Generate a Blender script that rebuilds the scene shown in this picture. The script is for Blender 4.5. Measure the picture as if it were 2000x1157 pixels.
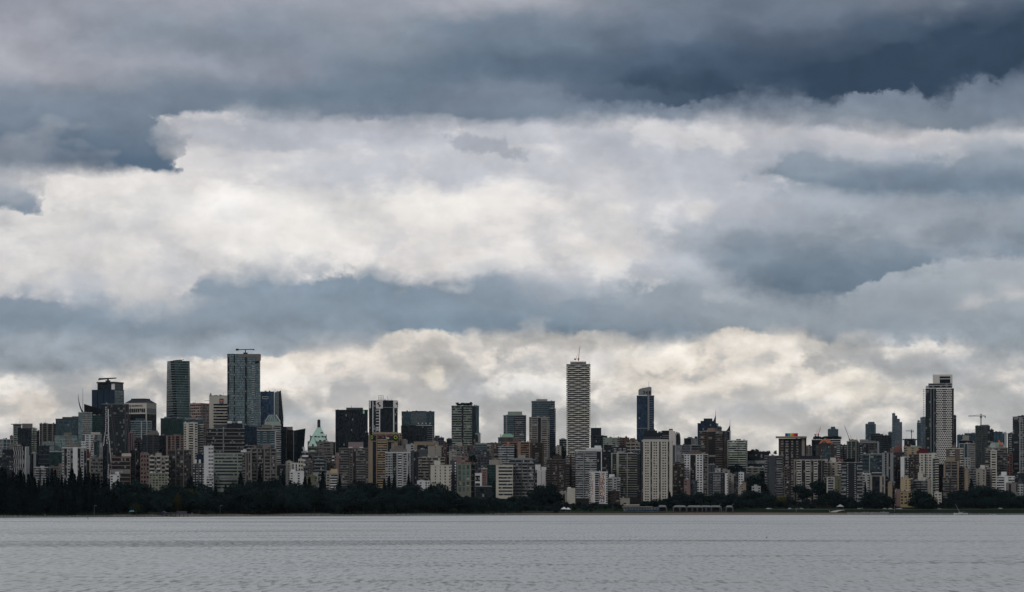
import bpy, bmesh, math, random
from mathutils import Vector, noise as mnoise
random.seed(7)
for o in list(bpy.data.objects): bpy.data.objects.remove(o)
S = bpy.context.scene
COL = S.collection
R = math.radians
# ---------------------------------------------------------------- camera
F, HY, CAMH = 5400.0, 988.0, 10.0        # focal length and horizon row in photo pixels, eye height in metres
cd = bpy.data.cameras.new('camera'); cam = bpy.data.objects.new('camera', cd); COL.objects.link(cam)
cd.sensor_width = 36.0; cd.lens = 36.0 * F / 2000.0
cd.shift_y = (HY - 578.5) / 2000.0
cd.clip_start = 1.0; cd.clip_end = 60000.0
cam.location = (0, 0, CAMH); cam.rotation_euler = (R(90), 0, 0)
S.camera = cam
S.view_settings.view_transform = 'Standard'; S.view_settings.look = 'None'
S.view_settings.exposure = 0.0; S.view_settings.gamma = 1.0
S.render.engine = 'CYCLES'
S.cycles.max_bounces = 4; S.cycles.diffuse_bounces = 2; S.cycles.glossy_bounces = 2; S.cycles.transmission_bounces = 1; S.cycles.volume_bounces = 0
# ---------------------------------------------------------------- sun (veiled by cloud: weak and very wide)
SUN_EL, SUN_AZ = R(38), R(215)           # from behind and to the left of the camera
ld = bpy.data.lights.new('sun', 'SUN'); ld.energy = 1.25; ld.angle = R(14); ld.color = (1.0, 0.95, 0.89)
so = bpy.data.objects.new('sun', ld); COL.objects.link(so)
sd = Vector((math.sin(SUN_AZ) * math.cos(SUN_EL), math.cos(SUN_AZ) * math.cos(SUN_EL), math.sin(SUN_EL)))
so.rotation_euler = sd.to_track_quat('Z', 'Y').to_euler(); so.location = (-200, -300, 400)
# ---------------------------------------------------------------- node helper
class NT:
    dim = '3D'
    def __init__(s, tree): s.t = tree; s.n = tree.nodes; s.l = tree.links
    def node(s, typ, **kw):
        n = s.n.new(typ)
        for k, v in kw.items(): setattr(n, k, v)
        return n
    def put(s, sock, v):
        if v is None: return
        if isinstance(v, bpy.types.NodeSocket): s.l.new(v, sock)
        else: sock.default_value = v
    def m(s, op, a, b=None, c=None, clamp=False):
        n = s.node('ShaderNodeMath', operation=op, use_clamp=clamp)
        for i, v in enumerate((a, b, c)): s.put(n.inputs[i], v)
        return n.outputs[0]
    def vm(s, op, a, b=None):
        n = s.node('ShaderNodeVectorMath', operation=op); s.put(n.inputs[0], a); s.put(n.inputs[1], b)
        return n.outputs[0]
    def xyz(s, x, y, z):
        n = s.node('ShaderNodeCombineXYZ')
        for i, v in enumerate((x, y, z)): s.put(n.inputs[i], v)
        return n.outputs[0]
    def sep(s, v):
        n = s.node('ShaderNodeSeparateXYZ'); s.put(n.inputs[0], v); return n.outputs
    def noise(s, vec, scale, detail=4.0, rough=0.55, dist=0.0, out='Fac'):
        n = s.node('ShaderNodeTexNoise', noise_dimensions=s.dim); s.put(n.inputs['Vector'], vec)
        n.inputs['Scale'].default_value = scale; n.inputs['Detail'].default_value = detail
        n.inputs['Roughness'].default_value = rough; n.inputs['Distortion'].default_value = dist
        return n.outputs[out]
    def mix(s, f, a, b, mode='MIX'):
        n = s.node('ShaderNodeMix', data_type='RGBA', blend_type=mode)
        s.put(n.inputs[0], f); s.put(n.inputs[6], a); s.put(n.inputs[7], b)
        return n.outputs[2]
    def mr(s, v, a, b, c=0.0, d=1.0, smooth=True):
        n = s.node('ShaderNodeMapRange', interpolation_type='SMOOTHSTEP' if smooth else 'LINEAR')
        for i, x in enumerate((v, a, b, c, d)): s.put(n.inputs[i], x)
        return n.outputs[0]
    def ramp(s, f, stops, interp='EASE'):
        n = s.node('ShaderNodeValToRGB'); cr = n.color_ramp; cr.interpolation = interp
        while len(cr.elements) < len(stops): cr.elements.new(0.5)
        for e, (p, c) in zip(cr.elements, stops): e.position = p; e.color = c
        s.put(n.inputs[0], f); return n.outputs[0]
    def curve(s, x, pts):
        n = s.node('ShaderNodeFloatCurve'); c = n.mapping.curves[0]
        while len(c.points) < len(pts): c.points.new(0.5, 0.5)
        for p, (a, b) in zip(c.points, pts): p.location = (a, b); p.handle_type = 'AUTO_CLAMPED'
        n.mapping.use_clip = True; n.mapping.update(); s.put(n.inputs['Value'], x); return n.outputs[0]
def lin(c): return tuple((x / 255 / 12.92 if x <= 10.3 else ((x / 255 + 0.055) / 1.055) ** 2.4) for x in c)
def lin4(c): return lin(c) + (1.0,)
# ---------------------------------------------------------------- sky: broken overcast in layers over a Nishita sky
w = bpy.data.worlds.new('World'); S.world = w; w.use_nodes = True
w.node_tree.nodes.clear(); g = NT(w.node_tree)
tc = g.node('ShaderNodeTexCoord'); D3 = g.sep(tc.outputs['Generated'])
dyc = g.m('MAXIMUM', D3[1], 0.05)
U = g.m('DIVIDE', D3[0], dyc); V = g.m('DIVIDE', D3[2], dyc)          # tangents of bearing and elevation
PX = g.m('MULTIPLY_ADD', U, 5400.0, 1000.0); PY = g.m('MULTIPLY_ADD', V, -5400.0, 988.0)
P2 = g.xyz(g.m('MULTIPLY', U, 1.0), g.m('MULTIPLY', V, 2.1), 0.0)      # cloud texture space, stretched sideways
P1 = g.xyz(U, g.m('MULTIPLY', V, 1.25), 3.7)
def cen(x, k): return g.m('MULTIPLY', g.m('SUBTRACT', x, 0.5), k)
g.dim = '2D'
nA = g.noise(P2, 14.0, 5.0, 0.52); nB = g.noise(P1, 42.0, 8.0, 0.6); nC = g.noise(g.vm('ADD', P2, (5.1, 2.3, 1.0)), 24.0, 8.0, 0.6)
nD = g.noise(g.vm('ADD', P1, (1.1, 7.3, 0.0)), 150.0, 6.0, 0.62)
vo = g.node('ShaderNodeTexVoronoi', voronoi_dimensions='2D', feature='F1', normalize=False)        # round cumulus lumps
g.put(vo.inputs['Vector'], g.vm('ADD', P1, g.vm('MULTIPLY', g.vm('SUBTRACT', g.noise(P1, 60.0, 4.0, 0.6, out='Color'), (0.5, 0.5, 0.5)), (0.018, 0.018, 0.018))))
vo.inputs['Scale'].default_value = 46.0; vo.inputs['Detail'].default_value = 3.0; vo.inputs['Roughness'].default_value = 0.45
nBx = g.noise(g.vm('ADD', P1, (4.4, 1.7, 6.0)), 38.0, 7.0, 0.6)
nS = g.noise(g.xyz(g.m('MULTIPLY', U, 7.0), g.m('MULTIPLY', V, 46.0), 2.0), 1.0, 6.0, 0.62)
LUMP = vo.outputs['Distance']                                              # 0 at a lump's heart, larger in the creases
SOFT = g.mr(g.noise(g.vm('ADD', P2, (2.2, 6.6, 4.0)), 26.0, 3.0, 0.5), 0.38, 0.66, 0.7, 4.2)        # edges go from crisp to blurred
XW = g.m('ADD', PX, cen(nA, 330.0)); YW = g.m('ADD', g.m('ADD', PY, cen(nC, 85.0)), cen(nB, 30.0))
def gx(x): return (x + 500.0) / 3000.0
XR = g.m('MULTIPLY_ADD', XW, 1 / 3000.0, 500 / 3000.0)
XR0 = g.m('MULTIPLY_ADD', PX, 1 / 3000.0, 500 / 3000.0)
XE = g.m('MULTIPLY_ADD', g.m('ADD', PX, g.m('ADD', g.m('ADD', cen(nA, 50.0), cen(nBx, 70.0)), cen(nD, 24.0))), 1 / 3000.0, 500 / 3000.0)
CX = [0, 250, 500, 750, 1000, 1250, 1500, 1750, 2000]
def grid(rows):
    col = None; py = None
    for y, cs in rows:
        r = g.ramp(XR, [(gx(x), lin4(c)) for x, c in zip(CX, cs)])
        col = r if col is None else g.mix(g.mr(YW, py, y), col, r)
        py = y
    return col
UP = grid([
 (0, [(150,153,165),(150,154,165),(155,158,170),(150,155,167),(165,167,176),(122,132,147),(105,117,133),(115,123,136),(100,112,128)]),
 (60, [(162,164,174),(140,148,161),(130,140,154),(140,148,160),(112,126,142),(105,118,135),(98,110,127),(84,99,118),(72,87,107)]),
 (130, [(168,169,178),(155,159,170),(140,146,160),(115,130,146),(96,114,133),(92,108,129),(85,100,122),(88,102,122),(90,104,124)]),
 (190, [(130,140,155),(120,132,147),(112,127,143),(108,124,141),(118,130,146),(105,119,137),(112,124,140),(118,129,145),(115,127,142)]),
 (240, [(105,120,137),(110,125,142),(118,131,147),(125,136,152),(112,127,143),(127,137,151),(136,144,156),(130,140,153),(118,130,145)])])
LOW = grid([
 (235, [(180,182,190),(190,190,197),(176,179,188),(182,183,191),(190,190,197),(195,195,201),(200,199,203),(205,202,205),(190,190,196)]),
 (268, [(200,200,205),(195,195,200),(184,186,194),(180,182,191),(197,197,203),(182,185,193),(190,190,196),(208,204,205),(198,197,200)]),
 (300, [(205,204,207),(218,214,212),(208,206,208),(198,199,205),(202,202,207),(190,192,200),(180,184,193),(186,188,195),(180,183,190)]),
 (350, [(212,208,207),(225,220,217),(214,211,211),(194,196,203),(194,196,203),(196,198,205),(182,186,195),(168,174,184),(150,158,170)]),
 (400, [(208,205,205),(232,228,224),(250,247,243),(228,224,220),(226,221,218),(207,206,210),(187,189,197),(158,165,176),(142,151,163)]),
 (450, [(202,201,202),(220,217,215),(248,244,240),(230,225,221),(222,218,216),(197,199,204),(168,174,184),(158,165,175),(145,154,165)]),
 (500, [(207,204,203),(210,207,207),(226,222,219),(224,219,216),(214,211,211),(190,193,200),(170,176,185),(168,174,183),(170,176,184)]),
 (560, [(196,197,200),(200,200,203),(210,207,206),(214,210,208),(190,192,197),(178,183,191),(165,172,181),(168,175,182),(178,182,187)])])
MID = grid([
 (530, [(148,158,171),(146,157,171),(134,149,164),(124,141,157),(142,154,168),(163,170,180),(156,165,175),(160,167,176),(165,171,179)]),
 (600, [(134,147,162),(137,150,165),(138,152,167),(131,147,162),(134,149,164),(146,157,169),(150,160,170),(151,160,170),(157,165,173)]),
 (645, [(129,143,158),(127,142,157),(129,144,159),(122,138,154),(120,137,153),(126,141,156),(148,158,167),(143,153,164),(147,157,166)]),
 (700, [(146,155,165),(143,153,163),(147,156,165),(150,158,166),(150,158,166),(118,134,150),(130,144,157),(150,158,166),(150,158,166)])])
BOT = grid([
 (640, [(180,180,181),(180,180,181),(184,183,182),(209,202,194),(209,203,196),(209,203,196),(219,210,200),(200,196,191),(184,184,184)]),
 (700, [(182,181,181),(188,185,183),(214,205,195),(218,209,199),(209,202,195),(228,218,205),(220,211,200),(194,191,188),(190,188,187)]),
 (750, [(178,179,180),(200,194,188),(204,197,190),(218,209,199),(202,198,193),(220,211,200),(216,208,198),(216,208,197),(202,197,192)]),
 (800, [(206,198,189),(184,184,184),(200,194,188),(208,201,193),(202,198,192),(204,199,193),(210,203,195),(207,201,193),(194,190,186)]),
 (850, [(186,185,184),(190,187,184),(190,188,186),(199,194,188),(194,191,187),(194,191,188),(200,195,189),(190,188,186),(182,182,181)]),
 (960, [(176,177,178),(178,179,179),(180,180,180),(182,181,181),(180,180,180),(180,180,180),(182,181,181),(176,177,178),(172,174,176)])])
# cumulus structure: warm lit puffs and grey-blue hollows, strongest low in the sky
pu = g.noise(g.vm('ADD', P2, (9.3, 4.1, 2.0)), 19.0, 8.0, 0.58)
pu = g.m('ADD', pu, g.m('MULTIPLY', g.m('SUBTRACT', 0.42, LUMP), 0.22))
po = g.noise(g.vm('ADD', P2, (9.302, 4.109, 2.0)), 19.0, 5.0, 0.55); pq = g.noise(g.vm('ADD', P2, (9.3, 4.1, 2.0)), 19.0, 5.0, 0.55)
def puff(off):
    v_ = g.node('ShaderNodeTexVoronoi', voronoi_dimensions='2D', feature='SMOOTH_F1', normalize=False); v_.inputs['Scale'].default_value = 24.0; v_.inputs['Detail'].default_value = 2.0; v_.inputs['Roughness'].default_value = 0.5; v_.inputs['Smoothness'].default_value = 0.35
    g.put(v_.inputs['Vector'], g.vm('ADD', g.vm('ADD', P1, off), WARP)); return v_.outputs['Distance']
WARP = g.vm('MULTIPLY', g.vm('SUBTRACT', g.noise(P1, 34.0, 5.0, 0.6, out='Color'), (0.5, 0.5, 0.5)), (0.045, 0.03, 0.0))
PR = g.m('MULTIPLY', g.m('SUBTRACT', puff((0.002, 0.007, 0.0)), puff((0.0, 0.0, 0.0))), 0.75)      # round heaps, bright on their upper left
REL = g.m('ADD', PR, g.m('MULTIPLY', g.m('SUBTRACT', pq, po), 1.0))                       # lit from above: bright crests, grey undersides
pu = g.m('ADD', pu, REL)
pe = g.mr(pu, 0.30, 0.56); pl = g.mr(pu, 0.48, 0.78)
lowz = g.mr(PY, 620.0, 720.0); lowf = g.m('MULTIPLY', lowz, g.mr(PY, 900.0, 760.0, 0.45, 1.0))
BOT = g.mix(g.m('MULTIPLY', lowf, g.m('MULTIPLY', g.m('SUBTRACT', 1.0, pe), 0.50)), BOT, lin4((160,166,174)))
BOT = g.mix(g.m('MULTIPLY', lowf, g.m('MULTIPLY', pl, 0.8)), BOT, lin4((231,225,217)))
pm = g.noise(g.vm('ADD', P2, (3.3, 8.1, 2.0)), 22.0, 8.0, 0.6)
pm = g.m('ADD', pm, g.m('MULTIPLY', g.m('SUBTRACT', 0.42, LUMP), 0.16))
LOW = g.mix(g.m('MULTIPLY', g.mr(pm, 0.56, 0.36), g.mr(PY, 330.0, 460.0, 0.15, 0.34)), LOW, lin4((168,174,186)))
LOW = g.mix(g.m('MULTIPLY', g.mr(pm, 0.46, 0.62), 0.38), LOW, lin4((240,236,232)))
def edge(pts, amp, soft, below=True, fine=0.0, xw=None, lump=0.0):
    # 1 on the covered side of a wavy line given as (x, y) pairs; soft = blur in the same units
    e = g.curve(XE if xw is None else xw, [(gx(x), y / 1200.0) for x, y in pts])
    d = g.m('SUBTRACT', PY, g.m('MULTIPLY', e, 1200.0))
    d = g.m('ADD', d, cen(nB, amp * 1.9))
    if lump: d = g.m('ADD', d, cen(LUMP, -lump))
    if fine: d = g.m('ADD', d, cen(nD, fine * 2.2))
    sf = g.m('MULTIPLY', SOFT, soft); ns = g.m('MULTIPLY', SOFT, -soft)
    return g.mr(d, ns, sf) if below else g.mr(d, sf, ns)
col = LOW
# named heaps and hollows of cloud: bearing/elevation ellipses with torn rims
BN = g.m('ADD', g.m('ADD', cen(nB, 1.7), cen(LUMP, 0.7)), cen(nD, 0.35))
def blob(col, cx, cy, rx, ry, c, a, soft=1.0):
    x = g.m('DIVIDE', g.m('SUBTRACT', XW, cx), rx); y = g.m('DIVIDE', g.m('SUBTRACT', YW, cy), ry)
    r_ = g.m('ADD', g.m('SQRT', g.m('MULTIPLY_ADD', x, x, g.m('MULTIPLY', y, y))), BN)
    return g.mix(g.m('MULTIPLY', g.mr(r_, 1.0 + .35 * soft, 1.0 - .8 * soft), a), col, lin4(c))
for q in ((250, 470, 260, 60, (226,222,219), .55), (640, 322, 210, 26, (196,198,205), .6), (120, 430, 150, 30, (226,221,217), .5), (520, 440, 330, 100, (236,232,228), .8), (490, 400, 110, 62, (246,242,238), .85), (570, 480, 90, 70, (240,236,231), .8),
          (860, 415, 230, 48, (238,233,228), .8), (930, 480, 160, 50, (229,224,220), .6), (1160, 480, 80, 95, (226,221,217), .8), (1365, 405, 50, 42, (226,222,219), .6, 1), (1120, 350, 150, 35, (208,207,210), .6), (1650, 400, 240, 30, (176,181,190), .6), (1320, 330, 160, 40, (186,189,198), .5), (1880, 480, 130, 40, (138,148,160), .5),
          (1000, 545, 70, 18, (205,205,209), .5), (250, 560, 110, 40, (219,215,213), .7), (60, 520, 90, 40, (212,209,208), .6)):
    col = blob(col, *q)
# layer: low bright bank below the blue band
mid_top = edge([(-200,575),(0,572),(60,575),(130,590),(250,594),(350,588),(390,560),(500,546),(560,552),(640,545),(700,530),(760,540),(850,548),(950,536),(1040,558),(1100,572),(1300,560),(1500,590),(1700,545),(1800,520),(2000,505),(2300,500)], 34, 13, True, 12, lump=-20)
mid_bot = edge([(-200,728),(0,722),(100,718),(200,710),(300,703),(450,695),(560,678),(640,668),(700,668),(730,652),(800,646),(1000,646),(1100,640),(1200,642),(1250,666),(1310,672),(1380,655),(1450,641),(1560,638),(1600,652),(1700,664),(1850,672),(2000,690),(2300,700)], 18, 8, False, 8, lump=22)
blue_r = g.mr(PX, 1350.0, 1900.0, 1.0, 0.75)
col = g.mix(g.m('MULTIPLY', mid_top, g.mr(PY, 990.0, 960.0)), col, MID)
for q in ((940, 560, 60, 16, (196,198,203), .6), (1960, 575, 100, 30, (205,202,201), .6, 1), (1380, 575, 60, 12, (188,191,197), .5)): col = blob(col, *q)
for q in ((1250, 690, 95, 34, (236,229,219), .85, .6), (1560, 668, 150, 34, (232,225,216), .8), (1500, 745, 80, 60, (228,221,212), .7), (845, 735, 40, 44, (240,231,216), .85, .6), (700, 715, 120, 34, (226,219,211), .6), (50, 785, 90, 30, (222,213,203), .8, .6), (560, 700, 90, 26, (222,214,205), .6), (1330, 795, 70, 28, (226,219,210), .6), (1700, 760, 150, 34, (230,222,210), .7),
          (930, 762, 120, 30, (178,181,186), .6), (1100, 700, 110, 40, (190,190,192), .5), (1460, 800, 150, 30, (182,184,188), .6), (640, 760, 100, 30, (184,185,188), .5), (1560, 790, 90, 22, (186,188,191), .5), (130, 735, 150, 22, (168,173,180), .6), (1880, 720, 150, 36, (178,181,185), .6), (590, 820, 80, 24, (168,176,184), .5), (1880, 800, 120, 26, (186,188,190), .4)):
    BOT = blob(BOT, *q)
below = g.m('SUBTRACT', 1.0, mid_bot)
col = g.mix(below, col, BOT)
# soft lower shelf left, x 0..700, y 690..740
sh = g.m('MULTIPLY', edge([(-200,660),(0,660),(300,652),(500,640),(740,640),(800,700),(2300,700)], 20, 14, True), edge([(-200,726),(0,722),(200,712),(400,700),(560,690),(700,672),(740,650),(800,600),(2300,600)], 16, 6, False, 6))
col = g.mix(g.m('MULTIPLY', sh, 0.55), col, lin4((150,158,167)))
# dark wedge on the right
wd = g.m('MULTIPLY', edge([(1180,520),(1280,500),(1380,470),(1480,445),(1600,425),(1750,405),(2000,395),(2300,390)], 70, 38, True), edge([(1150,430),(1280,470),(1350,502),(1400,538),(1450,562),(1500,574),(1600,586),(1650,576),(1700,548),(1750,530),(1850,512),(2000,505),(2300,500)], 34, 8, False, 12))
col = g.mix(g.m('MULTIPLY', wd, 0.93), col, g.mix(g.mr(PY, 440.0, 570.0), lin4((135,147,160)), lin4((98,116,134))))
bl = g.m('MULTIPLY', edge([(1400,420),(1700,428),(1760,405),(1850,410),(1900,430),(2300,420)], 60, 26, True), edge([(1400,400),(1700,440),(1760,470),(1820,480),(1880,450),(2300,430)], 60, 22, False))
col = g.mix(g.m('MULTIPLY', bl, 0.5), col, lin4((178,182,191)))
for q in ((1590, 525, 190, 46, (101,117,133), .75), (1450, 490, 130, 40, (122,134,147), .5), (1900, 460, 160, 40, (118,130,143), .6)): col = blob(col, *q)
# bank y 300..383 on the right
rb = g.m('MULTIPLY', edge([(1380,380),(1480,345),(1520,308),(1600,298),(1700,312),(1850,316),(1900,296),(2000,290),(2300,290)], 40, 20, True, 10), edge([(1380,300),(1480,340),(1550,362),(1650,374),(1720,383),(1850,378),(2000,384),(2300,384)], 18, 7, False, 6))
col = g.mix(g.m('MULTIPLY', rb, 0.92), col, g.mix(g.mr(PY, 300.0, 375.0), lin4((140,151,165)), lin4((102,121,139))))
for q in ((1790, 352, 260, 30, (106,121,137), .7), (1560, 345, 90, 22, (140,150,162), .5)): col = blob(col, *q)
# thin grey shelf x 330..1000, y 262..292
ts = g.m('MULTIPLY', edge([(-200,340),(330,330),(380,262),(700,268),(1000,262),(1200,300),(2300,300)], 20, 14, True), edge([(-200,270),(330,270),(400,283),(480,292),(620,290),(720,282),(850,280),(1100,284),(1250,290),(1400,286),(1500,288),(2300,280)], 12, 3, False, 4))
col = g.mix(g.m('MULTIPLY', ts, 0.5), col, lin4((176,179,189)))
# upper sheet
up_e = edge([(-200,226),(290,226),(400,222),(500,225),(600,230),(700,233),(900,232),(1000,238),(1100,241),(1250,236),(1400,234),(1500,242),(1600,250),(1750,255),(1850,258),(2000,250),(2300,250)], 18, 8, False, 8)
col = g.mix(up_e, col, UP)
XF = g.m('MULTIPLY_ADD', g.m('ADD', PX, g.m('ADD', cen(nBx, 130.0), g.m('ADD', cen(nD, 70.0), cen(nB, 60.0)))), 1 / 3000.0, 500 / 3000.0)     # torn flank
# left mass with its crisp foot
lm = g.m('MULTIPLY', edge([(-200,205),(0,200),(150,195),(270,190),(283,222),(320,262),(345,292),(362,322),(372,380),(400,600),(2300,600)], 22, 42, True, 20, xw=XF), g.m('MULTIPLY', edge([(-200,332),(0,332),(200,334),(2300,334)], 9, 6, False, 8), g.mr(PY, 170.0, 222.0)))
col = g.mix(lm, col, g.mix(g.mr(YW, 200.0, 330.0), lin4((122,135,150)), lin4((80,99,120))))
lm2 = g.m('MULTIPLY', edge([(-200,330),(0,330),(62,334),(72,362),(90,392),(104,416),(115,500),(2300,500)], 20, 34, True, 16, xw=XF), edge([(-200,405),(0,408),(30,412),(70,421),(95,420),(110,415),(2300,410)], 16, 5, False, 12))
col = g.mix(g.m('MULTIPLY', lm2, 0.95), col, g.mix(g.mr(PY, 335.0, 415.0), lin4((152,159,170)), lin4((120,134,150))))
# darkest blue streak, ragged foot
dk = g.m('MULTIPLY', edge([(850,200),(900,140),(1000,120),(1200,112),(1400,92),(1600,84),(1750,58),(1900,30),(2000,10),(2300,-20)], 36, 30, True), edge([(850,90),(950,110),(1050,150),(1120,190),(1200,206),(1300,211),(1350,197),(1420,188),(1500,182),(1560,192),(1620,205),(1660,188),(1720,180),(1780,172),(1830,190),(1860,186),(1900,162),(1950,146),(2000,130),(2300,100)], 22, 8, False, 18))
col = g.mix(g.m('MULTIPLY', dk, g.mr(PX, 1000.0, 1350.0, 0.5, 1.0)), col, g.mix(g.mr(XW, 1150.0, 1600.0), lin4((72,88,108)), lin4((46,63,84))))
dk2 = g.m('MULTIPLY', edge([(1150,160),(1300,130),(1900,125),(2050,110),(2300,100)], 40, 26, True), edge([(1150,150),(1300,175),(1500,182),(1800,176),(1900,150),(2300,120)], 40, 14, False, 16))
col = g.mix(g.m('MULTIPLY', dk2, 0.6), col, lin4((41,60,82)))
# small wisp
wx = g.m('DIVIDE', g.m('SUBTRACT', PX, 960.0), 95.0); wy = g.m('DIVIDE', g.m('SUBTRACT', PY, g.m('MULTIPLY_ADD', wx, 18.0, 287.0)), 22.0)
wr = g.m('ADD', g.m('SQRT', g.m('ADD', g.m('MULTIPLY', wx, wx), g.m('MULTIPLY', wy, wy))), g.m('ADD', cen(nD, 3.0), cen(nB, 2.6)))
col = g.mix(g.m('MULTIPLY', g.mr(wr, 1.05, 0.2), 0.42), col, lin4((128,138,153)))
# fine mottling
mot = g.m('ADD', g.m('MULTIPLY_ADD', nC, 0.18, 0.90), g.m('ADD', g.m('ADD', cen(nB, 0.15), cen(nS, 0.13)), cen(nD, 0.10)))
mot = g.m('ADD', mot, g.m('MULTIPLY', REL, g.mr(PY, 600.0, 680.0, 0.3, 0.75)))
col = g.mix(1.0, col, g.xyz(mot, mot, mot), 'MULTIPLY')
lum = g.node('ShaderNodeRGBToBW'); g.put(lum.inputs[0], col); col = g.mix(0.03, col, g.xyz(lum.outputs[0], lum.outputs[0], lum.outputs[0]))
# rest of the sky dome (overhead and behind the viewer): plain bright overcast
g.dim = '3D'
dome_n = g.noise(tc.outputs['Generated'], 2.6, 6.0, 0.6, 0.4)
hi_f = g.m('MULTIPLY', g.mr(D3[1], 0.3, 0.8), g.mr(V, 0.17, 0.30))           # added glow above the view, unseen, put in to brighten the water
dome = g.mix(g.mr(dome_n, 0.35, 0.65), (0.24, 0.265, 0.30, 1), (0.60, 0.59, 0.58, 1))
dome = g.mix(hi_f, dome, g.mix(g.mr(dome_n, 0.35, 0.65), (0.95, 0.98, 1.03, 1), (1.42, 1.43, 1.45, 1)))
front = g.m('MULTIPLY', g.mr(D3[1], 0.80, 0.95), g.mr(V, 0.27, 0.19))
col = g.mix(front, dome, col)
sky = g.node('ShaderNodeTexSky'); sky.sky_type = 'NISHITA'; sky.sun_disc = False
sky.sun_elevation = SUN_EL; sky.sun_rotation = SUN_AZ
tenx = g.mix(1.0, col, (10.0, 10.0, 10.0, 1), 'MULTIPLY')
final = g.mix(0.97, sky.outputs[0], tenx)
bg = g.node('ShaderNodeBackground'); g.put(bg.inputs[0], final); bg.inputs[1].default_value = 0.10
wo = g.node('ShaderNodeOutputWorld'); g.l.new(bg.outputs[0], wo.inputs[0])
# ---------------------------------------------------------------- where a photo point lies at a chosen distance
def wx_(px, d): return (px - 1000.0) / F * d
def wz_(py, d): return CAMH + (HY - py) / F * d
def lerp_tab(tab, x):
    if x <= tab[0][0]: return tab[0][1]
    for (a, b), (c, d) in zip(tab, tab[1:]):
        if x <= c: return b + (d - b) * (x - a) / (c - a)
    return tab[-1][1]
SHORE = [(-3000, 1013.5), (0, 1011.8), (250, 1010.6), (400, 1009.4), (640, 1008.5), (850, 1007.6), (1050, 1006.9), (1400, 1006.4), (1650, 1006.0), (2000, 1006.2), (5000, 1006.5)]
def shore_y(px): return CAMH * F / (lerp_tab(SHORE, px) - HY)           # distance of the water's edge on that bearing
HT = [(-400, -6), (-60, -2.0), (0, -0.05), (8, 0.6), (40, 2.7), (150, 7), (250, 12), (500, 20), (1000, 32), (2500, 44), (20000, 60)]
def ground_h(x, y):
    if y < 500: return -6
    px = x / y * F + 1000
    t = y - shore_y(px)
    h = lerp_tab(HT, t)
    if t > 8: h += 0.5 * mnoise.noise(Vector((x * 0.01, y * 0.01, 0)))
    return h
# ---------------------------------------------------------------- materials
def new_mat(name):
    m = bpy.data.materials.new(name); m.use_nodes = True; m.node_tree.nodes.clear(); g = NT(m.node_tree)
    b = g.node('ShaderNodeBsdfPrincipled'); o = g.node('ShaderNodeOutputMaterial'); g.l.new(b.outputs[0], o.inputs[0])
    return m, g, b
def mat_wall():
    # painted concrete / brick: the object's own colour, weather streaks and patchy age
    m, g, b = new_mat('painted_concrete')
    oi = g.node('ShaderNodeObjectInfo'); ge = g.node('ShaderNodeNewGeometry'); p = g.sep(ge.outputs['Position'])
    st = g.noise(g.xyz(g.m('MULTIPLY', p[0], 0.55), g.m('MULTIPLY', p[1], 0.55), g.m('MULTIPLY', p[2], 0.05)), 1.0, 4.0, 0.6)
    pa = g.noise(ge.outputs['Position'], 0.09, 5.0, 0.6)
    fine = g.noise(ge.outputs['Position'], 1.3, 3.0, 0.6)
    f = g.m('ADD', g.m('MULTIPLY_ADD', st, 0.42, 0.58), g.m('ADD', g.m('MULTIPLY_ADD', pa, 0.3, -0.02), g.m('MULTIPLY_ADD', fine, 0.2, -0.1)))
    c = g.mix(1.0, oi.outputs['Color'], g.xyz(f, f, f), 'MULTIPLY')
    g.put(b.inputs['Base Color'], c); b.inputs['Roughness'].default_value = 0.85; b.inputs['Specular IOR Level'].default_value = 0.15
    return m
def mat_glass(name, cell_x, cell_z, rough, met, blinds, spread=0.7):
    # facade glazing: panes of a little different tint and tilt, some with blinds drawn
    m, g, b = new_mat(name)
    oi = g.node('ShaderNodeObjectInfo'); ge = g.node('ShaderNodeNewGeometry'); p = g.sep(ge.outputs['Position'])
    cx = g.m('FLOOR', g.m('DIVIDE', g.m('ADD', p[0], g.m('MULTIPLY', p[1], 0.73)), cell_x)); cz = g.m('FLOOR', g.m('DIVIDE', p[2], cell_z))
    wn = g.node('ShaderNodeTexWhiteNoise', noise_dimensions='3D'); g.put(wn.inputs['Vector'], g.xyz(cx, cz, g.m('MULTIPLY', oi.outputs['Random'], 9.0)))
    r = wn.outputs['Value']; rc = wn.outputs['Color']
    f = g.m('MULTIPLY_ADD', r, spread, 1.0 - spread * 0.5)
    c = g.mix(1.0, oi.outputs['Color'], g.xyz(f, f, f), 'MULTIPLY')
    bl = g.m('GREATER_THAN', r, 1.0 - blinds)
    c = g.mix(g.m('MULTIPLY', bl, 0.55), c, (0.26, 0.26, 0.25, 1))
    g.put(b.inputs['Base Color'], c)
    g.put(b.inputs['Metallic'], g.m('MULTIPLY', g.m('SUBTRACT', 1.0, bl), met)); b.inputs['Roughness'].default_value = rough
    b.inputs['IOR'].default_value = 1.5; b.inputs['Specular IOR Level'].default_value = 0.28
    tilt = g.vm('MULTIPLY', g.vm('SUBTRACT', rc, (0.5, 0.5, 0.5)), (0.10, 0.10, 0.10))
    nn = g.node('ShaderNodeVectorMath', operation='NORMALIZE'); g.put(nn.inputs[0], g.vm('ADD', ge.outputs['Normal'], tilt)); g.put(b.inputs['Normal'], nn.outputs[0])
    return m
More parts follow.
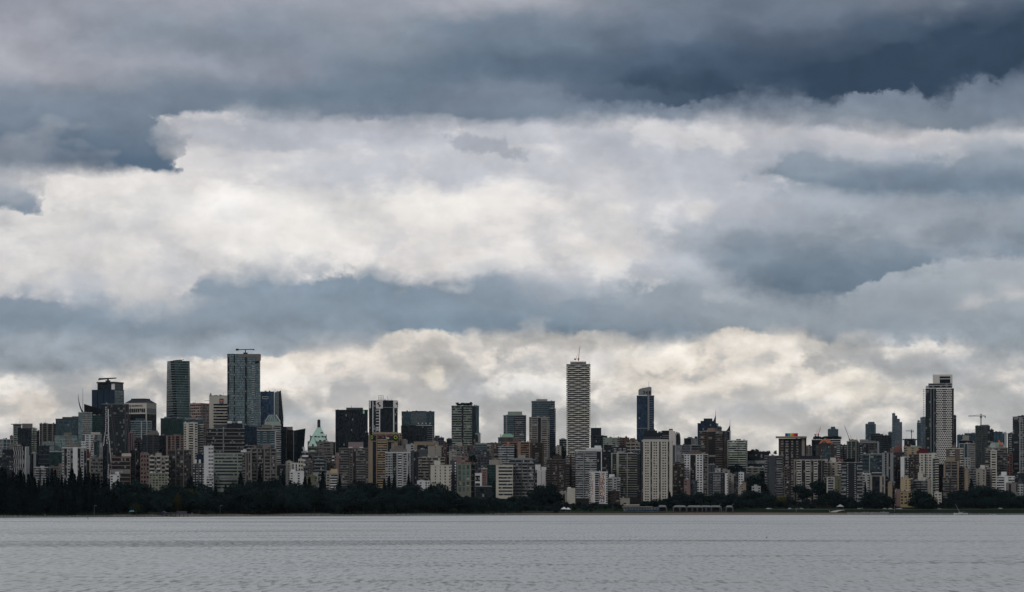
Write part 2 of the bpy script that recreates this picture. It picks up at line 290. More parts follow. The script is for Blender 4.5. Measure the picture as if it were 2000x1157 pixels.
def mat_plain(name, rough=0.8, met=0.0, var=0.25, scale=0.6):
    m, g, b = new_mat(name)
    oi = g.node('ShaderNodeObjectInfo'); ge = g.node('ShaderNodeNewGeometry')
    n = g.noise(ge.outputs['Position'], scale, 4.0, 0.6); f = g.m('MULTIPLY_ADD', n, var * 2, 1 - var)
    g.put(b.inputs['Base Color'], g.mix(1.0, oi.outputs['Color'], g.xyz(f, f, f), 'MULTIPLY'))
    b.inputs['Roughness'].default_value = rough; b.inputs['Metallic'].default_value = met; b.inputs['Specular IOR Level'].default_value = 0.2
    return m
M = {'wall': mat_wall(),
     'win': mat_glass('window_glass', 2.2, 2.9, 0.22, 0.0, 0.10),
     'glaz': mat_glass('curtain_glazing', 1.6, 3.0, 0.16, 0.35, 0.004),
     'dark': mat_glass('recess_glazing', 2.4, 2.9, 0.4, 0.0, 0.10),
     'slab': mat_plain('concrete_slab', 0.8, 0.0, 0.22, 0.25),
     'metal': mat_plain('painted_metal', 0.5, 0.3)}
# palette, real-world reflectances; ghaze is grey-blue glass with distance haze painted in
PAL = dict(cream=(.42,.395,.35), beige=(.255,.235,.21), white=(.50,.495,.49), grey=(.19,.195,.20), lgrey=(.31,.315,.315), dgrey=(.062,.067,.076),
           char=(.022,.026,.033), brown=(.055,.043,.038), lbrown=(.112,.094,.085), tan=(.235,.19,.145), pink=(.19,.135,.125), brick=(.12,.06,.055),
           sand=(.36,.29,.19), olive=(.13,.13,.09), sage=(.24,.27,.235), stone=(.15,.14,.132), teal=(.05,.09,.10), copper=(.34,.47,.41),
           maroon=(.09,.02,.03), orange=(.40,.17,.105), red=(.35,.03,.035),
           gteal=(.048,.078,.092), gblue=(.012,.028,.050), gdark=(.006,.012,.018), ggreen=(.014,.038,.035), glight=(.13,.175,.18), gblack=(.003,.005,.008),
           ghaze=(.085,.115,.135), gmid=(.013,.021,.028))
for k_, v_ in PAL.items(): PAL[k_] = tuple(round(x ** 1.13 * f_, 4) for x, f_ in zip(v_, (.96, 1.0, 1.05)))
def pc(c): return PAL[c] if isinstance(c, str) else c
# ---------------------------------------------------------------- meshes
def link(name, mesh, parent=None, loc=(0, 0, 0), rz=0.0, scale=(1, 1, 1), color=None):
    o = bpy.data.objects.new(name, mesh); COL.objects.link(o); o.parent = parent
    o.location = loc; o.rotation_euler = (0, 0, rz); o.scale = scale
    if color is not None:
        c = pc(color); o.color = (c[0], c[1], c[2], 1)
    return o
class MB:
    def __init__(s): s.v = []; s.f = []
    def box(s, x0, x1, y0, y1, z0, z1):
        n = len(s.v); s.v += [(x, y, z) for z in (z0, z1) for x, y in ((x0, y0), (x1, y0), (x1, y1), (x0, y1))]
        s.f += [tuple(n + i for i in q) for q in ((3, 2, 1, 0), (4, 5, 6, 7), (0, 1, 5, 4), (1, 2, 6, 5), (2, 3, 7, 6), (3, 0, 4, 7))]
    def prism(s, poly, z0, z1, top=None):
        # poly: footprint; top: another footprint of equal length; z0/z1 may be lists
        n = len(s.v); k = len(poly); top = top or poly
        zz0 = z0 if isinstance(z0, (list, tuple)) else [z0] * k; zz1 = z1 if isinstance(z1, (list, tuple)) else [z1] * k
        s.v += [(p[0], p[1], z) for p, z in zip(poly, zz0)] + [(p[0], p[1], z) for p, z in zip(top, zz1)]
        s.f.append(tuple(n + i for i in reversed(range(k)))); s.f.append(tuple(n + k + i for i in range(k)))
        for i in range(k): j = (i + 1) % k; s.f.append((n + i, n + j, n + k + j, n + k + i))
    def bar(s, a, b, r, k=5):
        a = Vector(a); b = Vector(b); d = (b - a).normalized(); u = d.orthogonal().normalized(); w_ = d.cross(u); n = len(s.v)
        r2 = r if not isinstance(r, tuple) else r[1]; r1 = r if not isinstance(r, tuple) else r[0]
        for c, q in ((a, r1), (b, r2)):
            for i in range(k):
                t = 2 * math.pi * i / k; p = c + (u * math.cos(t) + w_ * math.sin(t)) * q; s.v.append(tuple(p))
        s.f.append(tuple(n + i for i in reversed(range(k)))); s.f.append(tuple(n + k + i for i in range(k)))
        for i in range(k): j = (i + 1) % k; s.f.append((n + i, n + j, n + k + j, n + k + i))
    def mesh(s, name, mat, smooth=False):
        me = bpy.data.meshes.new(name); me.from_pydata(s.v, [], s.f); me.materials.append(mat); me.update()
        if smooth: me.polygons.foreach_set('use_smooth', [True] * len(me.polygons))
        return me
    def build(s, name, mat, parent=None, color=None, loc=(0, 0, 0), rz=0.0, smooth=False):
        return link(name, s.mesh(name, mat, smooth), parent, loc, rz, color=color)
CUBE = {}
for k_ in M:
    b_ = MB(); b_.box(-.5, .5, -.5, .5, -.5, .5); CUBE[k_] = b_.mesh('block_' + M[k_].name, M[k_])
def block(name, mk, parent, x0, x1, y0, y1, z0, z1, color):
    return link(name, CUBE[mk], parent, ((x0 + x1) / 2, (y0 + y1) / 2, (z0 + z1) / 2), 0, (abs(x1 - x0), abs(y1 - y0), abs(z1 - z0)), color)
def sub_block(par, *a):
    o = block(*a); mi = par.matrix_basis.inverted(); o.parent = par; o.matrix_parent_inverse = mi; return o
def tag(o, label, cat, group=None, kind=None):
    if label: o['label'] = label
    if cat: o['category'] = cat
    if group: o['group'] = group
    if kind: o['kind'] = kind
    return o
def empty(name, loc, rz=0.0):
    o = bpy.data.objects.new(name, None); COL.objects.link(o); o.location = loc; o.rotation_euler = (0, 0, rz); o.empty_display_size = 2; return o
# ---------------------------------------------------------------- buildings
SEC = (0.0, 0.0, 1.0)                     # the crop of the photograph that the following measurements were read from
def sec(x, y, s):
    global SEC
    SEC = (x, y, s)
def X_(v): return SEC[0] + v / SEC[2]
def Y_(v): return SEC[1] + v / SEC[2]
class Bld:
    """origin at the foot of the front face's left corner; +x along the front, +y into the depth"""
    pass
LIM = 100
def facade(B, root, ax, width, z0, z1, pattern, fh, trim, glass, seed):
    """ax(u, v) -> local xy for u along the face and v metres proud of it"""
    rnd = random.Random(seed)
    cols = []
    for tok in pattern.split():
        if '*' in tok:
            t, n = tok.split('*'); cols += [t] * int(n)
        else: cols.append(tok)
    parsed = []
    for t in cols:
        i = 0
        while i < len(t) and (t[i].isdigit() or t[i] == '.' and i + 1 < len(t)): i += 1
        parsed.append((float(t[:i]) if i else 1.0, t[i:] or '.'))
    tot = sum(p[0] for p in parsed); u = 0.0
    nf = max(1, int((z1 - z0) / fh)); top = z1 - 0.6
    def put(name, mk, u0, u1, v0, v1, a, b, color):
        # boxes along the face; rotation comes from the face's own empty-free axes
        if name in ('balcony', 'floor_slab', 'window', 'window_band'):
            q = rnd.uniform(.72, 1.18); c_ = pc(color); color = (c_[0] * q, c_[1] * q, c_[2] * q)
        B.items.setdefault(name, []).append((mk, ax, u0, u1, v0, v1, a, b, color))
    tr = trim; dk = glass; rc = 'gdark' if (isinstance(glass, tuple) or glass in ('gteal', 'glight', 'ggreen')) else glass
    for wgt, t in parsed:
        wd = width * wgt / tot; a, b = u, u + wd; m = 0.5 * (a + b); u = b
        if t == '.': continue
        if t == 'p': put('pier', 'slab', a, b, 0, 0.7, z0, z1 - 0.3, tr); continue
        if t == 'P': put('pier', 'slab', a, b, 0, 0.5, z0, z1 - 0.3, B.trim2); continue
        if t == 'k': put('recess', 'dark', a + .1, b - .1, -0.3, 0.05, z0, z1 - 1.2, 'gblack'); continue
        if t in 'bBn': put('recess', 'dark', a + .1, b - .1, -0.3, 0.06, z0, z1 - 1.0, rc)
        if t in 'gG': put('glazing', 'glaz', a + .08, b - .08, -0.3, 0.10, z0, z1 - 0.8, dk)
        for k in range(nf):
            zt = top - k * fh
            if zt - fh < z0: break
            dk = glass if rnd.random() > .13 else rnd.choice(('dgrey', 'stone', 'grey'))
            if t == 'w': put('window', 'win', m - wd * .30, m + wd * .30, -.2, .07, zt - fh * .80, zt - fh * .28, dk)
            elif t == 'd': put('window', 'win', m - wd * .42, m + wd * .42, -.2, .07, zt - fh * .82, zt - fh * .26, dk)
            elif t == 'h': put('window', 'win', m - wd * .34, m + wd * .34, -.2, .07, zt - fh * .92, zt - fh * .12, dk)
            elif t == 'r': put('window_band', 'win', a + wd * .03, b - wd * .03, -.2, .08, zt - fh * .88, zt - fh * .36, dk)
            elif t == 'R': put('window_band', 'win', a + wd * .02, b - wd * .02, -.2, .08, zt - fh * .98, zt - fh * .22, dk)
            if t == 'b' and rnd.random() < .38:
                q0 = rnd.uniform(.05, .55); put('balcony_screen', 'win', a + wd * q0, a + wd * min(.95, q0 + rnd.uniform(.15, .5)), -.1, .5, zt - fh * .62, zt - fh * .06, rnd.choice(('stone', 'dgrey', 'grey', 'gmid', 'lgrey')))
            if t == 'b': put('balcony', 'slab', a + wd * .04, b - wd * .04, .0, 1.3, zt - fh, zt - fh * .62, tr)
            elif t == 'B': put('balcony', 'slab', a, b, .0, 1.5, zt - fh, zt - fh * .80, tr)
            elif t == 'n': put('balcony', 'slab', a, b, .0, 1.1, zt - fh, zt - fh * .88, B.trim2)
            elif t == 'g': put('floor_slab', 'slab', a, b, .0, .35, zt - fh * 1.0, zt - fh * .86, tr)
SEEN = []
def bld(x0, x1, yt, D, wall, front, label, cat='apartment tower', name='apartment_tower', xs=None, side='3. w', rot=None, trim=None, trim2='dgrey',
        glass='gdark', gs=None, fh=2.95, top=(), roof='grey', base=None, depth=None, nb=0, group=None, parapet=0.9, pcol=None, wallmat='wall', yb=None):
    """a building whose front runs from x0 to x1 (crop pixels) and whose top is at yt, D metres away.
    xs: corner where the front ends and the side begins (side to the right if xs > x0's half, else to the left)."""
    X0, X1 = X_(x0), X_(x1); ztop = wz_(Y_(yt), D)
    a0, a1 = wx_(X0, D), wx_(X1, D)
    view = math.atan2((a0 + a1) / 2, D)
    B = Bld(); B.items = {}; B.trim2 = trim2
    seed = int(X0 * 31 + yt * 7); rnd = random.Random(seed)
    if rot is None: rot = 32 if xs is not None else rnd.uniform(-1.5, 1.5)
    if xs is not None:
        XS = X_(xs); s_ = wx_(XS, D)
        leftside = (s_ - a0) < (a1 - s_)
        fw, sw = ((a1 - s_, s_ - a0) if leftside else (s_ - a0, a1 - s_))
        th = R(rot); W_ = fw / math.cos(th); Dp = sw / math.sin(th)
        rz = (-th if not leftside else th)
    else:
        leftside = False; th = R(rot); W_ = (a1 - a0) / math.cos(th); Dp = depth or min(32, max(14, W_ * 0.8)); rz = th; s_ = None
    # local frame: origin at front-left corner, x along the front, y inwards
    if xs is None: ox, oy = a0, D
    elif not leftside:
        # corner between front and side is nearest and sits at s_; front goes back to the left
        rz = th * -1; ox = s_ - W_ * math.cos(th); oy = D + W_ * math.sin(th)
    else:
        rz = th; ox, oy = s_, D
    rz -= view * (1 if True else 0)
    c, sn = math.cos(rz), math.sin(rz)
    if xs is not None and not leftside:
        ox = s_ - W_ * c; oy = D - W_ * sn
    cx, cy = ox + c * W_ / 2 - sn * Dp / 2, oy + sn * W_ / 2 + c * Dp / 2
    gz = min(ground_h(ox, max(oy, 10)), ground_h(cx, cy)) - 1.0
    if base is not None: gz = base
    H = ztop - gz
    root = empty(name, (cx, cy, gz), rz)
    tag(root, label, cat, group)
    hx, hy = W_ / 2, Dp / 2
    wall_c = pc(wall); trim = trim or wall
    wm = 'glaz' if (isinstance(wall, str) and wall.startswith('g') and wall not in ('grey',)) else wallmat
    wn = 'wall' if wm == 'wall' else 'glass_body'
    block(wn, wm, root, -hx, hx, -hy, hy, 0, H, wall_c)
    gl = glass
    z0 = 0.5
    facade(B, root, 0, W_, z0, H - parapet * .2, front, fh, trim, gl, seed)
    if xs is not None: facade(B, root, 1 if not leftside else 2, Dp, z0, H - parapet * .2, side, fh, trim, gs or gl, seed + 1)
    for nm, lst in B.items.items():
        lst = sorted(lst, key=lambda q: -q[7])
        rest = lst[LIM:] if len(lst) > LIM else []
        if rest and len(lst) > LIM: lst = lst[:LIM]
        def cvt(q):
            mk, ax, u0, u1, v0, v1, za, zb, col = q
            if ax == 0: return (-hx + u0, -hx + u1, -hy - v1, -hy - v0, za, zb)
            if ax == 1: return (hx + v0, hx + v1, -hy + u0, -hy + u1, za, zb)
            return (-hx - v1, -hx - v0, hy - u1, hy - u0, za, zb)
        for q in lst: block(nm, q[0], root, *cvt(q), q[8])
        if rest:
            mb = MB()
            for q in rest: mb.box(*cvt(q))
            o = mb.build(nm, M[rest[0][0]], root, color=rest[0][8]); o['kind'] = 'stuff'
    # parapet / roof plate
    pcw = pcol or trim
    roof_o = block('roof', 'slab', root, -hx - .25, hx + .25, -hy - .25, hy + .25, H - parapet * .5, H + 0.25, pcw)
    # roof things: (xa, xb, ytop, colour[, name]) in crop pixels
    zc = H + 0.25
    for tp in top:
        xa, xb, yy, colr = tp[:4]; nm = tp[4] if len(tp) > 4 else 'penthouse'
        wa, wb = wx_(X_(xa), D), wx_(X_(xb), D); h = wz_(Y_(yy), D) - gz
        # project onto local x through the building's centre line
        mid = (wa + wb) / 2; lx = (mid - cx) * c; hw = (wb - wa) / 2 * (1 if xs is None else 0.85)
        lx = max(-hx * 1.3 + hw * .3, min(hx * 1.3 - hw * .3, lx))
        if nm in ('mast', 'antenna'):
            mb = MB(); mb.bar((0, 0, 0), (0, 0, h - zc), (max(.25, hw), .12), 5); o_ = mb.build(nm, M['metal'], root, colr, (lx, 0, zc)); o_.parent = roof_o; o_.matrix_parent_inverse = roof_o.matrix_basis.inverted(); continue
        dp = min(Dp * .7, max(4, (wb - wa) * .9))
        block(nm, 'wall' if nm != 'glass_crown' else 'glaz', root, lx - hw, lx + hw, -dp / 2, dp / 2, zc, h, colr)
    # small roof clutter so the skyline is not ruled
    if nb is not None:
        for i in range(nb or rnd.choice((2, 3, 4, 5))):
            bw = rnd.uniform(1.2, 3.2); bx = rnd.uniform(-hx + bw, hx - bw); by = rnd.uniform(-hy * .5, hy * .3)
            sub_block(roof_o, rnd.choice(('vent_box', 'roof_unit')), 'metal', root, bx - bw / 2, bx + bw / 2, by - 1, by + 1, zc, zc + rnd.uniform(.7, 1.8), rnd.choice(('grey', 'lgrey', 'dgrey', 'char')))
        if rnd.random() < .45:
            bx = rnd.uniform(-hx * .7, hx * .7); sub_block(roof_o, 'aerial', 'metal', root, bx - .12, bx + .12, -.12, .12, zc, zc + rnd.uniform(3, 6), 'dgrey')
    B.root = root; B.ox = ox; B.xs = xs; B.hx, B.hy, B.H, B.D, B.gz, B.rz, B.cx, B.cy, B.c = hx, hy, H, D, gz, rz, cx, cy, c
    SEEN.append((label, X0, X1))
    return B
LM = [(-60, 'the low teal glass block'), (45, 'the zigzag building'), (85, 'the three-pier tower'), (130, 'the pale twin slab tower'), (175, 'the red crane'), (200, 'the pixel striped tower'), (235, 'the low reddish block'), (290, 'the beige balcony block'), (330, 'the wide dark brown block'),
      (385, 'the white tiled tower'), (440, 'the grey green block'), (510, 'the dark brown balcony tower'), (575, 'the white slabs'), (625, 'the green roofed hotel'), (690, 'the massive brown slab'), (735, 'the sandy hotel'), (775, 'the pale grey apartment tower'), (825, 'the white flats'), (860, 'the cream sawtooth block'), (905, 'the green framed block'),
      (945, 'the brick tower'), (985, 'the bright banded cream block'), (1025, 'the grey gridded block'), (1075, 'the dark brown tower'), (1125, 'the wavy white tower'), (1168, 'the mosaic block'), (1215, 'the green glass tower'), (1282, 'the big beige tower'), (1355, 'the white striped tower'), (1405, 'the curved balcony house'),
      (1450, 'the slate blocks'), (1515, 'the blank brick tower'), (1585, 'the beige apartment slab'), (1630, 'the olive block'), (1665, 'the charcoal ledge tower'), (1715, 'the beige piered block'), (1775, 'the yellow house'), (1815, 'the maroon roofed tower'), (1860, 'the taupe tower'), (1910, 'the beige windowed block'), (1950, 'the white terrace block'), (1990, 'the edge tower')]
# ---------------------------------------------------------------- ground and water
def mat_ground():
    m, g, b = new_mat('ground_cover'); ge = g.node('ShaderNodeNewGeometry'); at = g.node('ShaderNodeAttribute', attribute_name='zone'); z = g.sep(at.outputs['Vector'])
    n = g.noise(ge.outputs['Position'], .05, 6.0, .6); n2 = g.noise(ge.outputs['Position'], .6, 4.0, .6)
    grass = g.mix(n, (.006, .011, .008, 1), (.014, .024, .014, 1)); sand = g.mix(n2, (.085, .070, .064, 1), (.15, .125, .11, 1)); stone = g.mix(n2, (.03, .032, .036, 1), (.13, .13, .135, 1)); dirt = g.mix(n, (.006, .007, .008, 1), (.018, .018, .018, 1))
    c = g.mix(z[0], grass, sand); c = g.mix(z[1], c, stone); c = g.mix(z[2], c, dirt); g.put(b.inputs['Base Color'], c); b.inputs['Roughness'].default_value = .95; b.inputs['Specular IOR Level'].default_value = 0.0
    return m
# t: metres inland; zone: (sand, rock, town)
TT = [-400, -60, -10, 0, 4, 8, 14, 22, 30, 40, 55, 70, 90, 120, 150, 200, 250, 350, 500, 750, 1000, 1500, 2500, 5000, 12000, 25000]
US = [-3000 + i * 500 for i in range(6)] + [i * 12.5 for i in range(0, 161)] + [2500 + i * 500 for i in range(6)]
SANDY = [(-3000, 0), (150, 0), (260, .5), (350, .9), (520, .8), (640, .3), (700, 0), (930, 0), (1010, .7), (1060, 1), (1640, 1), (1660, .8), (1690, 0), (5000, 0)]
vs, fs, zs = [], [], []
for px in US:
    Y0 = shore_y(px); sa = lerp_tab(SANDY, px)
    for t in TT:
        y = Y0 + t; x = (px - 1000) / F * y; vs.append((x, y, ground_h(x, y)))
        beach = 1.0 if t <= (35 if sa > .3 else 22) else 0.0
        zs.append((beach * sa, beach * (1 - sa), 1.0 if t > 160 else 0.0))
nt = len(TT)
for i in range(len(US) - 1):
    for j in range(nt - 1): a = i * nt + j; fs.append((a, a + nt, a + nt + 1, a + 1))
me = bpy.data.meshes.new('ground'); me.from_pydata(vs, [], fs); me.materials.append(mat_ground())
at = me.attributes.new('zone', 'FLOAT_VECTOR', 'POINT'); at.data.foreach_set('vector', [c for z in zs for c in z]); me.update()
o = link('ground', me); o['kind'] = 'structure'
# water
m, g, b = new_mat('sea_water'); ge = g.node('ShaderNodeNewGeometry'); p = ge.outputs['Position']; ps = g.sep(p)
n1 = g.noise(g.xyz(g.m('MULTIPLY', ps[0], .35), g.m('MULTIPLY', ps[1], .13), 0.0), 1.0, 3.0, .6)
n2 = g.noise(g.xyz(g.m('MULTIPLY', ps[0], .05), g.m('MULTIPLY', ps[1], .018), 0.0), 1.0, 5.0, .62)
n3 = g.noise(g.xyz(g.m('MULTIPLY', ps[0], .0035), g.m('MULTIPLY', ps[1], .012), 3.0), 1.0, 4.0, .6)
cur = g.mr(n3, .52, .68)
g.put(b.inputs['Base Color'], g.mix(g.mr(n3, .5, .7), (.10, .116, .129, 1), (.086, .104, .104, 1)))
b.inputs['Roughness'].default_value = .30; b.inputs['IOR'].default_value = 1.33
# waves tilt the mirror towards the viewer: the reflected sky is that well above the skyline
sx = g.m('ADD', cen(n1, .9) if False else g.m('MULTIPLY', g.m('SUBTRACT', n1, .5), .55), g.m('MULTIPLY', g.m('SUBTRACT', n2, .5), .4))
nB2 = g.noise(g.xyz(g.m('MULTIPLY', ps[0], .3), g.m('MULTIPLY', ps[1], .11), 7.0), 1.0, 4.0, .65)
nB3 = g.noise(g.xyz(g.m('MULTIPLY', ps[0], .03), g.m('MULTIPLY', ps[1], .012), 9.0), 1.0, 4.0, .6)
nW = g.noise(g.xyz(g.m('MULTIPLY', ps[0], 1.0), g.m('MULTIPLY', ps[1], .11), 4.0), 1.0, 3.0, .7)      # crests wide enough to be seen near the viewer
nL = g.noise(g.xyz(g.m('MULTIPLY', ps[0], .0022), g.m('MULTIPLY', ps[1], .0060), 5.0), 1.0, 5.0, .6)   # wind lanes
sy = g.m('ADD', g.m('MULTIPLY_ADD', g.m('SUBTRACT', nB2, .5), -.40, -.19), g.m('ADD', g.m('MULTIPLY', g.m('SUBTRACT', nB3, .5), -.18), g.m('MULTIPLY', g.m('SUBTRACT', nW, .5), -1.5)))
sy = g.m('SUBTRACT', sy, g.mr(nL, .50, .66, 0.0, .20))
nK = g.noise(g.xyz(g.m('MULTIPLY', ps[0], .0045), g.m('MULTIPLY', ps[1], .026), 8.0), 1.0, 4.0, .6)    # narrow slicks
sy = g.m('SUBTRACT', sy, g.mr(nK, .56, .66, 0.0, .16))
sy = g.m('MINIMUM', sy, -.012)
nn = g.node('ShaderNodeVectorMath', operation='NORMALIZE'); g.put(nn.inputs[0], g.xyz(sx, sy, 1.0)); g.put(b.inputs['Normal'], nn.outputs[0])
mb = MB(); mb.v = [(-9000, -400, 0), (9000, -400, 0), (9000, 9000, 0), (-9000, 9000, 0)]; mb.f = [(0, 1, 2, 3)]
vs = []; fs = []
for px in US:
    for y in (-300, 100): vs.append(((px - 1000) / F * 3000, y, 0))
    y = shore_y(px) + 30; vs.append(((px - 1000) / F * y, y, 0))
for i in range(len(US) - 1):
    for j in range(2): a = i * 3 + j; fs.append((a, a + 3, a + 4, a + 1))
me = bpy.data.meshes.new('sea'); me.from_pydata(vs, [], fs); me.materials.append(m); o = link('sea', me); o['kind'] = 'structure'
# ================================================================ the city, left to right
A = 'apartment_tower'; O = 'office_tower'; OC = 'office tower'
def LX(B, x): return ((wx_(X_(x), B.D) - B.cx) / max(.3, math.cos(B.rz)) if B.xs is None else (wx_(X_(x), B.D) - B.ox) / B.c - B.hx)
def LZ(B, y): return wz_(Y_(y), B.D) - B.gz
def on_front(B, name, mk, x0, x1, y0, y1, color, out=.5, back=0.0):
    return block(name, mk, B.root, LX(B, x0), LX(B, x1), -B.hy - out, -B.hy - back, LZ(B, y1), LZ(B, y0), color)
# ---- far left
sec(0, 800, 7.715)
bld(-60, 205, 450, 3900, 'gteal', '1g .15p 1g .15p 1g .15p 1g .15p 1g', 'low teal glass block with pale roof rail at the left edge', 'office building', 'office_building', trim='lgrey', glass='gteal', fh=5)
bld(150, 206, 400, 4300, 'pink', '. w .', 'small pinkish block peeking over the roof rail at far left', 'building', 'building')
B = bld(200, 322, 228, 3820, 'sage', '.2. 3b .4.', 'pale balcony tower with thin overhanging roof plate at far left', trim='sage', glass='gmid')
block('roof_slab', 'slab', B.root, -B.hx - 3, B.hx + 1, -B.hy - 2, B.hy, B.H + .3, B.H + 1, 'lgrey')
bld(268, 470, 285, 3700, 'gdark', '1G 1g 1G', 'dark glass tower with square brown-grey penthouse at far left', OC, O, trim='gmid', glass='gmid', top=[(318, 472, 212, 'stone')])
bld(470, 553, 285, 3780, 'sage', '1b .25k 1b', 'slim pale tower of twin balcony stacks right of the dark glass tower', trim='sage', glass='gdark')
bld(552, 600, 328, 4200, 'gdark', 'g', 'narrow dark slab in the gap left of the three-pier tower', OC, O, trim='gmid')
bld(597, 836, 215, 3860, 'gdark', '.9g .7p 1.5g .7p 1.6g .8p 1g', 'dark tower with three broad tan piers', OC, O, trim='stone', glass='gmid')
bld(632, 812, 490, 3620, 'glight', '1g 1g', 'pale glass stepped block below the three-pier tower', 'office building', 'office_building', trim='sage', glass='glight')
bld(578, 742, 545, 3520, 'gdark', '1g', 'dark blue glass block with thin pale floor lines', 'office building', 'office_building', trim='dgrey', glass='gmid', fh=5.6)
bld(742, 938, 635, 3460, 'gteal', '1g', 'low green glass block with thin white roof edge', 'office building', 'office_building', trim='ggreen', glass='ggreen', fh=4.4, pcol='lgrey')
bld(465, 562, 660, 3480, 'gdark', '.8G .8p .4G', 'dark slab with one blank grey wall panel behind the left woods', trim='grey')
bld(35, 215, 600, 3430, 'char', '1r 1r', 'dark low block with banded windows left of the zigzag building', trim='dgrey', glass='gdark', top=[(190, 362, 518, 'stone')])
B = bld(205, 440, 555, 3380, 'char', '1k', 'dark tower with white zigzag lines over its face', nb=0, trim='char', fh=3.4, xs=368, side='1k', rot=38)
B.ox = B.cx; 
w_ = 2 * B.hx; nfl = 13; fhz = 5.2
for k in range(nfl):
    zt = B.H - .5 - k * fhz
    for j in range(5):
        u = -B.hx + w_ * (j + .25 + .5 * (k % 2) * .6 + .03 * k) / 5.2
        if u < B.hx - 1:
            block('zigzag_fin', 'slab', B.root, u, u + .8, -B.hy - 1.2, -B.hy, zt - fhz, zt, 'lgrey')
            block('zigzag_ledge', 'slab', B.root, u + .8, min(u + w_ / 9, B.hx), -B.hy - 1.0, -B.hy, zt - fhz, zt - fhz + .6, 'grey')
for j in range(5):
    for k in range(nfl):
        zt = B.H - .5 - k * fhz; u = -B.hy + 2 * B.hy * (j + .6 - .09 * k) / 5.0
        if -B.hy < u < B.hy - 1: block('side_fin', 'slab', B.root, B.hx, B.hx + 1.0, u, u + .9, zt - fhz, zt, 'white')
bld(515, 725, 870, 3330, 'dgrey', '1b .3w 1b .4w', 'low dark building with flat white roof at the edge of the woods', 'apartment building', 'apartment_building', trim='lgrey', pcol='white', top=[(590, 650, 850, 'lgrey')])
bld(742, 940, 862, 3350, 'stone', 'w*7', 'low brown-grey building below the green glass block', 'apartment building', 'apartment_building', top=[(870, 936, 812, 'pink')])
bld(-40, 205, 720, 3340, 'char', 'd*7', 'low dark building at the left edge above the woods', 'apartment building', 'apartment_building', glass='gmid', trim='dgrey')
# ---- x 120..250
sec(0, 730, 3.99)
B = bld(433, 655, 352, 3820, 'gdark', '1g 1G 2g 1g', 'dark glass tower with stepped roof and grid of terraces', OC, O, trim='dgrey', glass='gteal', top=[(470, 650, 337, 'dgrey'), (545, 612, 330, 'stone')])
bld(425, 600, 485, 3640, 'gteal', 'g g g g', 'green glass block with brightly lit top floors', 'office building', 'office_building', trim='sage', glass='glight', fh=4, top=[(485, 545, 458, 'stone')])
B = bld(655, 792, 320, 3960, 'gdark', 'g g', 'dark tower under a black slanted sail roof', OC, O, trim='gmid', nb=0)
mb = MB(); xl, xr = -B.hx, B.hx
mb.prism([(xl, -B.hy), (xr, -B.hy), (xr, B.hy), (xl, B.hy)], B.H + .3, [LZ_ - 0 for LZ_ in (wz_(Y_(236), B.D) - B.gz, wz_(Y_(278), B.D) - B.gz, wz_(Y_(278), B.D) - B.gz, wz_(Y_(236), B.D) - B.gz)])
mb.build('sail_roof', M['metal'], B.root, 'gblack')
B = bld(610, 716, 303, 3780, 'gteal', '.5G .3g 1g .5g', 'pale glass tower with tall curved horn on its left corner', OC, O, trim='lgrey', glass='glight')
mb = MB(); prev = None
for i in range(9):
    t = i / 8; p = (-B.hx + 6 * (1 - t) ** 2.2, -B.hy + 2, B.H + t * 25)
    if prev: mb.bar(prev, p, (1.1 * (1.05 - t) + .2, 1.1 * (.95 - t) + .2))
    prev = p
mb.build('roof_horn', M['metal'], B.root, 'dgrey')
mb = MB(); mb.bar((-B.hx + 6, 0, B.H), (-B.hx + 6, 0, B.H + 34), (.5, .2)); mb.build('mast', M['metal'], B.root, 'lgrey')
bld(714, 800, 325, 3900, 'gdark', 'g g g', 'dark green glass block right of the horned tower', OC, O, trim='gteal', glass='ggreen')
bld(640, 790, 472, 3600, 'white', '.6g 1w 1w .7g .8g', 'white walled tower with punched windows between green glass bays', trim='lgrey', glass='gteal', top=[(700, 770, 456, 'cream')])
bld(632, 668, 528, 3560, 'white', 'w w w', 'small white block stepping down left of the white walled tower')
bld(732, 800, 530, 3500, 'gdark', '1G .6g 1G', 'dark green glass slab behind the red crane', trim='ggreen', glass='ggreen')
sec(120, 800, 7.715)
bld(8, 372, 572, 3300, 'lgrey', '.5w .7k .8w .6k 1.1p .7k .8w .6k', 'pale grey twin slab tower with dark vertical recesses above the woods', trim='white', top=[(100, 236, 514, 'stone')], fh=3.4)
bld(345, 422, 640, 3480, 'brown', '. w .', 'brown-grey block with sloping top beside the red crane', top=[(352, 405, 596, 'brown')])
bld(366, 446, 760, 3400, 'gdark', '1G .5p', 'narrow dark glass block with tan edge pier', trim='tan', glass='gmid')
bld(440, 620, 728, 3360, 'stone', 'd*5', 'grey-brown block with rows of square windows below the red crane', fh=4.2, top=[(450, 515, 690, 'grey')])
bld(870, 875, 1200, 3200, 'white', '.', 'tiny white wall deep in the left woods', 'building', 'building', nb=0) if False else None
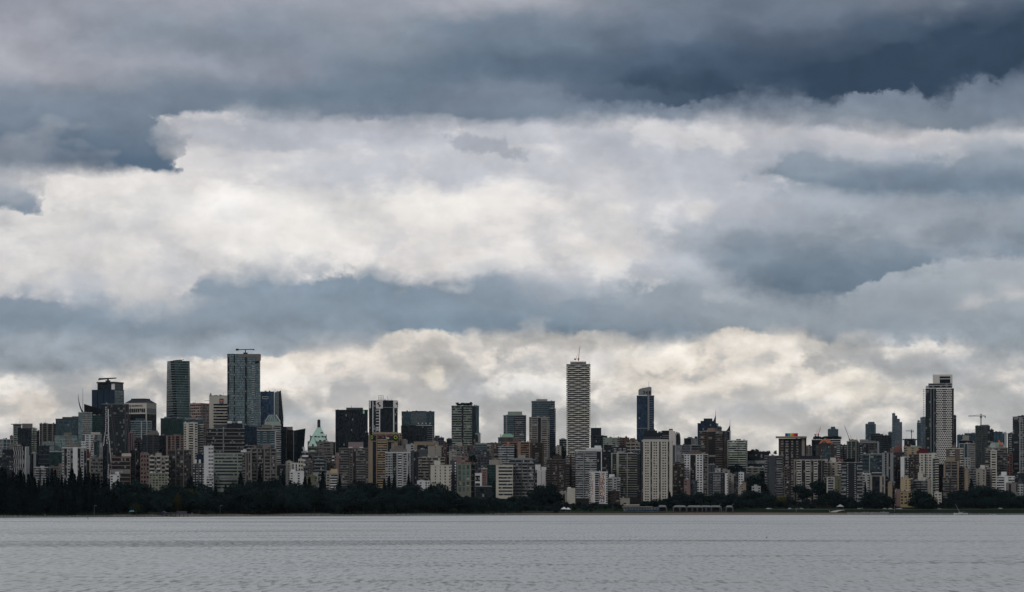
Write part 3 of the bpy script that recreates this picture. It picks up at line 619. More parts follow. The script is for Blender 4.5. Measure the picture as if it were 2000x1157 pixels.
# ---- the tapering tower with pixelated white strips
sec(160, 680, 3.404)
B = bld(132, 309, 372, 3560, 'char', '.5G .9G .35P 4.2n .4p .35k .3p', 'dark tapering tower with jagged white pixel strips down its left side', trim='dgrey', trim2='dgrey', glass='gmid', nb=2, fh=3.1, pcol='grey')
B.xs = None
def pix(x0, y0, x1, y1, n, fill=.7, wd=3.4):
    for i in range(n):
        t = (i + .5) / n; x = x0 + (x1 - x0) * t + random.uniform(-1.5, 1.5); y = y0 + (y1 - y0) * t; h = (y1 - y0) / n * fill
        on_front(B, 'white_panel', 'slab', x - wd / 2 * 1.4, x + wd / 2 * 1.4, y - h / 2, y + h / 2, 'white', 1.0)
pix(151, 388, 150, 560, 12, .72); pix(146, 560, 133, 652, 7, .85); pix(158, 570, 156, 640, 4); pix(166, 405, 166, 560, 9, .97, 4.4)
pix(167, 560, 178, 700, 10, .95, 4.4); pix(178, 700, 188, 800, 8, .9); pix(186, 800, 170, 868, 5, .9); pix(190, 690, 196, 850, 7, .8, 2.4); pix(168, 770, 162, 865, 6, .8)
for xx, xy in ((178, 214), (300, 274)):
    mb = MB(); a_ = (LX(B, xx), -B.hy - 1.2, LZ(B, 380)); b2 = (LX(B, xy), -B.hy - 1.2, LZ(B, 700)); mb.bar(a_, b2, .9, 4)
    mb.bar((a_[0] + 2.5, a_[1], a_[2]), (b2[0] + 2.5, b2[1], b2[2]), .5, 4); mb.build('curved_edge', M['slab'], B.root, 'dgrey')
bld(195, 322, 722, 3310, 'pink', '1R', 'low reddish block with dark ribbon windows and white rooftop box', 'office building', 'office_building', trim='brick', glass='gblack', fh=4.7, top=[(257, 318, 700, 'cream', 'roof_box')])
bld(188, 250, 842, 3200, 'white', 'w . w', 'small white stepped house just above the left woods', 'house', 'house', top=[(215, 240, 822, 'white')], nb=0)
# ---- tower with the roof deck
B = bld(67, 280, 277, 4000, 'gblue', '1G .05p 1G .05p 1G .05p 1G', 'blue glass tower topped by a dark flying deck and cleaning crane', OC, O, trim='gmid', glass='gblue', xs=218, side='2g', gs='glight', rot=30, nb=0, fh=4)
B.root['label'] = 'blue glass tower topped by a dark flying deck and cleaning crane'
h0 = B.H + .25
block('penthouse', 'glaz', B.root, -B.hx * .55, B.hx * .98, -B.hy * .9, B.hy * .9, h0, h0 + 9, 'gmid')
block('corner_frame', 'slab', B.root, B.hx * .7, B.hx * .98, -B.hy * .97, -B.hy * .9, h0, h0 + 9, 'white')
block('flying_deck', 'metal', B.root, -B.hx * .55, B.hx * 1.02, -B.hy * 1.1, B.hy * .9, h0 + 9.2, h0 + 11.2, 'gblack')
mb = MB(); mb.box(-3, 3, -2, 2, h0 + 11.2, h0 + 14); mb.box(-1, 1, -1, 1, h0 + 14, h0 + 16); mb.bar((-15, 0, h0 + 16.2), (14, 0, h0 + 17.2), (1.5, .8)); mb.bar((-15, 0, h0 + 14.4), (-15, 0, h0 + 16.4), .8)
mb.build('cleaning_crane', M['metal'], B.root, 'char')
# ---- white crowned tower
B = bld(285, 496, 366, 3920, 'cream', '.', 'broad tower with white arcaded crown over black glass', OC, O, xs=430, side='.', rot=27, nb=0, trim='cream')
a = B; W2, D2 = a.hx, a.hy
for (ya, yb_) in ((434, 800),):
    block('glass_body', 'glaz', a.root, -W2 + 1.5, W2 - 1.5, -D2 - .4, -D2, .5, LZ(a, 438), 'gblack')
    block('glass_body', 'glaz', a.root, W2, W2 + .4, -D2 + 1.5, D2 - 1.5, .5, LZ(a, 438), 'gblack')
for i in range(10):
    u = -W2 + 2 + (2 * W2 - 4) * (i + .5) / 10; block('crown_window', 'dark', a.root, u - 1.25, u + 1.25, -D2 - .3, -D2, LZ(a, 428), LZ(a, 402), 'gblack')
block('crown_screen', 'slab', a.root, W2, W2 + .3, -D2 + 1.5, D2 - 1.5, LZ(a, 432), LZ(a, 400), 'grey')
mb = MB(); q = [(-W2, -D2), (W2, -D2), (W2, D2), (-W2, D2)]; mb.prism(q, a.H + .3, a.H + 5.0, [(x * .62, y * .62) for x, y in q]); mb.prism([(x * .6, y * .6) for x, y in q], a.H + 5, a.H + 6.8); mb.build('hipped_roof', M['slab'], a.root, 'char')
CROWN = a
bld(323, 463, 486, 3720, 'gteal', '.7g .4g 1g .2p .9g .15p .9g', 'teal glass block with two white vertical fins', 'office building', 'office_building', trim='lgrey', glass='gteal', top=[(350, 408, 466, 'gteal', 'glass_crown')])
def text_part(B, name, s, x, y, h, color, out=.45, px0=None):
    cu = bpy.data.curves.new('t', 'FONT'); cu.body = s; cu.size = 1; cu.extrude = .05; cu.fill_mode = 'BOTH'
    o = bpy.data.objects.new('t', cu); COL.objects.link(o); bpy.context.view_layer.update()
    me = bpy.data.meshes.new_from_object(o); bpy.data.objects.remove(o); bpy.data.curves.remove(cu)
    hh = h * F / B.D; k = hh / .72 * B.D / F
    for v in me.vertices: v.co = Vector((v.co.x * k, -v.co.z * 4, v.co.y * k))
    me.materials.clear(); me.materials.append(M['metal'])
    return link(name, me, B.root, (LX(B, x), -B.hy - out, LZ(B, y)), color=color)
text_part(CROWN, 'sign_lettering', 'LTL BLUMENTEL', 304, 388, 2.2, 'char')
# ---- the twisting tower
sec(160, 680, 3.404)
def tower_root(x0, x1, yt, D, name, label, cat, dep=30):
    B = Bld(); B.D = D; a0, a1 = wx_(X_(x0), D), wx_(X_(x1), D); B.hx = (a1 - a0) / 2; B.hy = dep / 2; B.cx = (a0 + a1) / 2; B.cy = D + B.hy
    B.gz = ground_h(B.cx, B.cy) - 1; B.H = wz_(Y_(yt), D) - B.gz; B.rz = -math.atan2(B.cx, D); B.xs = None; B.ox = a0; B.c = 1.0
    B.root = empty(name, (B.cx, B.cy, B.gz), B.rz); tag(B.root, label, cat); SEEN.append((label, X_(x0), X_(x1)))
    return B
B = tower_root(557, 706, 84, 4000, O, 'tall green glass tower that twists as it rises', OC, 38)
def sq(hw, ang, cut=.28):
    p = []
    for k in range(4):
        a = ang + k * math.pi / 2
        for s in (-1, 1):
            u = hw * s * (1 - cut); p.append((hw * math.cos(a) - u * math.sin(a), hw * math.sin(a) + u * math.cos(a)))
    return p
nf = 52; fh = B.H / nf; body = MB(); rad = B.hx / 1.12
for k in range(nf):
    a0, a1 = R(52 - 38 * k / nf), R(52 - 38 * (k + 1) / nf)
    body.prism(sq(rad * .97, a0), k * fh, (k + 1) * fh, sq(rad * .97, a1))
body.build('glass_body', M['glaz'], B.root, (.04, .068, .076))
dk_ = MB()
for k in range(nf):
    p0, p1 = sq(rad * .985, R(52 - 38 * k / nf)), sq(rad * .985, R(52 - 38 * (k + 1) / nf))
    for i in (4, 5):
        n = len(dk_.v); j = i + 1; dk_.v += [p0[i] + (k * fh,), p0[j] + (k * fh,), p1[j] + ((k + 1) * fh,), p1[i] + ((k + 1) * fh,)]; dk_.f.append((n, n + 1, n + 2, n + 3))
dk_.build('shaded_facet_glazing', M['glaz'], B.root, 'gdark').name = 'shade_tinted_glazing'  # shade of the left facets put into a darker glass colour
for k in range(3, nf + 1):
    sb = MB(); sb.prism(sq(rad, R(52 - 38 * k / nf)), k * fh - .45, k * fh); sb.build('floor_slab', M['slab'], B.root, (.17, .22, .22))
mb = MB(); mb.box(-4, 5, -3, 3, B.H, B.H + 2); mb.bar((-8, 0, B.H + 1), (8, 0, B.H + 2.2), .5); mb.bar((2, 0, B.H), (2, 0, B.H + 4), .3); mb.build('roof_unit', M['metal'], B.root, 'dgrey')
bld(523, 668, 468, 3820, 'gteal', '1g .1p 1g .1p 1g', 'stepped teal glass block at the foot of the twisting tower', 'office building', 'office_building', trim='gmid', glass='ggreen', top=[(540, 575, 456, 'glight', 'glass_crown'), (625, 664, 458, 'glight', 'glass_crown')])
bld(669, 806, 478, 3860, 'gteal', 'g g g', 'pale topped teal glass block between twisting tower and cream tower', 'office building', 'office_building', trim='gmid', glass='gteal', top=[(675, 715, 463, 'glight', 'glass_crown'), (760, 800, 464, 'glight', 'glass_crown')])
B = bld(706, 850, 367, 4220, (.24, .175, .17), 'd*7', 'pink stone office block with rows of dark windows', OC, O, xs=792, side='h*6', rot=36, glass='gblack', gs='brown', fh=4.4)
mb = MB(); mb.bar((22, 0, B.H), (22, 0, B.H + 16), .35); mb.bar((10, 0, B.H + 4), (32, 0, B.H + 4), .35); mb.box(20.6, 23.4, -.5, .5, B.H + 12, B.H + 15); mb.build('antenna', M['metal'], B.root, 'grey')
sec(390, 670, 3.304)
B = bld(63, 205, 340, 4120, 'cream', '.5. 3.2.', 'cream office block with broad black window bands and small bank sign', OC, O, trim='stone', pcol='grey')
for k in range(9):
    y = 393 + k * 19.0; on_front(B, 'window_band', 'win', 82, 202, y, y + 10.5, 'gblack', .3)
on_front(B, 'bank_sign', 'metal', 120, 145, 360, 390, (.02, .025, .09), .5)
mb = MB(); ps = [(-2.0, -.2), (-1.7, 2.6), (.2, 2.9), (1.8, 1.6), (1.6, -.4), (.4, .8), (-.6, .2)]; mb.prism([(x, 0) for x, z in ps][:0] or [(0, 0)] * 0 or [(-2, -.1), (2, -.1), (2, 0), (-2, 0)], 0, 2.4)
o = mb.build('sign_emblem', M['metal'], B.root, (.45, .16, .09), (LX(B, 133), -B.hy - .6, LZ(B, 377)))
text_part(B, 'sign_lettering', 'RBC', 124.5, 386, 1.6, 'white', .7)
# ---- tallest glass tower
B = bld(178, 388, 72, 3860, 'gteal', '.28n .7g .18k 1.5g .32n 1.6g .35g', 'tallest blue green glass tower with pale flat crown', OC, O, trim='gmid', trim2='dgrey', glass=(.10, .142, .16), nb=0, depth=34, fh=3.3, pcol='gteal')
on_front(B, 'crown', 'slab', 243, 360, 72, 94, 'stone', .8); on_front(B, 'crown', 'slab', 360, 388, 72, 114, 'stone', .8); on_front(B, 'window_slot', 'dark', 349, 376, 117, 130, 'gblack', .7)
for y in range(150, 345, 14): on_front(B, 'balcony', 'slab', 331, 350, y, y + 4, 'lgrey', 1.3)
for y in range(380, 520, 14): on_front(B, 'balcony', 'slab', 328, 340, y, y + 4, 'lgrey', 1.3)
mb = MB(); mb.box(-3, 3, -2, 2, 0, 3); mb.bar((0, 0, 3), (0, 0, 7), .7); mb.bar((-12, 0, 7), (12.5, 0, 7.6), .6); mb.box(-13.5, -9.5, -1, 1, 5.8, 8.4); mb.box(10, 12.5, -1, 1, 6.4, 8)
mb.build('cleaning_crane', M['metal'], B.root, 'char', (LX(B, 287), 0, B.H))
bld(288, 392, 540, 3720, 'gblue', '1g 1g', 'dark blue podium block under the tallest glass tower', 'office building', 'office_building', trim='gmid', glass='gblue')
B = bld(386, 480, 315, 4060, 'gblue', '.25G .5g 1.4G', 'deep blue glass tower with small white window frame near its top', OC, O, trim='gmid', glass=(.018, .04, .075))
for a_ in ((400, 439, 345, 348), (400, 439, 359, 362), (400, 403, 345, 362), (436, 439, 345, 362)): on_front(B, 'white_frame', 'slab', *a_, 'lgrey', .6)
# ---- pointed leaning blade tower
B = tower_root(478, 541, 308, 4120, O, 'narrow dark blade tower with pointed sloping top', OC, 24)
def fx(x): return LX(B, x)
mb = MB(); f = [(fx(478), 0, 322), (fx(504), 0, 308)]
mb.prism([(fx(478), -12), (fx(503), -12), (fx(503), 12), (fx(478), 12)], 0, [LZ(B, 322), LZ(B, 309), LZ(B, 309), LZ(B, 322)]); mb.build('glass_body', M['glaz'], B.root, 'gteal')
mb = MB(); mb.prism([(fx(503.4), -11), (fx(536), -6), (fx(536), 12), (fx(503.4), 12)], 0, LZ(B, 480), None)
mb.prism([(fx(503.4), -11), (fx(536), -6), (fx(536), 12), (fx(503.4), 12)], LZ(B, 480), [LZ(B, 314), LZ(B, 306), LZ(B, 306), LZ(B, 314)], [(fx(503.4), -11), (fx(520), -6), (fx(520), 12), (fx(503.4), 12)]); mb.build('glass_wing', M['glaz'], B.root, 'gmid')
for k in range(14):
    y = 325 + k * 13; xr = 522 + (y - 306) * .085; block('edge_fin', 'metal', B.root, fx(xr), fx(xr + 6), -6, -5.4, LZ(B, y + 1.5), LZ(B, y), 'grey')
mb = MB(); [mb.bar((fx(480 + i * 5), -12.3, 5), (fx(480 + i * 5), -12.3, LZ(B, 324 - i * 2.8)), .22, 4) for i in range(5)]; mb.build('mullions', M['metal'], B.root, 'lgrey')
# ---- pyramid crowned tower
B = bld(415, 526, 530, 3680, 'sage', '.2. 1g .2p 1.2b', 'pale green tower crowned by a glass pyramid', OC, O, trim='lgrey', glass='gteal', nb=0, rot=0)
mb = MB(); hx, hy, H = B.hx, B.hy, B.H; q = [(-hx * .96, -hy * .96), (hx * .96, -hy * .96), (hx * .96, hy * .96), (-hx * .96, hy * .96)]
mb.prism(q, H + .3, H + 4.5, [(x * .93, y * .93) for x, y in q]); mb.build('pyramid_base', M['slab'], B.root, 'sage')
mb = MB(); mb.prism([(x * .93, y * .93) for x, y in q], H + 4.5, LZ(B, 465), [(x * .42, y * .42) for x, y in q]); mb.build('glass_pyramid', M['glaz'], B.root, 'glight')
mb = MB()
for sx in (-1, 1):
    mb.bar((sx * hx * .9, -hy * .9, H + 4.5), (sx * hx * .41, -hy * .41, LZ(B, 465)), .6, 4); mb.bar((sx * hx * .3, -hy * .9, H + 4.5), (sx * hx * .14, -hy * .41, LZ(B, 465)), .35, 4)
mb.bar((-hx * .41, -hy * .41, LZ(B, 465)), (hx * .41, -hy * .41, LZ(B, 465)), .6, 4); mb.build('pyramid_ribs', M['metal'], B.root, 'lgrey')
B = bld(369, 492, 560, 3600, 'gteal', '.3g .3G .4g .3G .5g .12p', 'grey blue apartment tower with flat overhanging roof below the glass pyramid', trim='lgrey', glass='gteal', top=[(395, 455, 527, 'stone')])
on_front(B, 'roof_slab', 'slab', 366, 492, 545, 552, 'stone', 3, -8); on_front(B, 'roof_slab', 'slab', 366, 492, 562, 567, 'lgrey', 2, -3); on_front(B, 'ledge', 'slab', 369, 496, 652, 655, 'lgrey', 1.4)
# ---- dark tower flaring to the right
B = tower_root(524, 677, 556, 3760, O, 'black green glass tower whose right side leans outward', OC, 34)
mb = MB(); mb.prism([(fx(524), -14), (fx(552), -17), (fx(552), 17), (fx(524), 17)], 0, LZ(B, 541)); mb.build('glass_body', M['glaz'], B.root, 'gmid')
mb = MB(); mb.prism([(fx(552.5), -17), (fx(600), -12), (fx(600), 17), (fx(552.5), 17)], 0, LZ(B, 562)); mb.build('glass_wing', M['glaz'], B.root, 'gblack')
mb = MB(); mb.prism([(fx(600.5), -12), (fx(648), -17), (fx(648), 17), (fx(600.5), 17)], 0, [LZ(B, 566), LZ(B, 553), LZ(B, 553), LZ(B, 566)], [(fx(600.5), -12), (fx(676), -17), (fx(676), 17), (fx(600.5), 17)]); mb.build('glass_wing', M['glaz'], B.root, 'gdark')
mb = MB(); mb.prism([(fx(596), -12.4), (fx(676), -17.4), (fx(676), -16), (fx(596), -11)], [LZ(B, 568), LZ(B, 560), LZ(B, 560), LZ(B, 568)], [LZ(B, 566), LZ(B, 552), LZ(B, 552), LZ(B, 566)]); mb.build('roof_edge', M['metal'], B.root, 'ggreen')
block('penthouse', 'wall', B.root, fx(552), fx(594), -8, 10, LZ(B, 562), LZ(B, 540), 'stone')
# ---- x 240..400, mid and front rows
sec(240, 770, 6.428)
bld(72, 142, 482, 3500, 'pink', '.4p .5G .4p .5G .4p', 'slim tower with pink and glass vertical stripes', trim=(.12, .062, .072), glass='gmid')
bld(140, 262, 588, 3520, 'gdark', '1b .4G 1b', 'dark balcony block with low brown curved rooftop', trim='grey', glass='gdark', top=[(140, 235, 568, 'brown'), (155, 220, 545, 'brown')])
bld(240, 450, 513, 3460, 'gdark', '.8g .15p .8g .3P .8g', 'dark glass and brown tower with wide brick penthouse', trim='dgrey', trim2='brown', glass='gmid', top=[(292, 442, 480, 'stone'), (318, 425, 456, 'stone')])
bld(450, 545, 520, 3620, 'gdark', '1g .1p 1g', 'dark tower squeezed between two brown towers', trim='gmid', glass='gmid')
bld(545, 802, 522, 3430, 'lbrown', '.4p .7g .35p .6b .35p .9g .35p .7b .35p .5g', 'broad reddish brown tower with raised vertical piers', trim='pink', glass='gdark', top=[(620, 712, 500, 'lbrown')])
bld(92, 226, 707, 3350, 'gblack', '1g .1P 1G', 'near black glass block at the tree line beside reddish block', 'office building', 'office_building', trim='gmid', glass='gblack')
bld(222, 330, 745, 3300, 'pink', '1w 1.1w 1.1w', 'pinkish brown block with three columns of small windows', glass='gblack', fh=5)
bld(326, 574, 778, 3280, 'beige', '.1. 1b .4w .7b .2. .7d .7b', 'beige balcony block with square rooftop box above the woods', trim='cream', glass='gblack', fh=5.1 / 1, top=[(395, 472, 737, 'beige')])
bld(330, 560, 992, 3190, (.15, .165, .13), 'w w w w w w', 'low cream building with long flat roof among treetops', 'apartment building', 'apartment_building', trim=(.2, .21, .17), top=[(330, 360, 970, 'white')])
bld(562, 872, 700, 3300, 'brown', '1.2d 1d .2p 1d 1d .2p 1.3d .8d .3p', 'wide dark brown block with a few lit windows', glass='gmid', trim='stone', fh=5.2, roof='grey')
B = bld(0, 1, 1200, 3300, 'brown', '.', 'x') if False else None
sec(160, 680, 3.404)
B = bld(677, 768, 497, 3380, 'cream', '.8w .6. 1.3b .4p .8d', 'cream tower with ribbed side and white rooftop posts', glass='gblack', trim='cream', pcol='white')
bld(766, 808, 508, 3395, 'sage', '.7g 1.2b', 'narrow green and cream balcony tower attached right of the cream tower', glass='gteal', trim='cream')
sec(370, 800, 7.715)
bld(105, 286, 682, 3345, 'gblue', '1g 1g 1g', 'dark blue glass block behind the white rooftop posts', trim='gmid', glass='gblue')
B = bld(45, 282, 822, 3290, 'char', '.7w .7w .1p .7w .7w .1p .7w', 'charcoal block with two white rooftop posts', glass='lgrey', trim='grey')
for xx in (70, 132): on_front(B, 'rooftop_post', 'slab', xx, xx + 28, 755, 812, 'white', .2, -4)
bld(218, 362, 552, 3260, 'white', '2.2. .9w .9w .8w', 'white tiled tower with right hand columns of small windows', glass='gblack', fh=4.5, trim='white')
B = bld(260, 828, 288, 3570, 'gblack', '.8n 2B .2p 2B 1.6B', 'very wide black tower with thin pale balcony slabs', trim='grey', trim2='grey', glass='gblack', fh=4.6, nb=0, top=[(350, 540, 222, 'dgrey'), (545, 772, 205, 'char')])
for xx in (550, 703): block('rooftop_box', 'slab', B.root, LX(B, xx), LX(B, xx + 62), -6, 0, LZ(B, 210), LZ(B, 170), 'white')
bld(365, 795, 648, 3310, 'sage', '3.2r .6r', 'wide grey green block with long window ribbons and pale blinds', trim='sage', glass='gmid', fh=3.9, pcol='dgrey')
bld(812, 966, 545, 3600, 'brown', '.4. 1b', 'brown block with bright white balcony bands', trim='white', glass='gblack', fh=3.8)
bld(965, 1010, 548, 3640, 'tan', '.', 'small blank tan tower block beside white banded block')
bld(792, 942, 645, 3285, 'grey', '1b .4p .4k .3p .4k .6p', 'grey ribbed tower with white clutter on its roof', trim='stone', glass='gblack', top=[(768, 852, 615, 'white'), (800, 850, 592, 'lgrey')])
bld(258, 345, 1000, 3170, 'lgrey', 'b', 'small white stepped house deep among the trees', 'house', 'house', trim='white', top=[(262, 285, 985, 'cream')], nb=0)
sec(490, 800, 7.715)
bld(0, 386, 592, 3295, 'brown', '.3p 1b .3p 1b .35k .3p 1.1b .3p 1b .25p', 'dark brown balcony tower with square grey penthouse', trim='stone', trim2='dgrey', glass='gblack', fh=4.2, top=[(160, 282, 512, 'stone')])
bld(392, 530, 842, 3370, 'char', 'd d d', 'small dark block behind the treetops left of white buildings', top=[(410, 526, 826, 'stone')])
bld(524, 622, 785, 3320, 'cream', '. w .', 'cream stepped block left of two white slabs', glass='gblack')
bld(600, 722, 812, 3350, 'white', '.5p .5h .5p .5h .5p', 'white block with narrow tall windows')
bld(714, 788, 750, 3330, 'cream', 'w w', 'slim cream block with two columns of windows', fh=4.6)
bld(588, 800, 935, 3230, 'white', '1w 1. 1w 1.', 'low white house front above the treetops', 'house', 'house', top=[(600, 665, 905, 'white')])
bld(772, 868, 640, 3410, 'gteal', '1b', 'blue grey block with white floor bands and tall chimney', trim='white', glass='gmid', fh=5.4, top=[(783, 809, 566, 'white', 'chimney')])
bld(868, 942, 690, 3420, 'lbrown', 'w w w', 'brown grey block in front of the green roofed hotel', glass='gblack')
bld(790, 862, 870, 3300, 'dgrey', 'd d', 'small grey balcony block under the white banded block', trim='stone')
bld(812, 1000, 1005, 3180, 'olive', '. w . w', 'low olive flat roofed building among the trees', 'building', 'building', nb=1)
# ---- hotel with green copper roof
sec(600, 760, 4.448)
B = tower_root(-5, 178, 455, 3850, 'grand_hotel', 'stone hotel with steep green copper roof and dark chimney', 'hotel', 36)
block('wall', 'wall', B.root, -B.hx, B.hx, -18, 18, 0, B.H, 'stone')
bx1 = fx(218)
block('wing', 'wall', B.root, fx(75), bx1, -24, -18, 0, LZ(B, 458), 'stone'); block('gable_wing', 'wall', B.root, fx(-2), fx(78), -26, -18, 0, LZ(B, 500), 'stone')
mb = MB(); q = [(fx(5), -18), (fx(176), -18), (fx(176), 18), (fx(5), 18)]; mb.prism(q, LZ(B, 455), LZ(B, 318), [(fx(86), -1), (fx(104), -1), (fx(104), 1), (fx(86), 1)]); mb.build('roof', M['metal'], B.root, 'copper')
mb = MB(); q = [(fx(0), -26), (fx(80), -26), (fx(80), -14), (fx(0), -14)]; mb.prism(q, LZ(B, 499), LZ(B, 415), [(fx(38), -22), (fx(44), -22), (fx(44), -14), (fx(38), -14)]); mb.build('gable_roof', M['metal'], B.root, 'copper')
mb = MB(); mb.box(fx(80), fx(107), -3, 3, LZ(B, 330), LZ(B, 270)); mb.box(fx(83), fx(104), -2.2, 2.2, LZ(B, 272), LZ(B, 263)); mb.build('chimney', M['wall'], B.root, 'brown')
for x, y in ((30, 412), (64, 410), (92, 411), (126, 410), (152, 412), (26, 446), (104, 446), (140, 446), (118, 376)):
    t = (455 - y) / 137.0; mb = MB(); yy = -18 * (1 - t) - 1.2; w = 1.6
    mb.prism([(fx(x) - w, yy - 1), (fx(x) + w, yy - 1), (fx(x) + w, yy + 3), (fx(x) - w, yy + 3)], LZ(B, y + 6), LZ(B, y - 3)); o = mb.build('dormer', M['dark'], B.root, 'brown')
mb = MB(); mb.box(fx(153), fx(160), -17, -14, LZ(B, 455), LZ(B, 395)); mb.build('side_chimney', M['wall'], B.root, 'dgrey')
mb = MB(); mb.box(fx(16), fx(22), -17, -14, LZ(B, 440), LZ(B, 400)); mb.build('side_chimney', M['wall'], B.root, 'dgrey')
block('dormer', 'dark', B.root, fx(34), fx(47), -26.6, -24, LZ(B, 500), LZ(B, 480), 'brown')
mb = MB(); q = [(fx(10), -27), (fx(66), -27), (fx(66), -25), (fx(10), -25)]; mb.prism(q, LZ(B, 546), LZ(B, 532), [(fx(26), -27), (fx(50), -27), (fx(50), -26), (fx(26), -26)]); mb.build('porch_roof', M['metal'], B.root, 'copper')
for x in (10, 24, 38, 52, 66): block('window', 'win', B.root, fx(x) - 1.1, fx(x) + 1.1, -26.2, -25.5, LZ(B, 528), LZ(B, 516), 'gblack')
for y, x0, n, st in ((470, 140, 5, 10), (490, 140, 5, 11), (520, 145, 5, 10), (540, 142, 5, 11), (565, 150, 6, 10), (590, 150, 6, 10), (480, 95, 3, 12), (510, 92, 3, 13), (545, 92, 3, 13), (610, 95, 10, 12), (560, 20, 5, 13), (590, 20, 5, 13)):
    for i in range(n): block('window', 'win', B.root, fx(x0 + i * st) - .9, fx(x0 + i * st) + .9, -24.2 if x0 > 60 else -26.2, -23.5 if x0 > 60 else -25.5, LZ(B, y + 9), LZ(B, y), 'gblack')
for y in (512, 548): block('ledge', 'slab', B.root, fx(75), bx1 + .5, -24.8, -24, LZ(B, y + 2), LZ(B, y), 'beige')
mb = MB(); mb.box(fx(218), fx(236), -10, 10, 0, LZ(B, 460)); mb.build('rear_wing', M['wall'], B.root, 'char')
sec(600, 830, 8.9)
bld(90, 330, 548, 3460, 'gteal', '.4g 1b 1b .4g', 'slate blue glass block with chamfered corners before the hotel', trim='grey', glass='gteal', top=[(202, 246, 482, 'dgrey')], fh=4.3)
bld(-30, 92, 610, 3380, 'lbrown', 'w b w', 'brown block at the left foot of the hotel', trim='stone')
bld(428, 472, 560, 3560, 'char', 'b', 'narrow block with white bands right of the hotel', trim='white', glass='gblack', fh=4.2)
bld(476, 572, 532, 3520, 'pink', 'w . w', 'dusty pink narrow block left of the wide brown slab', top=[(500, 550, 482, 'pink')])
bld(340, 500, 660, 3480, 'lbrown', 'w w w', 'squat brown block below the hotel wing', top=[(500, 560, 650, 'tan')])
bld(330, 545, 842, 3235, 'beige', '.6w .2. 1.2r', 'low pale beige building with terrace above dark trees', 'apartment building', 'apartment_building', top=[(400, 522, 765, 'sand'), (330, 410, 795, 'beige')])
bld(395, 520, 905, 3180, 'dgrey', 'b', 'low terrace block with white rails between two dark conifers', 'apartment building', 'apartment_building', trim='white')
bld(100, 190, 832, 3250, 'sage', '.', 'small pale green gabled hall among trees', 'building', 'building', nb=0)
bld(0, 110, 900, 3230, 'olive', '. w .', 'low olive building edge beside the small green hall', 'building', 'building')
B = bld(556, 1066, 402, 3330, 'lbrown', '1.6b .7w .45k 1.6b .5w', 'massive brown slab block with pale balconies and grey penthouse', trim='stone', glass='gmid', fh=3.0, nb=1, top=[(705, 960, 297, (.16, .13, .14))])
for xx in (706, 892): block('rooftop_box', 'slab', B.root, LX(B, xx), LX(B, xx + 66), -B.hy * .8, -B.hy * .5, LZ(B, 402), LZ(B, 385), 'white')
# ---- black tower, bank tower, glass pair
sec(600, 760, 4.448)
B = bld(245, 524, 182, 3960, 'gblack', '1.4G .03p .55G', 'big black glass tower with small green light near top corner', OC, O, trim='gmid', glass='gdark', nb=3, top=[(335, 478, 161, 'dgrey'), (372, 384, 140, 'grey', 'mast')])
on_front(B, 'lit_sign', 'metal', 481, 494, 187, 214, (.25, .60, .42), .5)
bld(506, 532, 380, 3900, 'gdark', 'G', 'lower dark glass shoulder right of the big black tower', OC, O)
B = bld(536, 785, 102, 3960, 'char', '.6G .15p 1.0R .15p 2.2G .2p .55R', 'bank tower with white stripe and red S on its crown', OC, O, trim='white', glass='gdark', nb=0, fh=4.1, pcol='char')
for a_ in ((594, 654, 98, 170), (748, 786, 100, 166), (536, 549, 102, 168)): on_front(B, 'crown_panel', 'slab', *a_, 'white', 1.1)
on_front(B, 'ledge', 'slab', 654, 762, 158, 163, 'grey', .8)
def s_mark(x, y, hgt, clip=None):
    pts = [(.95, .92), (.45, .98), (.12, .78), (.22, .56), (.62, .40), (.72, .20), (.45, .02), (.02, .04)]
    wd = [.10, .30, .46, .52, .52, .46, .30, .08]; mb = MB(); h = hgt
    L = [(p[0] * h * .72, p[1] * h) for p in pts]
    v = []
    for (px_, pz), ww in zip(L, wd): v.append(((px_ - ww * h * .38, pz), (px_ + ww * h * .38, pz)))
    for (a_, b_), (c_, d_) in zip(v, v[1:]):
        n = len(mb.v); quad = [a_, b_, d_, c_]
        if clip: quad = [(min(p, clip), z) for p, z in quad]
        mb.v += [(p[0], -.3, p[1]) for p in quad] + [(p[0], 0, p[1]) for p in quad]
        mb.f += [(n, n + 1, n + 2, n + 3), (n + 7, n + 6, n + 5, n + 4), (n, n + 4, n + 5, n + 1), (n + 1, n + 5, n + 6, n + 2), (n + 2, n + 6, n + 7, n + 3), (n + 3, n + 7, n + 4, n)]
    return mb.build('bank_emblem', M['metal'], B.root, (.10, .004, .018), (LX(B, x), -B.hy - 1.15, LZ(B, y)))
on_front(B, 'white_wall', 'slab', 594, 654, 168, 420, 'white', .05); s_mark(607, 156, 6.8); s_mark(770, 156, 6.8, 2.2)
mb = MB(); x0_, x1_ = fx(614) if False else LX(B, 614), LX(B, 658); zt, zb_ = LZ(B, 54), LZ(B, 96)
for i in range(4): mb.bar((x0_ + (x1_ - x0_) * i / 3, 0, B.H), (x0_ + (x1_ - x0_) * i / 3, 0, zt), .28, 4)
for z in (zt, (zt + zb_) / 2, zb_ + 1): mb.bar((x0_, 0, z), (x1_, 0, z), .28, 4)
mb.build('antenna_frame', M['metal'], B.root, 'grey')
block('roof_unit', 'metal', B.root, LX(B, 660), LX(B, 742), -6, 8, B.H, LZ(B, 96), 'char')
for xx, yy in ((692, 58), (724, 82), (700, 84)): mb = MB(); mb.bar((LX(B, xx), -3, B.H), (LX(B, xx + 2), -3, LZ(B, yy)), .22, 4); mb.build('antenna', M['metal'], B.root, 'grey')
B = bld(820, 1106, 196, 4120, 'gteal', '.6g 1.9g .8g', 'wide blue glass block with patterned upper facade', OC, O, trim='gmid', glass='gteal', nb=0, top=[(905, 1030, 190, 'gmid')], pcol='gmid')
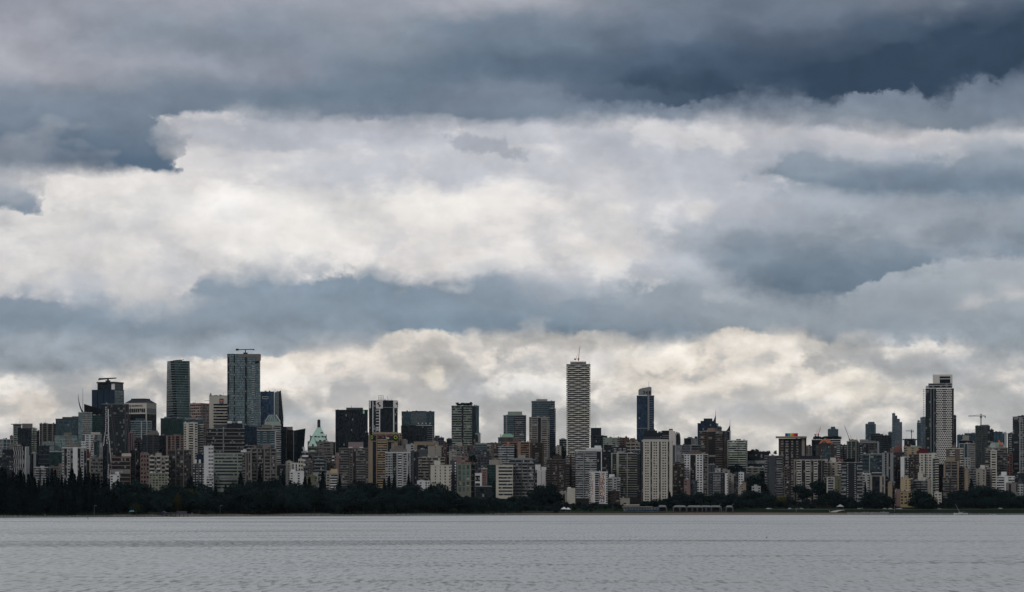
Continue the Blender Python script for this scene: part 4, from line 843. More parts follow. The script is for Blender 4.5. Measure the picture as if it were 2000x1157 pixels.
for i in range(15):
    for k in range(9): on_front(B, 'facade_fin', 'metal', 898 + i * 9 + (k % 2) * 3 , 900 + i * 9 + (k % 2) * 3, 206 + k * 12, 214 + k * 12, 'lgrey', .5)
B = bld(815, 1092, 320, 4000, 'gdark', '3.2G .7g', 'dark teal glass block with four slanted roof floodlight poles', OC, O, trim='grey', glass='gmid', nb=0, pcol='gmid')
block('roof_rail', 'slab', B.root, LX(B, 945), LX(B, 1085), -B.hy, -B.hy + 2, B.H, LZ(B, 315), 'white')
for a_, b2 in ((975, 964), (988, 999), (1042, 1030), (1056, 1066)):
    mb = MB(); mb.bar((LX(B, a_), -B.hy + 1, B.H), (LX(B, b2), -B.hy - 1, LZ(B, 299)), .25, 4); p = (LX(B, b2), -B.hy - 1, LZ(B, 299)); mb.box(p[0] - .8, p[0] + .8, p[1] - .5, p[1] + .5, p[2] - .6, p[2] + .8); mb.build('floodlight_pole', M['metal'], B.root, 'white')
# ---- sandy hotel with round green signs
B = bld(535, 786, 400, 3620, 'tan', '.55. .5G .06p 1.5b .06p .5G .35. .55.', 'sand brown hotel tower with round green signs near the top', 'hotel', 'hotel_tower', trim=(.28, .22, .15), glass='gdark', nb=1, fh=3.1)
on_front(B, 'parapet_band', 'slab', 560, 782, 375, 395, 'tan', 1.4, -10); on_front(B, 'sign_band', 'dark', 602, 740, 404, 438, 'char', 1.5)
on_front(B, 'ledge', 'slab', 560, 742, 452, 458, 'tan', 1.8)
text_part(B, 'sign_lettering', 'EMPIRE LANDMARK', 603, 420, 2.1, (.20, .015, .03), 1.7)
on_front(B, 'lit_window', 'dark', 676, 704, 419, 435, (.25, .33, .29), 1.7)
for xx in (554, 760):
    for rr, cc, oo in ((4.1, 'gblack', 1.75), (2.6, (.22, .33, .06), 1.95), (1.5, 'gblack', 2.1)):
        mb = MB(); n_ = 16; mb.prism([(rr * math.cos(6.2832 * i / n_) * (.6 if xx < 600 else 1), rr * math.sin(6.2832 * i / n_)) for i in range(n_)], 0, .3)
        me = mb.mesh('disc', M['metal']); me.transform(__import__('mathutils').Matrix.Rotation(math.pi / 2, 4, 'X')); link('round_sign', me, B.root, (LX(B, xx), -B.hy - oo, LZ(B, 420)), color=cc)
bld(784, 822, 388, 3660, 'tan', 'w d', 'narrow sand brown wing attached right of the hotel tower', 'hotel wing', 'hotel_wing', trim='tan')
bld(818, 860, 438, 3640, 'beige', '. .', 'small white rooftop block right of the sandy hotel', 'building', 'building')
sec(700, 770, 6.0875)
bld(320, 620, 692, 3335, 'lgrey', '.6d .6d .4w .9n .3. .9b .3. .8d .3. .25k .3w', 'pale grey apartment tower with dark central balcony recess', trim='white', trim2='grey', glass='gblack', fh=2.95, top=[(368, 572, 650, 'stone'), (420, 528, 612, 'stone')])
bld(618, 722, 682, 3460, 'dgrey', '.4w .3. .5k .6P', 'dark slab tower with vertical seams right of the pale grey tower', trim2='char')
bld(565, 662, 598, 3500, 'lgrey', '. w', 'small whitish tower top beside the tan museum like slab', top=[(510, 566, 545, 'stone')])
# ---- x 800..1060
sec(800, 770, 4.628)
B = bld(38, 262, 432, 3720, 'tan', '.4. 2.4R .5.', 'tan flat topped slab with one large dark window band', 'office building', 'office_building', trim='tan', nb=0, glass='gdark', fh=16, pcol='beige')
bld(165, 300, 468, 3640, 'beige', '1. .15w .8. .2k', 'plain beige concrete block with sloping right shoulder', 'office building', 'office_building', nb=0)
bld(82, 160, 500, 3560, 'lbrown', '1P .8P', 'small brown wing below the tan slab', 'building', 'building')
bld(80, 322, 572, 3390, 'lbrown', '.5b 1b .15. 1b .15. 1.1b', 'light brown apartment block with close stacked white balconies', trim='beige', glass='gblack', fh=3.6, top=[(110, 150, 565, 'cream')])
bld(190, 372, 642, 3300, 'cream', '1. .5w .9. .35w .8. .55w .7. .5w', 'cream sawtooth apartment block with round rooftop drum', glass='gblack', fh=3.55, top=[(220, 276, 600, 'cream')])
bld(366, 424, 602, 3330, 'dgrey', '.6w .6. .6w', 'slim dark block with white zigzag balconies right of the cream sawtooth block', glass='white', fh=3.4)
bld(70, 185, 785, 3190, 'white', '.6. w . .6h w', 'cluster of low white flats above the shore trees', 'apartment building', 'apartment_building', top=[(82, 130, 775, 'lgrey')])
bld(15, 100, 830, 3150, 'pink', 'w . w', 'low pink house peeping over the shore trees', 'house', 'house')
bld(180, 255, 812, 3150, 'cream', 'w w .', 'low cream house right of the white flats', 'house', 'house')
bld(0, 40, 455, 3560, 'lgrey', '. w', 'pale blue grey stair tower left of the tan slab', 'building', 'building')
B = bld(380, 628, 105, 3960, 'gteal', '1b .12k .9b .35G .3.', 'stout grey green tower with trees growing on its roof', trim='sage', glass='gmid', nb=0, fh=3.5)
TREEROOF = B
bld(592, 642, 356, 3900, 'sage', '1n .8.', 'low pale shoulder block right of the tree roofed tower')
bld(333, 384, 406, 3980, 'gteal', 'b', 'low teal block left of the tree roofed tower', trim='gmid')
bld(850, 1054, 192, 4110, 'gteal', '.3g .2p 1g 1.4b .3g', 'grey green tower with stepped pale crown', trim='grey', glass='gteal', top=[(888, 1016, 157, 'sage'), (1016, 1040, 188, 'sage')])
bld(222, 312, 394, 3900, 'dgrey', 'd w d', 'dark grey stepped block right of the dark teal glass block', top=[(228, 270, 375, 'char')])
bld(309, 333, 436, 3850, 'brick', 'w', 'sliver of red brick tower behind the beige concrete block')
bld(358, 520, 472, 3700, 'stone', 'w w d w w', 'grey stone block with square roof box in front of the tree roofed tower', top=[(433, 476, 438, 'beige')])
bld(516, 605, 462, 3720, 'lbrown', 'd w d', 'grey brown block under the tree roofed tower', top=[(585, 640, 432, 'lbrown')])
bld(590, 702, 452, 3660, 'gteal', '1g', 'glass block with rounded bright corner', 'office building', 'office_building', trim='grey', glass='gteal', top=[(600, 690, 442, 'sage')])
bld(356, 424, 514, 3600, 'beige', '. w w', 'small beige block with arched rooftop')
bld(466, 585, 535, 3560, 'stone', 'w w w w', 'low grey stone block with plain parapet in the crowded middle')
bld(380, 470, 565, 3480, 'stone', '. w .', 'pale plain block behind the green framed block', top=[(384, 410, 555, 'lgrey')])
bld(415, 588, 568, 3450, 'pink', '1. .8w .8d 1w', 'pinkish grey block with roof tree behind the green framed block')
bld(530, 722, 516, 3520, 'dgrey', '.3. w*7', 'big grey block with even rows of punched windows', glass='gblack', fh=3.3)
bld(698, 802, 447, 3600, 'lbrown', '1d .3. 1d', 'brown block with dark upper storey and white side frame', glass='gblack', top=[(690, 800, 440, 'brick')])
B = bld(798, 948, 472, 3500, 'dgrey', '1.2b 1b', 'dark block with blue grey balconies and bright right half', trim='lgrey', glass='gblue')
bld(944, 968, 465, 3520, 'char', '.', 'black stair shaft left of the brown towers', 'building', 'building')
B = bld(800, 946, 392, 3820, 'brick', '1g .4. 1g', 'brick block with green domed roof', trim='brick', glass='gteal', nb=0)
mb = MB(); q = [(LX(B, 828), -B.hy * .8), (LX(B, 942), -B.hy * .8), (LX(B, 942), B.hy * .8), (LX(B, 828), B.hy * .8)]; cc_ = (LX(B, 828) + LX(B, 942)) / 2
mb.prism(q, B.H + .3, LZ(B, 368), [(cc_ + (x - cc_) * .82, y * .8) for x, y in q]); mb.prism([(cc_ + (x - cc_) * .8, y * .78) for x, y in q], LZ(B, 368), LZ(B, 358), [(cc_ + (x - cc_) * .5, y * .5) for x, y in q]); mb.build('domed_roof', M['metal'], B.root, (.12, .22, .17))
block('roof_horn', 'wall', B.root, LX(B, 820), LX(B, 828), -4, 0, B.H, LZ(B, 362), 'sand'); block('roof_horn', 'wall', B.root, LX(B, 932), LX(B, 942), -4, 0, B.H, LZ(B, 362), 'beige')
sec(1000, 670, 3.304)
bld(-62, 126, 640, 3600, 'lbrown', '.5b .3p .9b .35p .9b .3p', 'reddish brown twin tower with raised brick piers', trim=(.19, .13, .105), trim2='lbrown', glass='gblack', top=[(8, 44, 612, 'lbrown')])
bld(116, 206, 645, 3540, 'brown', '.3p 1.2b .25p', 'dark brown tower right of the reddish brown twin tower', trim='brown', glass='gblack', top=[(122, 165, 618, 'lbrown')])
bld(127, 277, 376, 4020, 'gteal', '1g 1g .3b', 'blue grey glass tower rising behind a beige gridded one', trim='grey', glass='gteal', top=[(158, 228, 362, 'beige'), (205, 240, 378, 'dgrey')])
bld(112, 242, 479, 3940, 'beige', '.3d .9d .45G .9d .3d', 'beige gridded tower with dark glass centre stripe', trim='beige', glass='gmid')
bld(240, 282, 425, 3990, 'gdark', '1g .4b', 'dark glass right flank of the blue grey tower', trim='grey', glass='gblue')
sec(800, 770, 4.628)
B = bld(426, 590, 630, 3300, (.115, .12, .105), '.25. 1h .15. .9h .15. 1h .3.', 'green glass block framed in grey concrete grid', trim=(.13, .135, .12), glass=(.035, .075, .068), fh=6.6, xs=556, side='1g', rot=30, gs='ggreen')
bld(593, 652, 716, 3270, 'white', '1.2R .4p', 'small bright white modern block with black slot', trim='white', glass='gblack', fh=9)
bld(648, 702, 672, 3300, 'pink', '. w w .', 'slim brick tower with cream top', pcol='cream', trim='cream')
bld(700, 808, 640, 3330, 'ggreen', '1g 1g .4G', 'dark green glass block with stepped terraces', trim='gteal', glass='ggreen', top=[(720, 835, 594, 'beige'), (650, 700, 632, 'dgrey')])
bld(594, 742, 832, 3190, 'char', '2R .8.', 'low dark shed with pale roof line behind shore trees', 'building', 'building', pcol='lgrey', fh=7)
bld(780, 934, 642, 3270, 'cream', '.15. 1r', 'cream block with bright horizontal bands', trim='cream', glass='gmid', fh=3.95)
bld(904, 1136, 592, 3290, 'dgrey', '1b .05p 1b .05p 1b .05p 1b .25w', 'grey gridded balcony block with small pale penthouse', trim='grey', glass='gblack', fh=3.9, top=[(985, 1046, 548, 'beige'), (930, 1110, 578, 'grey')])
sec(1000, 670, 3.304)
bld(162, 216, 822, 3360, 'white', '1. .12k 1.', 'pair of white blank slabs joined by a dark slot', top=[(150, 185, 785, 'white'), (190, 228, 800, 'white')])
bld(222, 347, 752, 3335, 'brown', '.6b .25. .8b .2. .8b .3.', 'dark brown balcony tower above a dome of trees', trim='lbrown', glass='gblack', fh=3.0, top=[(264, 322, 728, 'brown')])
bld(345, 412, 735, 3360, 'brown', 'd .3. d', 'narrow dark brown tower with small pale windows', glass='grey', trim='brown')
# ---- the tower of wavy white balconies, a crane on top
B = tower_root(352, 508, 136, 3760, A, 'tallest tower wrapped in wavy white balconies', 'apartment tower', 30)
block('glass_body', 'glaz', B.root, -B.hx + 1.6, B.hx - 1.6, -B.hy + 1.6, B.hy - 1.6, 0, B.H - 1, 'gdark')
nf = int(B.H / 2.9); fh = (B.H - 3) / nf
for k in range(nf):
    z = B.H - 3 - k * fh; mb = MB(); n_ = 24; ph = (k % 2) * math.pi
    def ring(y, s_):
        return [(-B.hx + 2 * B.hx * i / n_, y) for i in range(n_ + 1)]
    # front band whose height swells and pinches along its length
    fr = []
    for i in range(n_ + 1):
        x = -B.hx + 2 * B.hx * i / n_; a_ = .5 + .5 * math.cos(2 * math.pi * 2 * i / n_ + (k % 2) * math.pi); out = .5 + 1.5 * a_; fr.append((x, -B.hy - out + 1, z + .22 + .62 * a_, z - .22 - .52 * a_))
    for p, q_ in zip(fr, fr[1:]):
        m = len(mb.v); mb.v += [(p[0], p[1], p[3]), (q_[0], q_[1], q_[3]), (q_[0], q_[1], q_[2]), (p[0], p[1], p[2]), (p[0], -B.hy + 2, p[3]), (q_[0], -B.hy + 2, q_[3]), (q_[0], -B.hy + 2, q_[2]), (p[0], -B.hy + 2, p[2])]
        mb.f += [(m, m + 1, m + 2, m + 3), (m + 3, m + 2, m + 6, m + 7), (m + 4, m + 5, m + 1, m), (m + 7, m + 6, m + 5, m + 4)]
    mb.box(-B.hx, -B.hx + 1.8, -B.hy + 2, B.hy, z - .35, z + .35); mb.box(B.hx - 1.8, B.hx, -B.hy + 2, B.hy, z - .35, z + .35)
    mb.build('wavy_balcony', M['slab'], B.root, (.43, .425, .40))
for u in (-.52, .0, .52): block('column', 'slab', B.root, B.hx * u - .3, B.hx * u + .3, -B.hy + .9, -B.hy + 1.6, 0, B.H - 2, 'grey')
block('top_frame', 'slab', B.root, -B.hx, B.hx, -B.hy, B.hy, B.H - 1, B.H, 'lgrey')
block('top_storey', 'wall', B.root, LX(B, 378), LX(B, 480), -B.hy * .7, B.hy * .7, B.H, LZ(B, 122), 'stone')
mb = MB()
for x in (380, 395, 412, 440, 458, 478, 500): mb.bar((LX(B, x), -8, B.H), (LX(B, x), -8, LZ(B, 114)), .2, 4)
mb.bar((LX(B, 378), -8, LZ(B, 117)), (LX(B, 480), -8, LZ(B, 117)), .35, 4); mb.build('scaffold', M['metal'], B.root, 'lgrey')
def luffing_crane(px0, py0, px1, py1, D, label, col, gr='construction cranes on the skyline', mast=None, th=.9, group=True):
    """derrick: from the hook-up (px0,py0) the boom climbs to (px1,py1)"""
    bx, by, bz = wx_(X_(px0), D), D, wz_(Y_(py0), D)
    r = empty('luffing_crane', (bx, by, bz)); tag(r, label, 'crane', gr if group else None)
    tx, tz = wx_(X_(px1), D) - bx, wz_(Y_(py1), D) - bz
    ms = mast or 8
    mb = MB(); mb.bar((0, 0, -ms), (0, 0, 1.5), th * .75, 4); mb.build('mast', M['metal'], r, col)
    mb = MB(); mb.bar((0, 0, 1), (tx, 0, tz), (th * .7, th * .35), 4); mb.build('boom', M['metal'], r, col)
    mb = MB(); s_ = -1 if tx > 0 else 1; mb.box(min(s_ * 3, s_ * 6), max(s_ * 3, s_ * 6), -1, 1, -.6, 1.6); mb.box(-1.2, 1.2, -1.2, 1.2, -.5, 2); mb.build('cab', M['metal'], r, col)
    mb = MB(); mb.bar((s_ * 3, 0, 1), (s_ * 1.5, 0, 7), .25, 4); mb.bar((s_ * 1.5, 0, 7), (tx * .9, 0, tz * .92), .12, 4); mb.build('stay', M['metal'], r, col)
    return r
luffing_crane(429, 108, 439, 20, 3760, 'thin reddish crane boom standing upright on the wavy white tower', (.30, .17, .12), mast=2)
bld(508, 614, 600, 4020, 'gblue', '1g 1.2g', 'slate blue glass block with square drum roof right of the wavy white tower', OC, O, trim='dgrey', glass='gmid', top=[(510, 577, 548, 'char'), (540, 545, 512, 'grey', 'mast')])
bld(283, 318, 668, 3720, 'beige', '. w .', 'small pale beige block tucked left of the wavy white tower')
bld(306, 354, 622, 3900, 'gteal', 'g b', 'grey glass block directly left of the wavy white tower', trim='grey')
B = bld(408, 580, 694, 3350, 'gdark', '1b .06p 1.6b .5G .06p', 'balcony tower with white bands on its left and a white roof frame', trim='lgrey', glass='gmid', fh=2.72, nb=0, top=[(425, 580, 688, 'lgrey'), (480, 582, 676, 'white'), (535, 577, 662, 'white')])
on_front(B, 'roof_frame', 'slab', 408, 580, 696, 700, 'white', 1.8); on_front(B, 'roof_frame', 'slab', 575, 580, 696, 830, 'white', 1.8)
# ---- painted mosaic block
B = bld(498, 617, 832, 3135, 'white', '1b 2.2. 2.4B 3.6. 1b', 'white block with colourful mosaic panels down its front', trim='white', glass='gdark', fh=2.55, nb=0, pcol='white')
rnd = random.Random(11); cols = [(.42, .03, .06), (.55, .28, .03), (.05, .09, .28), (.18, .07, .22), (.02, .02, .03), (.5, .12, .10), (.10, .12, .13), (.55, .40, .10), (.06, .14, .16), (.02, .02, .02), (.03, .03, .04)]
mos = {}
cell = 3.1
for y0 in range(0, 62):
    yy = 840 + y0 * cell
    if yy > 1030: break
    for x0 in (0, 1, 2, 3, 4):
        if rnd.random() < .45:
            c = rnd.choice(cols[-7:] if rnd.random() < .75 else cols); mos.setdefault(c, []).append((509 + x0 * 3.7, yy))
    blk = y0 // 4; r2 = random.Random(blk * 7 + 3); a_, b2 = r2.choice(cols), r2.choice(cols)
    for x0 in range(9):
        d = abs(x0 - 4) + abs(y0 % 4 - 2)
        if rnd.random() < .72:
            c = (a_ if d % 3 == 0 else b2 if d % 3 == 1 else cols[4]) if rnd.random() < .75 else rnd.choice(cols); mos.setdefault(c, []).append((563 + x0 * 4.2, yy))
mt_, g_, b_ = new_mat('mosaic_tiles'); a_t = g_.node('ShaderNodeAttribute', attribute_name='tint'); g_.put(b_.inputs['Base Color'], a_t.outputs['Color']); b_.inputs['Roughness'].default_value = .6
pick = {}
for c, l in mos.items():
    for x, y in l: pick[(round(x, 1), round(y, 1))] = c
for x0_, nx, st in ((508, 5, 3.7), (562, 9, 4.2)):
    v_, f_, c_ = [], [], []; ny = 62
    for yi in range(ny + 1):
        for xi in range(nx + 1): v_.append((LX(B, x0_ + xi * st), -B.hy - .12, LZ(B, 840 + yi * cell)))
    for yi in range(ny):
        for xi in range(nx):
            k = yi * (nx + 1) + xi; f_.append((k + nx + 1, k + nx + 2, k + 1, k)); c_.append(pick.get((round(x0_ + 1 + xi * st, 1), round(840 + yi * cell, 1)), (.5, .47, .44)))
    me = bpy.data.meshes.new('mosaic'); me.from_pydata(v_, [], f_); at = me.attributes.new('tint', 'FLOAT_COLOR', 'FACE')
    at.data.foreach_set('color', [q for c in c_ for q in (c[0], c[1], c[2], 1)]); me.materials.append(mt_); link('mosaic', me, B.root)
bld(622, 700, 870, 3220, 'lgrey', '1b .3. .8w 1b', 'pale grey block just right of the mosaic block', trim='lgrey', top=[(628, 662, 848, 'white')])
bld(618, 694, 956, 3140, 'brown', 'w w w', 'low dark brown building right of the mosaic block', 'apartment building', 'apartment_building', glass='gblack')
bld(588, 706, 612, 3900, 'sage', '.4w 1.2. w w', 'pale green grey block with white terrace front', trim='lgrey', glass='gteal')
bld(594, 650, 655, 3800, 'dgrey', '1r', 'dark low block with white parapet in front of the green grey block', trim='lgrey', pcol='white')
bld(695, 757, 612, 3880, 'pink', 'w w . w', 'dusty red topped block in the middle distance', pcol='brick', trim='brick')
bld(755, 808, 624, 3860, 'tan', '. w .', 'small sandy block with stepped roof in the middle distance', top=[(765, 795, 614, 'tan')])
bld(736, 826, 642, 3780, 'beige', 'd d d', 'beige block with wide windows left of the dark curved crown tower', fh=4.5, trim='tan')
bld(650, 742, 672, 3700, 'char', 'w d w', 'dark brown jumble of flats in the middle distance', glass='grey')
bld(580, 650, 702, 3440, 'gdark', '1n 1n', 'near black balcony tower behind the mosaic block', trim2='dgrey')
B = bld(640, 808, 712, 3400, 'gdark', '.15p .5w .3p 1.0B .1p 1.2B', 'green glass tower with thin cream floor lines', trim=(.22, .23, .2), glass=(.022, .038, .034), fh=2.9, pcol='lgrey', top=[(680, 728, 700, 'beige')])
bld(782, 828, 690, 3480, 'gblue', '.5b .2p .6b', 'blue grey tower sliver left of the big beige tower', trim='dgrey', trim2='grey', pcol='lgrey')
bld(357, 408, 940, 3120, 'cream', '. .', 'small white gabled house above the beach', 'house', 'house', nb=0, top=[(360, 388, 930, 'white')])
bld(308, 362, 962, 3130, 'beige', '.7. .5k .7.', 'low house with dark red wall panel above the beach', 'house', 'house', nb=0)
bld(200, 268, 992, 3110, 'lgrey', 'w w .', 'low pale flat roofed shop near the beach', 'shop', 'shop', pcol='white')
bld(262, 332, 1000, 3100, 'stone', 'w w w', 'low grey shop row beside pale roofed shop', 'shop', 'shop', pcol='lgrey')
bld(700, 760, 1002, 3120, 'beige', '. . .', 'low beige roof among trees left of the big beige tower', 'house', 'house', nb=0)
# ---- dark tower with curved crown and mast
sec(1200, 740, 4.132)
B = bld(180, 320, 136, 3900, 'gblue', '2.2G .35p .7g .25.', 'slim dark blue tower with rounded crown and needle mast', OC, O, trim='grey', glass=(.014, .03, .055), nb=0, depth=26, fh=3.2, pcol='lgrey')
mb = MB(); n_ = 12
prof = [(LX(B, x), LZ(B, y)) for x, y in ((197, 128), (197, 92), (205, 82), (230, 74), (255, 70), (275, 66), (292, 64), (303, 70), (303, 128))]
k = len(prof); mb.v = [(x, -8, z) for x, z in prof] + [(x, 8, z) for x, z in prof]; mb.f = [tuple(range(k)), tuple(range(2 * k - 1, k - 1, -1))] + [(i, i + k, (i + 1) % k + k, (i + 1) % k) for i in range(k)]
mb.build('crown', M['slab'], B.root, 'grey')
for i, x in enumerate((232, 256, 280)): block('crown_window', 'dark', B.root, LX(B, x), LX(B, x + 16), -8.2, -8, LZ(B, 124), LZ(B, 98), 'gmid')
mb = MB(); mb.bar((LX(B, 282), -2, B.H), (LX(B, 282), -2, LZ(B, 20)), (.5, .2), 5); mb.build('mast', M['metal'], B.root, 'grey')
on_front(B, 'seam_band', 'slab', 184, 288, 398, 402, 'grey', .5)
# ---- white curved fin building
B = tower_root(386, 541, 420, 3860, O, 'white walled office block with curved ribbed right shoulder', OC, 30)
block('wall', 'wall', B.root, fx(386), fx(447), -13, 13, 0, LZ(B, 418), 'char')
for y in (455, 470): block('floor_band', 'slab', B.root, fx(386), fx(447), -13.5, -13, LZ(B, y + 6), LZ(B, y), 'stone')
prof = [(448, 900), (448, 416), (470, 414), (485, 424), (494, 440), (500, 470), (502, 900)]
P_ = [(fx(x), LZ(B, y)) for x, y in prof]; mb = MB(); k = len(P_); mb.v = [(x, -15, z) for x, z in P_] + [(x, 14, z) for x, z in P_]; mb.f = [tuple(range(k)), tuple(range(2 * k - 1, k - 1, -1))] + [(i, i + k, (i + 1) % k + k, (i + 1) % k) for i in range(k)]; mb.build('curved_wall', M['wall'], B.root, (.45, .43, .43))
for j, (xa, sh) in enumerate(((492, 0), (510, 4), (526, 9))):
    prof = [(xa - 6, 900), (xa - 6, 422 + sh), (xa + 4, 426 + sh), (xa + 10, 445 + sh), (xa + 13, 480), (xa + 14, 900)]
    P_ = [(fx(x), LZ(B, y)) for x, y in prof]; mb = MB(); k = len(P_); f0 = -13 + j * 2; mb.v = [(x, f0, z) for x, z in P_] + [(x, 13, z) for x, z in P_]; mb.f = [tuple(range(k)), tuple(range(2 * k - 1, k - 1, -1))] + [(i, i + k, (i + 1) % k + k, (i + 1) % k) for i in range(k)]; mb.build('rounded_bay', M['glaz'], B.root, ('grey', 'gmid', 'dgrey')[j])
block('roof_drum', 'wall', B.root, fx(446), fx(476), -5, 5, LZ(B, 420), LZ(B, 403), 'dgrey')
bld(342, 388, 436, 3760, 'char', '. w', 'dark stepped block between blue tower and white curved office', top=[(355, 388, 424, 'lgrey')])
bld(238, 345, 420, 3700, 'char', '. . .', 'dark rooftop block behind the big beige tower', nb=3, top=[(280, 330, 408, 'dgrey')])
# ---- big beige tower
B = bld(221, 466, 500, 3200, 'cream', '.25n .3. .42w .42w .25. .3n .2. .42w .42w .3. .3n .25. .42w .42w .25. .3n .25. .3.', 'big beige slab tower with even rows of tiny windows', trim='cream', trim2='stone', glass='gblack', fh=2.98, nb=0, top=[(235, 440, 488, 'lgrey')], pcol='cream')
mb = MB()
for i in range(14): mb.box(LX(B, 240 + i * 10), LX(B, 246 + i * 10), -4, 4, LZ(B, 490), LZ(B, 464 + (i % 2) * 5))
mb.box(LX(B, 240), LX(B, 378), -3, 3, LZ(B, 490), LZ(B, 470)); mb.build('penthouse', M['wall'], B.root, 'dgrey')
bld(463, 692, 536, 3510, 'gdark', '.2p .2G .25p .7g 1.2g .1p 1.2g', 'dark glass block with grey vertical piers behind the white windowed towers', trim='grey', glass='gmid', pcol='grey')
bld(562, 674, 482, 3720, 'gblue', '1g 1g', 'low blue black glass block left of the two pointed towers', trim='gmid', pcol='dgrey', top=[(650, 672, 465, 'gmid')])
B = bld(671, 826, 360, 3920, 'gblue', '1G .1p 1G', 'blue black tower with stepped top curving up to a needle', trim='gmid', glass='gblue', nb=0, top=[(700, 800, 340, 'gblue', 'glass_crown'), (725, 795, 320, 'gblue', 'glass_crown')])
def curved_horn(B, x0, x1, y0, y1, mast_y, dep=5):
    P_ = [(x0, y0), (x0, y0 - 4)] + [(x0 + (x1 - x0) * (i / 6), y0 - 4 - (y0 - 4 - y1) * (i / 6) ** 1.7) for i in range(1, 7)] + [(x1, y0)]
    P_ = [(LX(B, x), LZ(B, y)) for x, y in P_]; mb = MB(); k = len(P_); mb.v = [(x, -dep, z) for x, z in P_] + [(x, dep, z) for x, z in P_]; mb.f = [tuple(range(k)), tuple(range(2 * k - 1, k - 1, -1))] + [(i, i + k, (i + 1) % k + k, (i + 1) % k) for i in range(k)]
    mb.build('roof_horn', M['glaz'], B.root, 'gblue'); mb = MB(); mb.bar((LX(B, x1 - 1), 0, LZ(B, y0)), (LX(B, x1 - 1), 0, LZ(B, mast_y)), (.5, .2), 5); mb.build('mast', M['metal'], B.root, 'grey')
curved_horn(B, 785, 822, 364, 286, 250)
bld(826, 866, 390, 3940, 'glight', 'g', 'pale glass shoulder right of the blue black needle tower', OC, O, trim='lgrey', glass='gteal', top=[(826, 842, 360, 'glight', 'glass_crown')])
B = bld(903, 938, 425, 3900, 'gteal', '1G .3p', 'small blue tower with curved horn and needle', trim='lgrey', glass='gblue', nb=0)
curved_horn(B, 896, 937, 428, 368, 334, 3)
B = bld(684, 912, 422, 3560, 'brown', '.9b .3. .9n .9b .05.', 'brown balcony tower with sandy windowed right flank', trim='lbrown', trim2='brown', glass='gblack', xs=877, side='.3. 1b .1.', rot=28, top=[(760, 835, 396, 'pink')], pcol='tan')
sec(1400, 780, 4.82)
B = bld(102, 288, 388, 3620, 'sage', '.05p 1.1b .9b .15w', 'pale green white balcony slab above tree tops', trim=(.36, .41, .36), glass='gteal', fh=2.95, pcol='white')
sec(1200, 740, 4.132)
B = bld(545, 756, 606, 3300, 'white', '.4b .6w .5w .15. 1.1n .15. .6w .6w .12. .9b .1w', 'tower with two white windowed stripes and brown rooftop', trim='stone', trim2='brown', glass='gblack', fh=2.9, top=[(612, 705, 585, 'lbrown'), (625, 690, 572, 'lbrown')], pcol='stone')
bld(464, 566, 682, 3280, 'brown', 'b .2p b .2p', 'dark brown block right of the big beige tower', trim='brown', glass='gblack', fh=4, pcol='lbrown')
bld(564, 612, 815, 3200, 'pink', 'w .', 'small brown grey house block below the white striped tower', 'house', 'house')
bld(611, 668, 822, 3205, 'dgrey', 'w w w', 'small slate house block below the white striped tower', 'house', 'house')
bld(755, 812, 692, 3420, 'dgrey', '1. .3k 1.', 'grey blank block right of the white striped tower', trim='grey')
bld(812, 856, 726, 3330, 'white', '.6. .3k .5.', 'tiny bright white gabled block above the curved balconies', 'house', 'house', nb=0)
bld(865, 932, 738, 3340, 'beige', '.7. .2k .7.', 'small beige block right of the tiny white gabled block', 'house', 'house', nb=0)
B = bld(760, 893, 758, 3200, 'char', '.8w 1.6b .5w .3.', 'low apartment house with curved pale balconies', 'apartment building', 'apartment_building', trim='grey', glass='dgrey')
bld(893, 917, 765, 3190, 'white', '. w', 'tall narrow white wall at the end of the curved balcony house', 'apartment building', 'apartment_building')
bld(915, 964, 772, 3215, 'beige', '.4. .5w .7.', 'plain beige block with five small windows', 'apartment building', 'apartment_building')
sec(1400, 780, 4.82)
bld(288, 492, 494, 3640, 'char', '1r', 'dark block with three thin maroon bands', 'office building', 'office_building', trim='brick', glass='gblack', fh=8, top=[(290, 400, 485, 'char')], pcol='char')
bld(278, 452, 640, 3360, 'stone', '.8d .2. .8d 1w', 'low grey apartment block with terraces among hillside trees', trim='lgrey', top=[(320, 350, 630, 'beige')])
bld(206, 256, 690, 3270, 'white', '.4w .5w .2.', 'small bright white windowed block between slate walls')
bld(150, 208, 700, 3300, 'dgrey', 'b', 'slate balcony block left of small white windowed block')
bld(256, 312, 700, 3290, 'dgrey', '. .3p .', 'slate blank block right of small white windowed block')
bld(200, 255, 825, 3180, 'beige', '. w', 'small peach house among trees', 'house', 'house', nb=0)
bld(330, 412, 820, 3180, 'lgrey', 'w . w', 'small pale house with terrace above the seafront trees', 'house', 'house')
bld(240, 275, 785, 3230, 'tan', '.', 'tiny orange house wall among the trees', 'house', 'house', nb=0)
bld(345, 420, 700, 3310, 'stone', 'w . w', 'grey house on the wooded slope', 'house', 'house')
B = bld(450, 622, 532, 3280, 'dgrey', '.6b .3w 1.3. .25w 1.4b', 'charcoal tower with blank brick centre and small white balconies', trim='grey', glass='gdark', fh=3.0, nb=3)
B = bld(583, 826, 372, 3510, 'char', '.35P .5b .3. .6b .4. .4b .5. .4b .6. .5p', 'dark tower under a broad roof slab with rainbow box on top', trim=(.16, .14, .13), glass='gblack', nb=0, fh=3.3, trim2='brown', xs=None)
on_front(B, 'roof_slab', 'slab', 564, 853, 350, 364, 'tan', 5, -22)
bld(824, 842, 372, 3530, 'dgrey', '.', 'thin right flank of the rainbow topped tower') 
rb = [(.02, .03, .10), (.01, .07, .22), (.01, .20, .35), (.03, .22, .10), (.38, .33, .04), (.50, .22, .03), (.42, .08, .02), (.36, .015, .03), (.20, .005, .03), (.30, .006, .04)]
